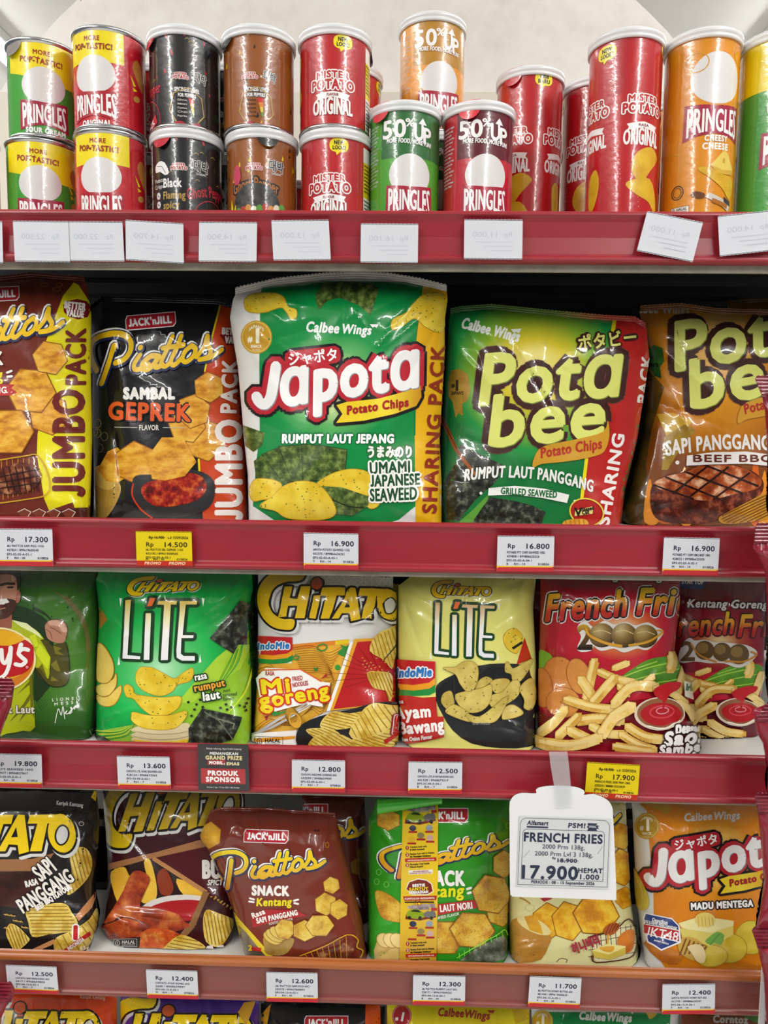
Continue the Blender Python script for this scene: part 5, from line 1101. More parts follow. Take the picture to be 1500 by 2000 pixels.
potatochip(A, [(130,790),(220,815),(320,900),(330,1010),(190,990),(140,900)], HEXG(), edge='#a8741c')
A.poly([(140,1150),(200,1110),(300,1130),(320,1290),(120,1290)], mottled('#c09a4a', '#dcc07a', 14), smooth=2)
for x in (190,240,290): A.ell(x, 1150, 60, 48, '#e0c680', rot=40); A.ring(x, 1150, 60, 48, 4, '#a8823a', rot=40)
for x, y, r, q, s in ((1060,590,85,30,1.2), (1040,940,110,20,1), (970,810,140,10,1.05), (640,1130,130,0,1.0), (830,1070,160,5,.85)): hexchip(A, x, y, r, q, s, HEXG())
sheet(A, [(740,1290),(860,1200),(980,1140),(1050,1110),(1080,1160),(1060,1280),(1000,1300)], mottled('#3a4034', '#5a6252', 50, c3='#8a9280', lo=.36, hi=.66)); A.line([(720,1270),(860,1190),(1000,1110),(1060,1070),(1080,1110)], 7, '#8adc4a', smooth=3)
for k in range(9): A.line([(735+k*38,1235-k*19),(740+k*38,1275-k*19)], 4, '#8adc4a')
# promotion strip
A.poly([(328,195),(585,140),(580,900),(570,1300),(300,1300),(312,900)], grad([(0, '#e0bc1c'), (0.5, '#e6c428'), (1, '#c99a2c')], 0, 1570, 0, 1880))
for y0, s in ((200, 1.0), (900, .97)):
    A.poly([(350,y0+60),(430,y0+50),(560,y0+55),(570,y0+75),(450,y0+100),(345,y0+92)], '#7a1f16')
    A.poly([(355,y0+70),(365,y0+35),(400,y0+15),(440,y0+18),(480,y0+45),(485,y0+75),(420,y0+88)], '#8aa01c', smooth=2); A.poly([(385,y0+35),(405,y0+20),(440,y0+22),(460,y0+40)], '#2a3020'); A.poly([(480,y0+45),(540,y0+20),(568,y0+55),(540,y0+75),(490,y0+72)], '#6a6a68', smooth=2)
    for x in (375,452,535): A.ell(x, y0+80, 13, 13, '#201c1a', n=10)
    A.poly([(370,y0-5),(440,y0-20),(560,y0-25),(560,y0+15),(470,y0+20),(360,y0+12)], mottled('#6a5a68', '#c9b8b0', 60)); A.rect(535, y0+5, 575, y0+25, '#b8201f'); A.text('2', 525, y0+28, 26, '#e8c81c', bold=2)
    for x, y, c in ((400,y0+125,'#2c3448'), (520,y0+122,'#8a9aa8'), (458,y0+178,'#8a7a4a'), (392,y0+208,'#d9ae24'), (525,y0+195,'#c9a4a0')):
        A.ell(x, y, 26, 22, c, n=12); A.rect(x-30, y+22, x+32, y+36, '#a8281c')
    yy = y0+270
    for k, (t1, t2) in enumerate((('Temukan kode unik', 'di dalam kemasan!'), ('Masukan Kode Unik Ke Website', 'dan Menangkan Hadiahnya!'), ('Menangkan Total Hadiah', 'Miliaran Rupiah!'))):
        y_ = yy+(0, 50, 125)[k]*s; A.ell(360, y_, 13, 15, '#a8281c', n=14); A.text(str(k+1), 360, y_+7, 17, '#f2efe8', bold=1.2); A.text(t1, 380, y_, 13, '#3a2a14', w=(120,175,140)[k], align='l', bold=.9, rot=-3); A.text(t2, 380, y_+19, 13, '#3a2a14', w=(105,150,95)[k], align='l', bold=.9, rot=-3)
    A.rect(345, yy+72*s, 570, yy+98*s, '#b8281c', rot=-2); A.text('www.bestiesantuyberhadiah.com', 458, yy+91*s, 13, '#f2d8c8', w=190, rot=-2, bold=.8)
    A.rect(370, yy+160*s, 545, yy+190*s, '#eceae4', rot=-2); A.text('HATI-HATI PENIPUAN', 458, yy+173*s, 9, '#b8281c', w=110, rot=-2, bold=.6); A.text('PROGRAM INI TIDAK DIPUNGUT BIAYA', 458, yy+185*s, 8, '#b8281c', w=160, rot=-2, bold=.4)
A.poly([(350,770),(370,715),(440,690),(500,700),(540,730),(552,790),(510,815),(400,815)], '#f2ead0'); A.poly([(356,770),(376,720),(440,698),(500,708),(534,734),(545,786),(508,808),(402,808)], '#7a2416')
for tx, y, w, c in (('BESTIE', 752, 88, '#f2efe8'), ('SANTUY', 778, 135, '#f0d22a'), ('BERHADIAH', 802, 135, '#f2efe8')): A.text(tx, 445, y, 21, c, w=w, rot=-3, bold=2.4)
A.poly([(330,825),(575,818),(570,850),(340,858)], '#a8281c'); A.text('KUMPULKAN HADIAHNYA', 452, 846, 15, '#f2e0d0', w=215, rot=-2, bold=1); A.text('14', 440, 885, 26, '#f0d22a', bold=3, out=[(4, '#a8281c')]); A.rect(345, 860, 555, 870, '#3a1c14', rot=-1)
b.noseal = True
e = b.build('snack_bag', 'bright green seaweed snack bag with a yellow promotion strip down its front', seal=None)
# folded-over top seal (a soft roll of film)
V, F = [], []; n = 40
for i in range(n+1):
    f = i/n; px, py = pxy(Q3, 138+f*475, 172-f*50); c = at_y(np.array([[px, py]]), np.array([0.052]))[0]; r = 0.0085-0.004*f
    for k in range(10): a = k*2*math.pi/10; V.append(tuple(c+np.array([0, 0.7*r*math.cos(a), r*math.sin(a)*(1+.08*math.sin(i*2.1))])-b.org))
for i in range(n):
    for k in range(10): F.append((i*10+k, i*10+(k+1) % 10, (i+1)*10+(k+1) % 10, (i+1)*10+k))
F += [tuple(range(10)), tuple(range(n*10, n*10+10))[::-1]]
link('top_seal', pymesh('top_seal', V, F, flat('#3fae2c', 'gloss'), smooth=True), e)

# pale honey butter bag behind the price sign
b = Bag(L=[(1560,1012),(1640,1000),(1745,993),(1890,994)], R=[(1560,1222),(1680,1226),(1756,1232),(1810,1240),(1890,1250)], Tp=[(993,1562),(1230,1566)], Bt=[(993,1892),(1258,1898)], row=3, Y=0.056, T=0.038, lean=0.035, seed=63)
b.base('#dcd699'); A = b.A.crop(*Q4)
for x, y, r in ((1100,170,22), (1165,175,20)): A.ring(x, y, r, r, 4, '#4a4226')
piattos(A, [(150,420), (1115,290), (290,700)], Q4, '#f0d22a')
A.text('SNACK', 640, 900, 110, '#6a2a1c', w=400, bold=8); A.poly([(395,1045),(520,1020),(500,1050),(430,1075)], '#b0202a')
for x, y, r, q, s in ((1130,480,110,15,1.1), (1130,760,140,20,1.2), (1160,1040,85,40,1.2), (470,1250,150,25,1.1), (650,1250,150,15,1.2), (900,1190,205,5,.95)): hexchip(A, x, y, r, q, s, mottled('#c07c14', '#dca01c', 30, c3='#e8c23a', lo=.38, hi=.62, detail=6))
for q in ([(215,1040),(260,1060),(300,1090)],): A.line(q, 16, '#b08a3a', smooth=3)
A.ring(300, 1130, 40, 30, 6, '#c9c08a')
A.poly([(110,1310),(190,1220),(300,1330),(490,1380),(470,1480),(400,1600),(240,1630),(110,1610)], mottled('#a8742a', '#c08c3a', 12, speck='#7a4d18', speck_scale=70, speck_size=.1), smooth=2); A.ell(340, 1290, 165, 62, '#e0cf8a', rot=25); A.poly([(250,1210),(350,1190),(400,1290),(420,1370),(300,1330)], mottled('#c98a1c', '#e0ac2c', 20))
A.poly([(830,1400),(980,1360),(1210,1270),(1270,1330),(1260,1500),(1200,1590),(960,1620),(880,1600)], '#e2dcab')
for k in range(9): A.line([(850+k*45,1385-k*13),(880+k*42,1600-k*12)], 6, '#5a2c1c')
for k in range(4): A.line([(830,1390+k*60),(1040,1330+k*75),(1260,1290+k*80)], 5, '#5a2c1c')
A.line([(830,1395),(1060,1330),(1190,1230),(1270,1350),(1255,1500),(1190,1580),(900,1620),(860,1560)], 11, '#4a2014', smooth=3)
A.poly([(1090,1420),(1150,1350),(1230,1330),(1240,1420),(1210,1520),(1120,1520)], mottled('#b0501c', '#d9822a', 14), smooth=3); A.ell(1035, 1320, 75, 50, '#a8521c', rot=-30)
for k in range(4): A.line([(985+k*28,1370-k*12),(1020+k*28,1275-k*4)], 7, '#6a2c12')
A.line([(1010,1370),(1000,1450),(990,1480)], 14, '#dca02c', smooth=3)
A.poly([(860,1510),(1000,1450),(1160,1470),(1160,1540),(1020,1590),(880,1570)], '#e8dc8a'); A.poly([(860,1510),(1010,1545),(1160,1480),(1160,1540),(1020,1590),(880,1570)], '#cdb84a'); A.poly([(930,1480),(1060,1470),(1040,1520),(960,1510)], '#dca02c', smooth=2)
A.text('허니버터', 815, 1490, 78, '#a0283a', w=255, rot=-21, bold=6)
A.line([(545,1620),(580,1590),(640,1600),(630,1625)], 6, '#4a2c1c', smooth=3)
b.build('snack_bag', 'pale cream honey butter snack bag half covered by the white price sign')

# orange and white bag at the right end
b = Bag(L=[(1560,1234),(1648,1238),(1741,1242),(1823,1251),(1890,1258)], R=[(1560,1525),(1890,1525)], Tp=[(1230,1572),(1260,1562),(1525,1570)], Bt=[(1232,1896),(1525,1900)], row=3, Y=0.052, T=0.038, lean=0.035, seed=65, creases=[(1275,1700,-70,7,50,1.2,1)])
b.base('#dcdcd8'); A = b.A.crop(*Q5)
A.poly([(190,150),(1400,140),(1400,1560),(440,1560),(330,1400),(325,900),(290,500),(270,230)], rcrop([(0, '#f8f0c8'), (0.3, '#f2d068'), (0.62, '#e6941c'), (1, '#dc8418')], Q5, 830, 620, 560, 480))
A.poly([(250,170),(440,170),(465,220),(440,255),(380,225),(280,190)], '#c99a2a', smooth=2); award(A, 272, 355, 102, '#b8902a')
A.text('Calbee', 695, 310, 66, '#eceae6', w=225, bold=4, shear=.14, rot=-3); A.text('Wings', 930, 300, 66, '#eceae6', w=215, bold=4, shear=.14, rot=-2)
japota(A, [(300,632), (540,975), (735,590)], [(372,545), (668,880), (858,472)], Q5)
A.text('MADU MENTEGA', 895, 1035, 56, '#ffffff', w=510, bold=5, rot=-3, out=[(12, '#2a1a10')])
A.poly([(150,690),(230,800),(290,950),(280,1040),(220,1050),(165,950)], mottled('#b8a02a', '#cfc04a', 16), smooth=3); A.line([(180,760),(240,900),(230,1040)], 5, '#e0d87a', smooth=3)
for x, y, rx, ry in ((1140,1280,140,140), (960,1370,140,120), (800,1430,140,90)): A.ell(x, y, rx, ry, mottled('#c9ac2c', '#dcc84a', 18)); A.ring(x, y, rx, ry, 5, '#b0922a')
A.poly([(530,1160),(720,1100),(990,1140),(985,1200),(800,1270),(560,1200)], '#ece2a0'); A.poly([(540,1200),(800,1240),(985,1180),(985,1260),(790,1350),(560,1280)], '#dccb66')
A.ell(750, 1130, 85, 62, '#e6cf6a')
for k in range(5): A.line([(690+k*30,1100+k*3),(700+k*30,1185-k*2)], 6, '#c9a83a', smooth=3)
A.poly([(750,1310),(790,1270),(850,1230),(910,1260),(880,1340),(830,1320),(800,1340)], '#6aa83a', smooth=2); A.line([(790,1340),(830,1290),(870,1250)], 5, '#3f7a24')
A.poly([(250,1330),(330,1290),(440,1350),(560,1420),(520,1500),(380,1470)], mottled('#a8561c', '#c9802c', 14), smooth=2); A.ell(640, 1370, 125, 88, '#c9a24a', rot=30)
for k in range(6): A.line([(540+k*38,1420-k*6),(590+k*34,1290+k*12)], 13, '#7a4a1c', smooth=3)
A.poly([(600,1350),(700,1330),(750,1400),(740,1480),(680,1470),(640,1410)], '#e2cf9a', smooth=3)
A.poly([(262,1075),(480,1120),(540,1180),(550,1320),(390,1388),(280,1320),(248,1120)], '#f0f0ee'); A.poly([(270,1085),(475,1128),(528,1180),(540,1310),(390,1375),(290,1310),(258,1130)], '#2f3f7d'); A.poly([(250,1165),(535,1215),(540,1320),(255,1250)], '#f0f0ee'); A.poly([(255,1172),(530,1222),(533,1310),(260,1243)], '#b5202c')
A.text('JKT48', 392, 1288, 82, '#f4f2f0', w=258, rot=10, bold=1.5); A.text('Dapatkan', 380, 1158, 30, '#f0f0ee', w=125, rot=12, bold=1.5); A.text('EXCLUSIVE MERCHANDISE', 385, 1185, 24, '#f0f0ee', w=262, rot=12, bold=1.5); A.text('limited edition', 390, 1325, 18, '#f0f0ee', w=115, rot=13, bold=.8)
A.text('HONEY', 1195, 1160, 80, '#1c1614', w=300, align='l', bold=6, out=[(10, '#f2f0ea')]); A.text('はちみつ', 1190, 1072, 40, '#7a2a24', w=200, align='l', bold=2, out=[(5, '#f2f0ea')])
A.text('1', 262, 392, 10, '#f2ecd8') if False else None
b.build('snack_bag', 'orange and white honey butter potato chip bag at the end of the fourth shelf')

# ------------------------------------------------------------------ lowest shelf: only the bag tops reach into the frame
def low(L, R, top, seed, base, fn, label, group=None, Y=0.052):
    b = Bag(L=[(1935,L),(2460,L)], R=[(1935,R),(2460,R)], Tp=[(L,top+4),(L+20,top),(R-20,top+(R-L)*.02),(R,top+(R-L)*.02+4)], Bt=[(L,2420),(R,2420)], row=4, Y=Y, T=0.036, lean=0.02, seed=seed, step=6, tt=.25)
    b.base(base); fn(b.A); b.build('snack_bag', label, group)
def f1(A):
    A.crop(*Q1); chitato(A, [(-219,1471), (606,1475), (-64,1640)], Q1); A.text('Keripik Kentang', 565, 1318, 24, '#f0c8b0', w=150, bold=1, rot=2)
def f2(A):
    A.crop(*Q1); chitato(A, [(665,1491), (1540,1500), (830,1664)], Q1)
    A.poly([(1450,1400),(1490,1340),(1560,1330),(1500,1480)], '#d9a02c')
def f3(A):
    A.crop(*Q2); A.poly([(1318,1700),(1430,1700),(1440,2100),(1310,2100)], '#d9541c'); A.poly([(470,1830),(560,1730),(590,1700),(560,1860),(500,1880)], mottled('#c9861c', '#e0ae2c', 20)); jacknjill(A, 1015, 1842, 330, 0)
    piattos(A, [(560,2060), (1430,2070), (690,2280)], Q2)
def f4(A):
    A.crop(*Q3); A.poly([(205,1650),(260,1680),(255,2100),(200,2100)], '#e0c83a'); A.ell(318, 1705, 70, 82, '#a8202a'); A.text('1', 320, 1740, 62, '#f2eee8', bold=5, shear=.2); A.text('#', 282, 1735, 26, '#f2eee8', bold=2); A.ring(318, 1705, 62, 74, 5, '#d9909a')
    A.text('Calbee', 675, 1708, 62, '#a8382a', w=185, bold=4, shear=.12, rot=3); A.text('Wings', 865, 1722, 60, '#a8382a', w=185, bold=4, shear=.12, rot=5); A.poly([(945,1662),(1000,1664),(985,1688),(972,1680),(962,1686)], '#a8382a')
    A.poly([(1120,1640),(1250,1640),(1260,1720),(1150,1762)], '#c9a81c')
CQ = (1000, 1880, 3.0)
def f5(A):
    A.crop(*CQ); A.poly([(200,290),(930,290),(900,700),(200,700)], '#128a45'); award(A, 178, 345, 62, '#c9a02c'); A.text('Calbee', 468, 338, 48, '#f2f2ee', w=150, bold=4, shear=.12, rot=4); A.text('Wings', 625, 345, 48, '#f2f2ee', w=145, bold=4, shear=.12, rot=3)
    A.poly([(785,288),(850,288),(835,320),(805,332),(795,312)], '#d9b43a', smooth=2); A.poly([(690,288),(720,290),(705,304)], '#f2f2ee')
def f6(A):
    A.crop(*CQ); A.poly([(1330,305),(1520,310),(1520,360),(1420,350)], '#3f7a24'); A.text('Corntoz', 1280, 355, 44, '#c9c4bc', w=200, bold=4, rot=2)
low(8, 228, 1940, 71, '#d9481c', f1, 'orange chip bag at the bottom edge, gold letters with an orange dot')
low(236, 506, 1948, 72, '#4a2a8a', f2, 'purple chip bag at the bottom edge with gold letters', Y=0.055)
low(510, 752, 1956, 73, '#161618', f3, 'black bag with an orange stripe at the bottom edge', Y=0.062)
low(756, 1034, 1962, 74, '#d9c81a', f4, 'yellow chip bag at the bottom edge with a red medal')
low(1038, 1326, 1970, 75, '#e0e0dc', f5, 'green and white chip bag at the bottom edge with a gold medal', Y=0.058)
low(1330, 1600, 1974, 76, '#7a3a1c', f6, 'brown bag at the bottom edge, last of the lowest shelf')
# ------------------------------------------------------------------ bags of the back rows, glimpsed through the gaps
def rear(x0, x1, row, base, label, seed, Y=0.165, top=None):
    t0, b0 = ((1150, 1440) if row == 2 else (1590, 1860)); t0 = top or t0
    b = Bag(L=[(t0,x0),(b0,x0-3)], R=[(t0,x1),(b0,x1+3)], Tp=[(x0-3,t0+4),((x0+x1)/2,t0),(x1+3,t0+3)], Bt=[(x0-3,b0),(x1+3,b0)], row=row, Y=Y, T=0.030, lean=0.02, seed=seed, step=9)
    b.base(base); b.build('snack_bag', label)
rear(90, 255, 2, '#2a5a1e', 'dark green bag in the back row between the man print and the bright green bag', 101)
rear(640, 850, 2, '#b5a43a', 'dull yellow bag in the back row between the noodle bag and the pale yellow bag', 102)
rear(960, 1130, 2, '#6a1420', 'dark red bag in the back row between the pale yellow and the fries bag', 103)
rear(100, 300, 3, '#151313', 'black bag in the back row between the black and the maroon bag', 104)
rear(880, 1085, 3, '#4a7a2a', 'dull green bag in the back row between the strip bag and the honey bag', 105, Y=0.17)
rear(1140, 1330, 3, '#2a2420', 'dark bag in the back row between the honey bag and the orange bag', 106)
# ------------------------------------------------------------------ crisp cans on the top shelf
RB, RL, UNIT, SEG = 0.0352, 0.0374, 0.0005, 96
CIRC = 2*math.pi*RB/UNIT
M_LID = clear('#eef0f2', 0.82, 0.2); M_STEEL = metal('#c9cbcd', 0.22)
def lathe(name, prof, mat, seg=72):
    V, F = [], []; m = len(prof)
    for i in range(seg):
        a = 2*math.pi*i/seg
        for r, z in prof: V.append((r*math.sin(a), -r*math.cos(a), z))
    for i in range(seg):
        for k in range(m-1): F.append((i*m+k, ((i+1) % seg)*m+k, ((i+1) % seg)*m+k+1, i*m+k+1))
    me = pymesh(name, V, F, mat, smooth=True); return me
def can_mesh(H, base, fn):
    A = Art(); A.fin = 'can'; A.kb = 0.5; A.ko = 0.68; hb = H/UNIT
    A._put(np.array([[[-CIRC/2,0],[CIRC/2,0],[CIRC/2,hb]], [[-CIRC/2,0],[CIRC/2,hb],[-CIRC/2,hb]]], float), flat(base, 'can'), 0)
    t, m, l, lo, hi = A.g[0]; A.g[0] = (t, m, 0, lo+1e9, hi-2e9)
    fn(A)
    def sf(p):
        a = p[:, 0]*UNIT/RB; n = np.stack([np.sin(a), -np.cos(a), np.zeros(len(p))], 1); w = n*RB; w[:, 2] = H-p[:, 1]*UNIT; return w, n
    def cl(p): return np.stack([p[:, 0], np.clip(p[:, 1], 0, hb)], 1)
    return lay(A, 60.0, CIRC/SEG, cl, sf, None, (0, 0, 0), 'printed_body')
def tab_mesh(c, w=44, h=26):
    A = Art(); A.fin = 'gloss'; pts = [(-w/2,-12), (w/2,-12)]+[(w/2*math.cos(a), h*math.sin(a)) for a in np.linspace(0, math.pi, 12)]
    A.poly(pts, c, layer=0)
    def sf(p):
        a = p[:, 0]*UNIT/RB; n = np.stack([np.sin(a), -np.cos(a), np.zeros(len(p))], 1); v = np.clip(p[:, 1], -12, 40)
        w_ = n*(RB+0.0006+0.00012*np.maximum(v, 0)**1.0)[:, None]; w_[:, 2] = -v*UNIT; return w_, n
    def sb(p):
        w_, n = sf(p); return w_-n*0.0003, -n
    return lay(A, 4.0, 3.0, lambda p: p, sf, sb, (0, 0, 0), 'pull_tab')
LIDME = lathe('plastic_lid', [(RB-0.001, -0.0075), (RL-0.0012, -0.0085), (RL, -0.0080), (RL, -0.0052), (RL-0.0008, -0.0045), (RL+0.0002, -0.0036), (RL, 0.0), (RL-0.0006, 0.0012), (RL-0.003, 0.0012), (RL-0.0042, -0.0015), (0.0, -0.0015)], M_LID)
RIMME = lathe('metal_rim', [(RB-0.0002, -0.0045), (RB+0.0006, -0.0040), (RB+0.0016, -0.0022), (RB+0.0018, -0.0008), (RB+0.0012, 0.0004), (RB-0.0004, 0.0006), (RB-0.0022, -0.0012), (RB-0.0028, -0.0042), (0.0, -0.0042)], M_STEEL)
BOTME = lathe('bottom_rim', [(0.0, 0.003), (RB-0.003, 0.003), (RB-0.001, 0.0), (RB+0.0009, 0.0002), (RB+0.0012, 0.0018), (RB+0.0004, 0.0036), (RB-0.0002, 0.0038)], M_STEEL)
_TAB = {}
def place_can(me, px, py, Y, z, H, rot, label, group=None, lid='cap', tab=None, name='crisp_can'):
    w = at_y(np.array([[px, py]], float), np.array([Y]))[0]
    e = empty(name, (w[0], Y, z), math.radians(rot)); tag(e, label, 'can', group)
    link('printed_body', me, e); link('bottom_rim', BOTME, e)
    ld = link('plastic_lid', LIDME, e, (0, 0, H)) if lid == 'cap' else link('metal_rim', RIMME, e, (0, 0, H+0.0005))
    if tab:
        c, a = tab
        if c not in _TAB: _TAB[c] = tab_mesh(c)
        o = link('pull_tab', _TAB[c], ld, (0, 0, -0.004)); o.rotation_euler = (0, 0, math.radians(a))
    return e
# --- artwork in half millimetres: u round the can from its front, v down from the top
def wob(k=0): return lambda u, v: (0*u, 0*v)
def pringles_word(A, y, w, h, band='#9e1b3c'):
    A.poly([(-w*.56,y-h*1.22), (0,y-h*1.12), (w*.56,y-h*1.22), (w*.58,y+h*.42), (w*.3,y+h*.22), (0,y+h*.12), (-w*.3,y+h*.22), (-w*.58,y+h*.42)], band)
    A.text('PRINGLES', 0, y, h, '#f4f2f2', w=w, bold=h*.045, warp=lambda u, v: (0*u, np.where(v > .5, h*.10*u*u, -h*.22*u*u)))
def blurb(A, x, y, n, w, c, dh=7):
    for k in range(n): A.text(('Makanan ringan', 'Kentang goreng', 'Komposisi gula', 'garam perisa', 'minyak nabati', 'penguat rasa', 'mengandung susu', 'simpan di tempat')[k % 8], x, y+k*dh, 4.2, c, w=w*(1-.12*(k % 3)), align='l', bold=.25)
def badge_codes(A, x, y): pass
def poptastic(base, name, flavour):
    def fn(A):
        A.poly([(-62,0), (60,0), (60,66), (10,80) if base == 'g' else (10,66), (-62,52) if base == 'g' else (-62,66)], '#ecd70f') if base != 'g' else A.poly([(-62,0), (110,0), (110,84), (20,84), (-62,62)], '#ecd70f')
        d = 0 if base != 'g' else 14
        A.text('MORE', -2+d, 26+d*.3, 9, '#9a2a1c', w=32, bold=.9, rot=2); A.text('POP-TASTIC!', -4+d, 42+d*.4, 11, '#9a2a1c', w=82, bold=1.3, rot=3, arc=-2)
        A.line([(-14+d,35),(-20+d,37)], 1.4, '#9a2a1c'); A.line([(-8+d,34),(-9+d,37)], 1.4, '#9a2a1c')
        A.ell(d, 89, 43, 36, '#dcd9d9', n=40)
        A.crop(d, 0, 1); pringles_word(A, 162, 84, 36, '#9e1b3c' if base == 'g' else '#a8182c'); A.crop(0, 0, 1)
        if base == 'g': A.text('& ONION', d+8, 194, 9, '#f4f2f2', w=40, bold=1.3); A.text('SOUR CREAM', d+2, 182, 10, '#f4f2f2', w=76, bold=1.4, rot=1)
        else: A.text('ORIGINAL', 4, 185, 10, '#f4f2f2', w=58, bold=1.4)
        A.poly([(78,62),(90,44),(104,60),(108,100),(94,92)], mottled('#b5692a', '#cf8a40', 10, fin='can'), smooth=3); A.poly([(72,78),(86,96),(80,98)], '#ecd70f'); A.poly([(78,100),(90,104),(80,108)], '#ecd70f'); A.ell(88, 120, 9, 6, '#c9964a', rot=-20)
        blurb(A, -106, 30, 7, 34, '#e6e2e2'); A.rect(-110, 130, -96, 190, '#e6e2e2'); blurb(A, -109, 136, 7, 12, '#2a2a2a')
    return fn
def misterpotato(A, y, k=1.0, c='#b81f28'):
    A.text('MISTER', 0, y, 13*k, c, w=64*k, bold=1.5*k, out=[(3.4*k, '#f4f0ee')], warp=lambda u, v: (0*u, 2.5*k*(1-u*u))); A.text('POTATO', 0, y+20*k, 18*k, c, w=84*k, bold=2.1*k, out=[(3.6*k, '#f4f0ee')], warp=lambda u, v: (0*u, 1.5*k*(1-u*u)))
def bubble(A, x, y, t=('NEW', 'LOOK!'), k=1.0):
    A.poly([(x+20*k*math.copysign(abs(math.cos(a))**.7, math.cos(a)), y+14*k*math.copysign(abs(math.sin(a))**.8, math.sin(a))) for a in np.linspace(0, 6.283, 25)[:-1]], '#ecd916'); A.poly([(x-8*k,y+11*k),(x+5*k,y+11*k),(x-5*k,y+20*k)], '#ecd916')
    A.text(t[0], x, y-1.5*k, 8*k, '#1c1c1c', w=20*k, bold=.8*k); A.text(t[1], x, y+8.5*k, 8*k, '#1c1c1c', w=26*k, bold=.8*k)
def chipc(A, pts): A.poly(pts, mottled('#c9981c', '#e0b82c', 16, fin='can'), smooth=3)
def mister_red(tall):
    def fn(A):
        dy = 0 if not tall else 30
        for k in range(5): A.poly([(-110+k*50,0),(-85+k*50,0),(-100+k*60,120),(-128+k*60,120)], '#ad1c26') if k % 2 else None
        bubble(A, 20 if not tall else -200, 30+dy*.2, k=.95 if not tall else 1.0); bubble(A, -78, 36, k=1.0) if tall else None; bubble(A, 66, 24, ('TAMPILAN', 'BARU'), 1.0) if tall else None
        misterpotato(A, 99+dy*1.2, 1.0)
        yb = 141+dy*1.6
        A.poly([(-34,yb-14),(0,yb-19),(34,yb-14),(30,yb-8),(33,yb-2),(0,yb-8),(-33,yb-2),(-30,yb-8)], '#f0ecea'); A.text('FLAVOUR' if not tall else 'RASA', 0, yb-10, 5, '#8a1c24', w=22, bold=.5)
        A.text('ORIGINAL', 0, yb+24, 26, '#f2efec', w=78, bold=2.0, warp=lambda u, v: (0*u, 6*(1-u*u)*(v > .4)))
        if tall:
            chipc(A, [(-22,255),(-12,228),(20,215),(44,228),(40,240),(20,260),(0,285),(-15,275)]); chipc(A, [(-32,290),(-20,280),(20,275),(44,310),(46,345),(20,320),(-10,308)])
            chipc(A, [(-115,270),(-95,250),(-85,280),(-95,320),(-112,330)]); chipc(A, [(95,240),(120,235),(125,300),(100,310)])
            for k in range(26): A.ell(-50+(k*37) % 110, 205+(k*53) % 150, .9, .9, '#f0d8a0', n=6)
            A.text('Makanan Ringan Simulasi Kentang', 0, 372, 5, '#f2efec', w=110, bold=.4)
            # second printing of the logo round the side
            B = Art(); B.g = A.g; B.fin = 'can'; B.kb = 0.5; B.ko = 0.68
            for ox in (-112, 112):
                B.o = np.array([ox, -6.0]); misterpotato(B, 141, 1.0); B.text('ORIGINAL', 0, 219, 26, '#f2efec', w=78, bold=2.0); B.poly([(-34,181),(0,176),(34,181),(30,187),(33,193),(0,187),(-33,193),(-30,187)], '#f0ecea')
        else:
            chipc(A, [(-108,60),(-84,40),(-88,75),(-106,100)]); chipc(A, [(-108,105),(-88,100),(-80,122),(-92,140),(-108,140)])
            A.rect(76, 24, 112, 52, '#e6e2dc'); A.rect(76, 52, 112, 120, '#d9c21c'); A.rect(76, 120, 112, 200, '#e6e2dc'); blurb(A, 78, 60, 8, 30, '#3a3014'); blurb(A, 78, 128, 8, 30, '#3a3034')
            for k in range(3): A.line([(-95,190+k*4),(-60,187+k*4)], 1, '#d9b0b0')
    return fn
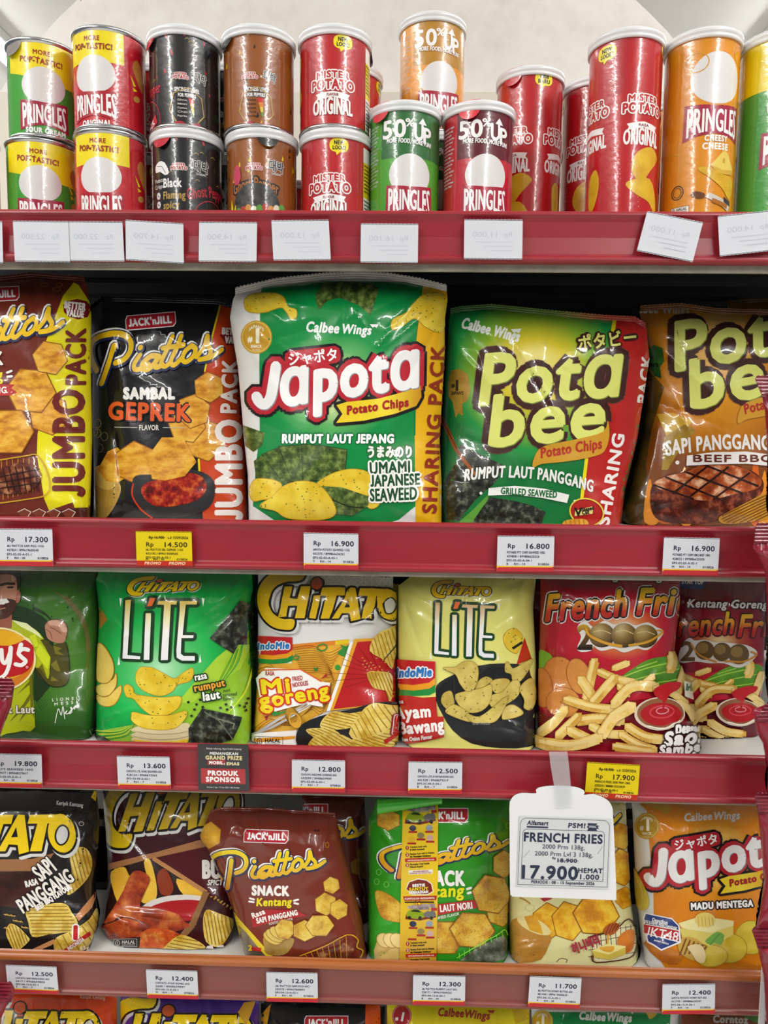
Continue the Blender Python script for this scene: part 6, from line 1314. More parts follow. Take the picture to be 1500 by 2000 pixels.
def ghost(base, fg, accent, bbq):
    def fn(A):
        rnd = random.Random(4 if bbq else 9)
        for k in range(44):
            x, y = rnd.uniform(-215, 215), rnd.uniform(14, 195); s_ = rnd.uniform(3, 6)
            if bbq:
                c = rnd.choice(('#d9c81c', '#1c1a18', '#d9a41c')); A.poly([(x,y-s_*1.6),(x+s_*.7,y),(x+s_*.2,y+s_),(x-s_*.6,y+s_*.5),(x-s_*.2,y-s_*.3)], c, smooth=2)
            elif k % 2: A.poly([(x-s_*.5,y-s_),(x+s_*.2,y-s_*.6),(x+s_*.6,y+s_*.5),(x,y+s_*.9)], '#b5283c', smooth=2)
            else: A.line([(x-s_,y),(x,y-s_*.6),(x+s_,y)], 1, '#b8a25a', smooth=3)
        if not bbq:
            for k in range(22): x = -215+k*20; A.poly([(x-7,0),(x+7,0),(x,10)], '#a8283c')
        B = Art(); B.g = A.g; B.fin = 'can'; B.kb = 0.5; B.ko = 0.68
        # front panel
        misterpotato(A, 70, .38, '#b81f28'); A.text('x', 24, 74, 7, '#f0eeec', bold=.5)
        A.text('대박', 44, 76, 17, '#2a2c30' if not bbq else '#3a3c40', w=30, bold=1.0, out=[(1.8, '#d6d4d0')], rot=3); A.text('DAEBAK', 44, 84, 4, '#d6d4d0', w=20, bold=.4)
        if bbq:
            A.text('Ghost Pepper', 0, 112, 22, '#a8662c', w=96, bold=1.2, arc=9, out=[(5, '#1e1c1c')]); A.ell(2, 142, 48, 40, mottled('#242424', '#4a4846', 60, fin='can'), n=40)
            for k in range(9): A.ell(-34+k*11, 156-(k % 3)*2-k*.6, 6.5, 8, ('#5a9a3a', '#a8382a', '#c9822a', '#e0d8c0')[k % 4], n=14)
            A.poly([(-64,190),(-66,150),(-58,160),(-54,128),(-48,156),(-42,140),(-40,190)], '#d9dc1c'); A.text('BBQ', -53, 182, 14, '#1c1c1c', w=22, bold=1.4); A.poly([(-44,70),(-34,66),(-28,90),(-38,104),(-48,92)], '#c23a5a', smooth=2)
            for k in range(6): A.line([(-20+k*10,172),(-30+k*12,196)], 1.2, '#d6d2cc')
        else:
            A.text('Potato', -46, 98, 8, '#d6d4d0', w=28, bold=.5); A.text('Crisps', -46, 110, 8, '#d6d4d0', w=26, bold=.5); A.text('Black', -14, 110, 18, '#f0eeec', w=38, bold=1.3)
            for k, t_ in enumerate(('Flaming', 'spicy', 'madness')): A.text(t_, -34, 132+k*19, 15, '#b8964a', w=(46,34,50)[k], align='l', bold=1.0)
            for k in range(3): A.ell(-48, 124+k*17, 6, 7, '#d6d4d0', n=12); A.line([(-50,123+k*17),(-46,126+k*17)], 1.5, '#1c1c20')
            A.text('Ghost Pepper', 62, 122, 22, '#b5283c', w=92, bold=1.1, arc=6, rot=-8); A.ring(66, 172, 40, 42, 1.6, '#b5283c')
            A.poly([(-58,66),(-46,58),(-30,62),(-20,82),(-30,86),(-42,78),(-56,78)], '#eceaea', smooth=2); A.line([(-52,66),(-38,68),(-28,82)], 1, '#1c1c20')
            A.rect(-100, 20, -72, 200, '#d9d6d2'); blurb(A, -98, 30, 22, 24, '#3a3a3a', 7.6); A.line([(-100,126),(-72,124)], 2.5, '#1c1c1c')
        # side panel with the pepper scale
        B.o = np.array([150.0, 0.0]); misterpotato(B, 92, .36, '#b81f28'); B.text('x', 22, 96, 6, '#f0eeec', bold=.4); B.text('대박', 38, 100, 15, '#3a3c40', w=24, bold=.9, out=[(1.6, '#d6d4d0')], rot=8)
        B.text('SPICINESS LEVEL', 12, 122, 8, '#eceaea', w=48, bold=.8, out=[(1.5, '#1c1c1c')]); B.text('FOR PEPPERS', 12, 132, 7, '#eceaea', w=34, bold=.7, out=[(1.5, '#1c1c1c')])
        a_ = [(12+34*math.cos(q), 152+38*math.sin(q)) for q in np.linspace(.3, 6.58, 8)[:-1]]; B.line(a_, 1.3, '#b8964a', closed=True); B.line([(x*1.04-.5,y*1.02-3) for x, y in a_], .8, '#b8964a', closed=True)
        for k, c in enumerate(('#c22a2a', '#d9822a', '#d9c42a', '#5a9a3a')): w0, w1 = 5.5-k*1.2, 4.5-k*1.2; B.poly([(20-w0+k,134+k*9),(20+w0+k,134+k*9),(21+w1+k,143+k*9),(21-w1+k,143+k*9)], c)
        for k, t_ in enumerate(('Ghost', 'Habanero', 'Cayenne', 'Chili', 'Paprika')): B.text(t_, 12, 140+k*7.5, 3.6, '#d6d4d0' if not bbq else '#3a2414', w=18, align='r', bold=.3)
        B.poly([(-14,182),(0,178),(14,184),(34,178),(36,186),(14,192),(-6,190)], '#a8283c', smooth=3)
        if not bbq:
            A.poly([(46,190),(92,160),(98,176),(50,206)], '#b5283c'); A.text('BLACK', 74, 186, 11, '#f0eeec', w=36, rot=-30, bold=1)
    return fn
def fiftyup(base, dark, tx='#e0d8d8'):
    def fn(A):
        A.poly([(-52,0),(120,0),(120,104),(-52,104)], dark)
        A.text('50', -24, 66, 34, '#f4f2f2', w=46, bold=2.6); A.text('%', 8, 46, 15, '#f4f2f2', w=17, bold=1.2); A.text('U', 26, 70, 32, '#f4f2f2', w=18, bold=2.4); A.text('P', 45, 74, 30, '#f4f2f2', w=17, bold=2.4)
        A.line([(33.5,44),(33.5,60)], 5.5, '#f4f2f2', caps=0); A.poly([(25,40),(34,28),(43,41)], '#f4f2f2'); A.text('MORE FOOD, MORE FUN!', 8, 78, 8.5, '#f4f2f2', w=92, bold=.9, rot=3)
        A.ell(10, 136, 43, 39, '#dcd9d9', n=40); A.crop(10, 0, 1); pringles_word(A, 202, 86, 38, '#a51a38'); A.crop(0, 0, 1); A.text('CHEESY', 10, 226, 12, '#f4f2f2', w=44, bold=1.4) if tx == 'c' else None
        blurb(A, -94, 40, 17, 34, '#e6e0e0')
    return fn
def pringles_tall(kind):
    def fn(A):
        if kind == 'g': A.poly([(-223,0),(223,0),(223,108),(-223,108)], '#ecd70f'); A.text('MORE', 4, 40, 14, '#a02a1c', w=46, bold=1.3); A.text('POP-TASTIC!', 0, 66, 17, '#a02a1c', w=104, bold=2, rot=2)
        y0 = 90 if kind == 'c' else 140
        A.ell(2, y0, 52, 48, '#dcd9d9', n=40); pringles_word(A, y0+98, 104, 42)
        if kind == 'c':
            for x, y in ((-40,60), (60,40), (-80,240)): A.ring(x, y, 22, 18, 2, '#d99a2c')
            A.text('CHEESY', 4, y0+117, 11, '#f6f0e6', w=46, bold=1.4); A.text('CHEESE', 4, y0+132, 12, '#f6f0e6', w=52, bold=1.5)
            A.o = np.array([0.0, -24.0])
            A.poly([(-6,276),(22,246),(32,252),(50,280),(20,284)], '#e0c45a'); A.poly([(-6,276),(20,284),(50,280),(48,290),(10,292)], '#cfa83a'); A.ell(22, 266, 3, 5, '#c9a03a')
            chipc(A, [(-30,282),(-10,280),(20,292),(48,296),(52,318),(40,336),(20,318),(-6,300)]); A.poly([(-40,330),(-32,324),(-14,330),(-16,338),(-30,338)], '#6a3a1c', smooth=2)
            A.poly([(-14,336),(-6,328),(44,346),(38,360)], '#c9c4bc'); A.poly([(0,338),(36,348),(34,356),(0,346)], '#a8661c'); A.poly([(24,334),(42,340),(44,350),(26,344)], '#3a3430'); chipc(A, [(-50,382),(-20,362),(30,368),(50,390),(-20,396)])
            A.ring(-66, 322, 12, 13, 2, '#3a2a1c'); A.ring(-66, 322, 8, 9, 1.2, '#3a2a1c'); halal(A, -78, 350, 36, '#1c1c1c', '#e6e0d8')
            for k in range(4): A.line([(-70+k*13,380),(-60+k*13,378),(-60+k*13,398),(-70+k*13,398)], 1, '#e8c880', closed=True)
        else:
            A.text('SOUR CREAM', 4, y0+126, 15, '#f4f2f2', w=92, bold=2); A.text('& ONION', 4, y0+144, 12, '#f4f2f2', w=56, bold=1.5)
            A.ell(0, 300, 34, 14, '#8ac47a', rot=15); chipc(A, [(-40,330),(-20,326),(20,336),(50,330),(60,350),(20,356),(-20,344)]); A.poly([(-60,350),(-30,356),(-58,360)], '#ecd70f'); A.poly([(-46,374),(-24,362),(-42,380)], '#ecd70f'); halal(A, -72, 368, 34, '#1c1c1c', '#e6e0d8'); A.poly([(-40,400),(0,385),(60,395),(60,410),(-40,410)], '#2a4a8a')
    return fn
zt = DECK[0]+0.0003
def topz(px, py, Y): return at_y(np.array([[px, py]], float), np.array([Y-RL]))[0][2]
Y1, Y2, Y3 = 0.066, 0.142, 0.219
HS1 = topz(505, 256, Y1)-zt-0.002; HS2 = topz(505, 40, Y1)-zt-HS1-0.008
HS = (HS1+HS2)/2+0.0015
HM = topz(860, 192, Y1)-zt-0.002; HT = topz(1218, 48, Y1)-zt-0.002
GR, RD, BK, BR, MR = '#3f9a35', '#bf1626', '#17181b', '#8f4f1c', '#b5161f'
mG = can_mesh(HS, GR, poptastic('g', '', '')); mR = can_mesh(HS, RD, poptastic('r', '', ''))
mK = can_mesh(HS, BK, ghost(0, 0, 0, False)); mB = can_mesh(HS, BR, ghost(0, 0, 0, True)); mM = can_mesh(HS, MR, mister_red(False)); mMt = can_mesh(HT, MR, mister_red(True))
mG5 = can_mesh(HM, '#4a9e2c', fiftyup(0, '#2c6a35')); mR5 = can_mesh(HM, '#b8162c', fiftyup(0, '#5f1424')); mO5 = can_mesh(HM, '#e0932a', fiftyup(0, '#b5822a', 'c'))
mPc = can_mesh(HT, '#d98a14', pringles_tall('c')); mPg = can_mesh(HT, '#3f9a35', pringles_tall('g'))
up = zt+HS+0.0020
def stack(px1, px2, me, lab, lid, r1, r2, t1=None, t2=None, grp=None, Y1=Y1):
    place_can(me, px1, 330, Y1, zt, HS, r1, lab % 'lower', grp, lid, t1)
    place_can(me, px2, 150, Y1, up if lid == 'cap' else zt+HS+0.0016, HS, r2, lab % 'upper', grp, lid, t2)
stack(84, 86, mG, '%s of two stacked green and yellow sour cream cans with steel rims', 'rim', 8, 12, None, ('#8f8683', -40), Y1=0.088)
stack(218, 215, mR, '%s of two stacked red and yellow original cans with steel rims', 'rim', 1, -6)
stack(366, 362, mK, '%s of two stacked black ghost pepper cans', 'cap', 2, -114, ('#c22a38', -30), ('#c22a38', 60))
stack(512, 506, mB, '%s of two stacked brown ghost pepper barbecue cans', 'cap', -2, -126, ('#26282a', 22), ('#26282a', 75))
stack(656, 654, mM, '%s of two stacked small red original cans with a yellow speech bubble', 'cap', -6, 2, None, ('#2a2224', 105))
place_can(mG5, 790, 310, Y1, zt, HM, 2, 'green can reading 50% up, standing in the front row', None, 'cap', ('#d8404c', -45))
place_can(mR5, 933, 310, Y1, zt, HM, 2, 'dark red can reading 50% up, standing in the front row', None, 'cap', ('#d8303c', -22))
place_can(mMt, 1218, 230, Y1, zt, HT, 18, 'tall red original can at the front, printed with two yellow chips')
place_can(mPc, 1366, 230, Y1, zt, HT, 5, 'tall orange cheesy cheese can beside the tall red can')
place_can(mPg, 1514, 240, Y1, zt, HT, 4, 'tall green and yellow can cut off by the right frame edge')
# second row
place_can(mG5, 850, 300, Y2, zt, HM, 4, 'green 50% up can behind the front pair, supporting the orange can')
place_can(mO5, 844, 110, Y2, zt+HM+0.0016, HM, 6, 'orange 50% up can stacked higher than all others in the second row')
place_can(mMt, 1034, 230, Y2, zt, HT, -38, 'tall red can in the second row with a red pull tab under its lid', None, 'cap', ('#c22a38', -2))
place_can(mMt, 1160, 240, Y2+0.022, zt, HT, -30, 'tall red can mostly hidden behind the front tall red can')
place_can(mM, 682, 300, Y2, zt, HM*.98 if False else HS, 60, 'red can behind the right end of the small red stack')
place_can(mM, 682, 200, Y2, up, HS, 60, 'red can stacked on another behind the small red stack')
place_can(mM, 579, 330, Y3, zt, HS, 30, 'red can seen through the gap beside the brown stack')
place_can(mK, 440, 330, Y2, zt, HS, 30, 'black can seen through the gap between black and brown stacks')
place_can(mK, 440, 180, Y2, up, HS, 20, 'black can on top in the second row between black and brown stacks')
place_can(mM, 300, 330, Y2, zt, HS, 10, 'red can in the second row behind the black stack, lower')
place_can(mM, 300, 180, Y2, up, HS, 10, 'red can in the second row behind the black stack, upper')
place_can(mPc, 1322, 260, Y3, zt, HT, 0, 'orange can behind the gap between tall red and cheesy cans')
mOs = can_mesh(HS, '#b5701c', lambda A: (A.poly([(40,60),(80,40),(110,90),(60,120)], mottled('#d9b45a', '#e6cf8a', 10, fin='can'), smooth=3), A.line([(20,90),(110,150)], 3, '#6a3a1c'), A.poly([(20,140),(110,160),(110,190),(20,190)], '#d98a1c')))
place_can(mOs, -74, 330, Y1, zt, HS, -20, 'orange can cut off by the left frame edge', None, 'rim')
# ------------------------------------------------------------------ price tags, papers, sign, hanging sachets
def plate(name, A, y, th=0.0006, parent=None, step=400.0, lift=0.00006, origin=None, bend=None):
    """flat card traced in the photo frame, standing in the plane y (optionally bent), with real thickness"""
    def sf(p):
        yy = np.full(len(p), y) if bend is None else bend(p)
        w = at_y(p, yy); return w, np.tile([[0.0, -1.0, 0.0]], (len(p), 1))
    def sb(p):
        w, n = sf(p); w = w+np.array([0, th, 0]); return w, -n
    allp = np.concatenate([g[0].reshape(-1, 2) for g in A.g if g[2] == 0]); c = at_y(allp.mean(0)[None], np.array([y]))[0]
    org = c if origin is None else np.asarray(origin)
    me = lay(A, step, step, lambda p: p, sf, sb, org, name, lift)
    o = link(name, me, parent, (0, 0, 0) if parent else org); return o, org
TW, TH = 105.0, 72.0
def price_tag(quad, price, l1, l2, l3, l4, label, yellow=False, old=None, bar=True, y=-0.0068):
    A = Art(); A.fin = 'paper'; A.affine([(0,0),(TW,0),(0,TH)], quad)
    A.rect(0, 0, TW, TH, '#cdcfd6' if not yellow else '#d9c216', layer=0)
    n = 26
    A.poly([(i*TW/n, -0.5-(i % 2)*.6) for i in range(n+1)]+[(TW,1),(0,1)], '#cdcfd6' if not yellow else '#d9c216', layer=0)
    K = '#23243a' if not yellow else '#3a3416'
    if yellow:
        A.text(old, 25, 15, 6, K, w=28, align='l', bold=.3); A.line([(24,12.5),(55,12.5)], 1, K); A.text('s.d 15/09/2026', 98, 15, 5.5, K, w=38, align='r', bold=.3)
        A.rect(0, TH-11, TW, TH, '#b8301f'); A.text('PROMO', 30, TH-3, 6, '#e8c8a0', w=30, bold=.5, shear=.2); A.text('PROMO', 76, TH-3, 6, '#e8c8a0', w=30, bold=.5, shear=.2)
        o = 7
    else:
        o = 0
        if bar:
            A.poly([(0,TH-11.5),(TW-4,TH-11.5),(TW-1,TH-14),(TW-1,TH-11),(TW-4,TH-8.5),(4,TH-8.5),(0,TH-6)], '#e0b82c'); A.poly([(0,TH),(0,TH-6),(4,TH-9),(TW-4,TH-9),(TW,TH-11),(TW,TH)], '#b83038')
    A.text('Rp', 26, 24+o, 9, K, w=13, bold=.35); A.text(price, 96, 25+o, 10.5, K, w=42, align='r', bold=.45)
    for k, (t, w) in enumerate(((l1, 70), (l2, 60), (l3, 46))):
        if t: A.text(t, 18, 35+o+k*8.2-(2 if yellow else 0), 4.6, K, w=w, align='l', bold=.22)
    a, b_, c = l4; yb = 58.5+o*.2
    A.text(a, 18, yb, 4.4, K, align='l', bold=.22); A.text(b_, 32, yb, 4.4, K, w=20, align='l', bold=.22); A.text(c, 96, yb, 4.4, K, w=20, align='r', bold=.22)
    ob, _ = plate('price_tag', A, y); tag(ob, label, 'price tag', 'price tags on the shelf rails'); return ob
def q3(x0, y0, x1, y1, x2, y2): return [(x0,y0),(x1,y1),(x2,y2)]
T_ = [  # corners: top left, top right, bottom left
 (q3(-6,1033,102,1034,-4,1105), '17.300', 'J&J PIATTOS SAPI PGG 115G', '437854 / 899619600540', 'EP3-02-05-A-01-1', ('F','RH - 30','010826'), 'white price tag reading 17.300 under the brown jumbo bag', False, None),
 (q3(265,1038,374,1039,267,1105), '14.500', 'J&J PIATTOS SBL GEPREK 115G', '435192 / 899619600565', 'EP3-02-05-A-02-1', ('M','RH - 30','010826'), 'yellow promo price tag reading 14.500 under the black jumbo bag', True, 'Rp 16.900'),
 (q3(593,1041,700,1043,593,1111), '16.900', 'JAPOTA POTATO SEAWEED 115G', '432375 / 899866626321', 'EP3-02-05-A-03-1', ('T','RH - 14','010826'), 'white price tag reading 16.900 under the white and green bag', False, None),
 (q3(972,1047,1083,1048,970,1116), '16.800', 'POTABEE PTT CHIPS SEAWEED 130G', '439808 / 899886620326', 'EP3-02-05-A-04-1', ('B','RH - 14','010826'), 'white price tag reading 16.800 under the green and red bag', False, None),
 (q3(1297,1050,1406,1052,1293,1122), '16.900', 'POTABEE PTT CHIPS BBQ BEEF 130G', '428032 / 899886620305', 'EP3-02-05-A-05-1', ('M','RH - 14','010826'), 'white price tag reading 16.900 under the steak bag', False, None),
 (q3(-26,1472,81,1474,-24,1537), '19.800', "LAY'S SEAWEED 165G", '449577 / 899448279617', 'EP3-03-09-A-01-1', ('F','RH - 30','010826'), 'white price tag reading 19.800 on the third shelf rail', False, None),
 (q3(228,1477,331,1479,231,1540), '13.600', 'CHITATO LTE. NORI SEAWEED 65G', '428124 / 8968673263', 'EP3-03-09-A-02-1', ('F','RH - 7','010826'), 'white price tag reading 13.600 beside the black prize card', False, None),
 (q3(570,1484,674,1486,570,1546), '12.800', 'CHITATO INDOMIE GORENG 65G', '432039 / 8968659900', 'EP3-03-09-A-03-1', ('F','RH - 7','070826'), 'white price tag reading 12.800 under the fried noodle bag', False, None),
 (q3(798,1488,903,1489,797,1550), '12.500', 'CHITATO LITE AYAM BAWANG 65G', '441328 / 8968673219', 'EP3-03-09-A-04-1', ('B','RH - 7','010826'), 'white price tag reading 12.500 under the pale yellow bag', False, None),
 (q3(1147,1489,1250,1495,1142,1557), '17.900', 'FRENCH FRIES 2000 PRM 138G', '220354 / 8888013223639', 'EP3-03-09-A-05-1', ('F','RH - 30','010826'), 'yellow promo price tag reading 17.900 beside the hanging white sign', True, 'Rp 18.900'),
 (q3(11,1885,110,1889,16,1938), '12.500', 'CHITATO SAPI PANGGANG 65G', '2617 / 8968659803', 'EP3-04-13-A-01-1', ('F','RH - 7','010826'), 'white price tag reading 12.500 at the left of the faded lowest rail', False, None),
 (q3(285,1894,385,1897,288,1949), '12.400', 'CHITATO AYAM BUMBU 65G', '2600 / 8968659847', 'EP3-04-13-A-02-1', ('M','RH - 7','070826'), 'white price tag reading 12.400 under the maroon chicken wing bag', False, None),
 (q3(520,1899,620,1901,521,1956), '12.600', 'J&J PIATTOS SAPI PGG 65G', '220170 / 899619600093', 'EP3-04-13-A-03-1', ('F','RH - 30','010826'), 'white price tag reading 12.600 under the leaning brown bag', False, None),
 (q3(807,1905,909,1907,806,1962), '12.300', 'J&J PIATTOS RUMPUT LAUT 65G', '220171 / 899619600265', 'EP3-04-13-A-04-1', ('B','RH - 30','010826'), 'white price tag reading 12.300 under the green seaweed bag', False, None),
 (q3(1035,1907,1136,1911,1031,1966), '11.700', 'J&J PIATTOS HONEY BUTTER 65G', '481440 / 899619600635', 'EP3-04-13-A-05-1', ('F','RH - 30','010826'), 'white price tag reading 11.700 under the pale honey butter bag', False, None),
 (q3(1294,1923,1397,1922,1293,1981), '12.400', 'JAPOTA POTATO HONEY BUT 65G', '415795 / 899886635247', 'EP3-04-13-A-06-1', ('F','RH - 14','010826'), 'white price tag reading 12.400 under the orange and white bag', False, None)]
for t in T_: price_tag(t[0], *t[1:6], t[6], t[7], t[8])
# blank backs of old tags on the top rail, print showing through in mirror writing
BL = [(q3(-70,432,4,433,-68,512), '12.000', 'leftmost'), (q3(25,432,133,433,29,510), '22.500', 'second'), (q3(127,433,239,434,131,509), '22.000', 'third'), (q3(245,430,358,437,246,507), '14.700', 'fourth'), (q3(389,434,502,435,388,510), '14.900', 'fifth'),
      (q3(530,431,642,430,534,508), '13.000', 'sixth'), (q3(705,437,817,438,704,512), '16.100', 'seventh'), (q3(907,429,1021,430,906,505), '11.000', 'eighth'), (q3(1264,413,1373,435,1244,489), '11.000', 'tilted'), (q3(1402,423,1520,410,1406,500), '14.000', 'last')]
for i, (q, pr, nm) in enumerate(BL):
    A = Art(); A.fin = 'paper'; A.affine([(0,0),(TW,0),(0,TH)], q)
    c = '#d0d3da'; A.rect(0, 0, TW, TH, c, layer=0); A.poly([(k*TW/30, -0.5-(k % 2)*.7) for k in range(31)]+[(TW,1),(0,1)], c, layer=0); A.poly([(k*TW/30, TH+0.4+(k % 2)*.7) for k in range(31)]+[(TW,TH-1),(0,TH-1)], c, layer=0)
    (x0,y0),(x1,y1),(x2,y2) = q; A.affine([(TW,0),(0,0),(TW,TH)], q)
    A.text('Rp', 26, 31, 9, '#bcc1ce', w=14); A.text(pr, 90, 32, 10.5, '#bcc1ce', w=44, align='r')
    for k, w in enumerate((66, 52, 40)): A.line([(18,41+k*8),(18+w,41+k*8)], 2.0, '#c6cad3', caps=0)
    o, _ = plate('blank_paper', A, -0.0062-0.0007*(i % 2))
    tag(o, {'tilted': 'crooked blank white paper stuck on the top rail under the tall red can', 'last': 'blank white paper on the top rail at the right frame edge', 'leftmost': 'blank white paper on the top rail cut off by the left edge'}.get(nm, 'blank white paper on the top red rail, %s of the row from the left' % nm), 'paper')
# black grand prize card
A = Art(); A.fin = 'gloss'; A.affine([(0,0),(435,0),(0,410)], [(386,1453),(485,1455),(388,1543)])
A.rect(0, 0, 435, 410, '#232428', layer=0)
A.text('Belanja sekarang, dapat hadiah langsung', 225, 45, 16, '#b8b8b8', w=300, bold=.8); A.text('MENANGKAN', 222, 92, 24, '#e8e6e0', w=240, bold=2, shear=.15); A.text('GRAND PRIZE', 222, 135, 34, '#e0cf98', w=310, bold=3)
A.poly([(85,142),(235,136),(230,180),(80,184)], '#a8222a'); A.text('MOBIL', 155, 175, 26, '#f0eeea', w=115, bold=3, shear=.1); A.text('&', 228, 180, 18, '#f0eeea'); A.poly([(245,150),(365,145),(360,190),(240,190)], '#1d2a4a'); A.text('EMAS', 300, 182, 26, '#e0cf98', w=105, bold=3)
A.rect(22, 215, 405, 350, '#a8222a'); A.text('PRODUK', 212, 275, 42, '#f4f2f0', w=255, bold=4); A.text('SPONSOR', 212, 332, 42, '#f4f2f0', w=290, bold=4); A.text('Periode 1 Ags - 15 Sep 2026 / S&K Berlaku', 212, 388, 13, '#b8b8b8', w=280, bold=.8)
o, _ = plate('prize_card', A, -0.0070); tag(o, 'black grand prize card with a red panel on the third shelf rail', 'card')
# white hanging price sign
sg = empty('price_sign', P(1098, 1758, -0.016)); tag(sg, 'white price sign shaped like a jar, hung by tape from the third rail', 'sign'); so = np.array(sg.location)
A = Art(); A.fin = 'matte'
prof = [(122,960),(118,400),(117,200),(130,150),(165,110),(230,88),(340,92),(362,85),(358,60),(390,38),(480,24),(600,22),(720,35),(785,60),(800,85),(795,105),(880,100),(960,125),(1020,165),(1050,220),(1058,300),(1072,600),(1088,1020),(1078,1050),(1050,1060),(600,1042),(180,1030),(140,1015)]
A.crop(*Q4); p_ = spline(prof, 4, True); A.poly(p_, '#e4e5e7', layer=0)
plate('card', A, -0.016, 0.0012, sg, origin=so)
A = Art(); A.fin = 'paper'; A.affine([(0,0),(840,0),(0,640)], [pxy(Q4, 205, 303), pxy(Q4, 1020, 328), pxy(Q4, 180, 935)])
A.rect(0, 0, 860, 640, '#cfd2d4', layer=0)
K = '#34384c'
def rr(x0, y0, x1, y1, r, w):
    pts = []
    for cx, cy, a0 in ((x1-r,y0+r,-90), (x1,y1,0), (x0,y1,90), (x0+r,y0+r,180)):
        if cy == y1: pts.append((cx, cy))
        else: pts += [(cx+r*math.cos(math.radians(a0+k*15)), cy+r*math.sin(math.radians(a0+k*15))) for k in range(7)]
    A.line(pts, w, K, closed=True)
rr(12, 10, 848, 622, 60, 4); rr(40, 110, 805, 570, 40, 4)
A.text('Alfamart', 175, 70, 40, K, w=195, bold=3, shear=.15); A.rect(75, 82, 275, 98, K)
A.text('PSM!', 540, 85, 44, K, w=155, bold=3.5, shear=.1); A.poly([(640,38),(735,40),(720,55),(755,62),(735,72),(750,84),(725,92),(735,106),(640,108),(650,90),(636,74),(648,60)], K); A.text('SPESIAL', 690, 80, 20, '#c9ccd4', w=70, bold=1)
A.text('FRENCH FRIES', 420, 222, 84, K, w=730, bold=5); A.text('2000 Prm 138g,', 425, 285, 42, '#4a4e60', w=395, bold=.8); A.text('2000 Prm Lvl 3 138g,', 430, 350, 42, '#4a4e60', w=540, bold=.8)
A.text('Rp', 340, 378, 22, K, bold=1); A.text('18.900', 465, 405, 36, K, w=180, bold=2.5); A.line([(375,392),(570,388)], 4, K)
A.text('17.900', 308, 560, 122, K, w=515, bold=7); A.text('HEMAT', 685, 495, 44, K, w=225, bold=3); A.text('1.000', 680, 555, 46, K, w=175, bold=3)
A.text('PERIODE : 08 - 15 September 2026', 432, 606, 28, K, w=590, bold=1.6)
A.line([(55,370),(110,305)], 5, '#9a9c9e'); A.line([(745,320),(790,250)], 5, '#9a9c9e')
plate('paper_insert', A, -0.0168, 0.0003, sg, origin=so)
A = Art(); A.poly([(1072,1468),(1108,1468),(1112,1500),(1116,1545),(1115,1578),(1086,1579),(1084,1545),(1076,1500)], clear('#d9dde2', 0.28), layer=0)
plate('tape', A, -0.0178, 0.0002, sg, origin=so, step=8.0, bend=lambda p: np.interp(p[:, 1], [1468, 1480, 1530, 1580], [-0.0065, -0.0075, -0.0178, -0.0180]))
# maroon sachets hanging beside the shelf
def sachet(L, R, Tp, Bt, seed, label, Y=-0.035, grp=None, zig=6, sh=18):
    b = Bag(L=L, R=R, Tp=Tp, Bt=Bt, row=4, Y=Y, T=0.016, lean=0.0, seed=seed, wr=1.3, kw_rest=False, tt=.25, bot=.3, step=6); b.deck = -9; b.noseal = True; b.base('#8a1a30')
    e = b.build('snack_sachet', label, grp, seal=None); return b, e
S_ = [([(738,1478),(750,1484),(773,1488),(803,1495),(900,1500),(1010,1502)], 738, 1014, 0, 'maroon sachet hanging at the right edge before the steak bag'),
      ([(1026,1479),(1070,1470),(1095,1485),(1120,1495),(1250,1500),(1360,1500)], 1026, 1362, 1, 'maroon sachet hanging at the right edge beside the second rail'),
      ([(1374,1500),(1386,1470),(1430,1478),(1452,1490),(1500,1500),(1544,1498)], 1374, 1546, 2, 'maroon sachet hanging at the right edge beside the far fries bag'),
      ([(1554,1477),(1598,1481),(1629,1485),(1718,1492),(1780,1484),(1812,1476)], 1554, 1812, 3, 'maroon sachet hanging at the right edge before the orange bag'),
      ([(1816,1472),(1842,1477),(1906,1492),(2040,1500)], 1816, 2060, 4, 'lowest maroon sachet hanging at the right edge')]
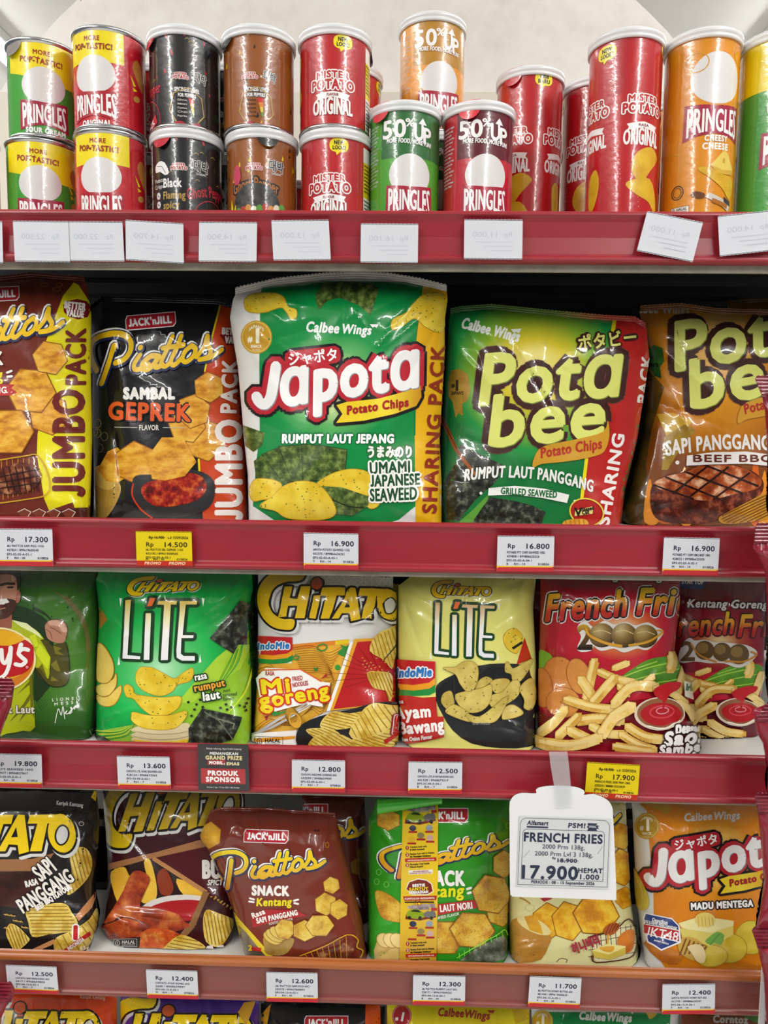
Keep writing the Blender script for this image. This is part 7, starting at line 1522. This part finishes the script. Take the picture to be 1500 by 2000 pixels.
for L, a, z, i, lb in S_:
    b, e = sachet(L, [(a,1600),(z,1600)], [(1465,a+2),(1600,a-8)], [(1465,z),(1600,z+6)], 80+i, lb+'', grp='sachets hanging at the right edge')
    A = Art(); A.poly([(L[0][1]-3, a+2)]+[(x, a-3-(k % 2)*3) for k, x in enumerate(range(int(L[0][1]), 1600, 4))]+[(1600,a+30),(np.interp(a+36, [p[0] for p in L], [p[1] for p in L])+1,a+36)], '#7a1729', layer=0)
    def sf(p, b=b, a=a):
        w = at_y(p, b.Y-0.0015-0.9*np.maximum(0, b.off(b.clampf(p)))-0.0006); n = np.stack([np.zeros(len(p)), np.full(len(p), -1.0), 0.6*np.sin((p[:, 1]-a)*2*np.pi/7.0)], 1); return w, n/np.linalg.norm(n, axis=1, keepdims=True)
    link('top_seal', lay(A, 1.75, 8.0, lambda p: p, sf, lambda p, sf=sf: (sf(p)[0]+[0, 0.0008, 0], -sf(p)[1]), b.org, 'top_seal'), e)
strip = boxes('hanging_strip', [(P(1560,700,-0.018)[0], P(1585,700,-0.018)[0], -0.0192, -0.018, P(1560,2100,-0.018)[2], P(1560,700,-0.018)[2])], flat('#e6e6e6', 'gloss')); tag(strip, 'white plastic strip holding the sachets beside the shelf, beyond the frame', 'strip')
for L, R, a, z, i, lb in (([(1330,-90),(1500,-90)], [(1330,24),(1340,28),(1380,22),(1400,14),(1440,-2),(1500,-12)], 1330, 1500, 0, 'maroon sachet poking in at the left edge before the third shelf'), ([(1924,-90),(2080,-90)], [(1924,24),(1930,27),(1944,22),(1990,2),(2080,-8)], 1924, 2080, 1, 'maroon sachet poking in at the bottom left corner')):
    b, e = sachet(L, R, [(-90,a-4),(30,a+4)], [(-90,z),(30,z)], 90+i, lb)
    A = Art(); A.poly([(x, a-4-(k % 2)*3) for k, x in enumerate(range(-90, 25, 4))]+[(28,a+8),(22,a+34),(-90,a+30)], '#7a1729', layer=0)
    def sf(p, b=b, a=a):
        w = at_y(p, b.Y-0.0015-0.9*np.maximum(0, b.off(b.clampf(p)))-0.0006); n = np.stack([np.zeros(len(p)), np.full(len(p), -1.0), 0.6*np.sin((p[:, 1]-a)*2*np.pi/7.0)], 1); return w, n/np.linalg.norm(n, axis=1, keepdims=True)
    link('top_seal', lay(A, 1.75, 8.0, lambda p: p, sf, lambda p, sf=sf: (sf(p)[0]+[0, 0.0008, 0], -sf(p)[1]), b.org, 'top_seal'), e)
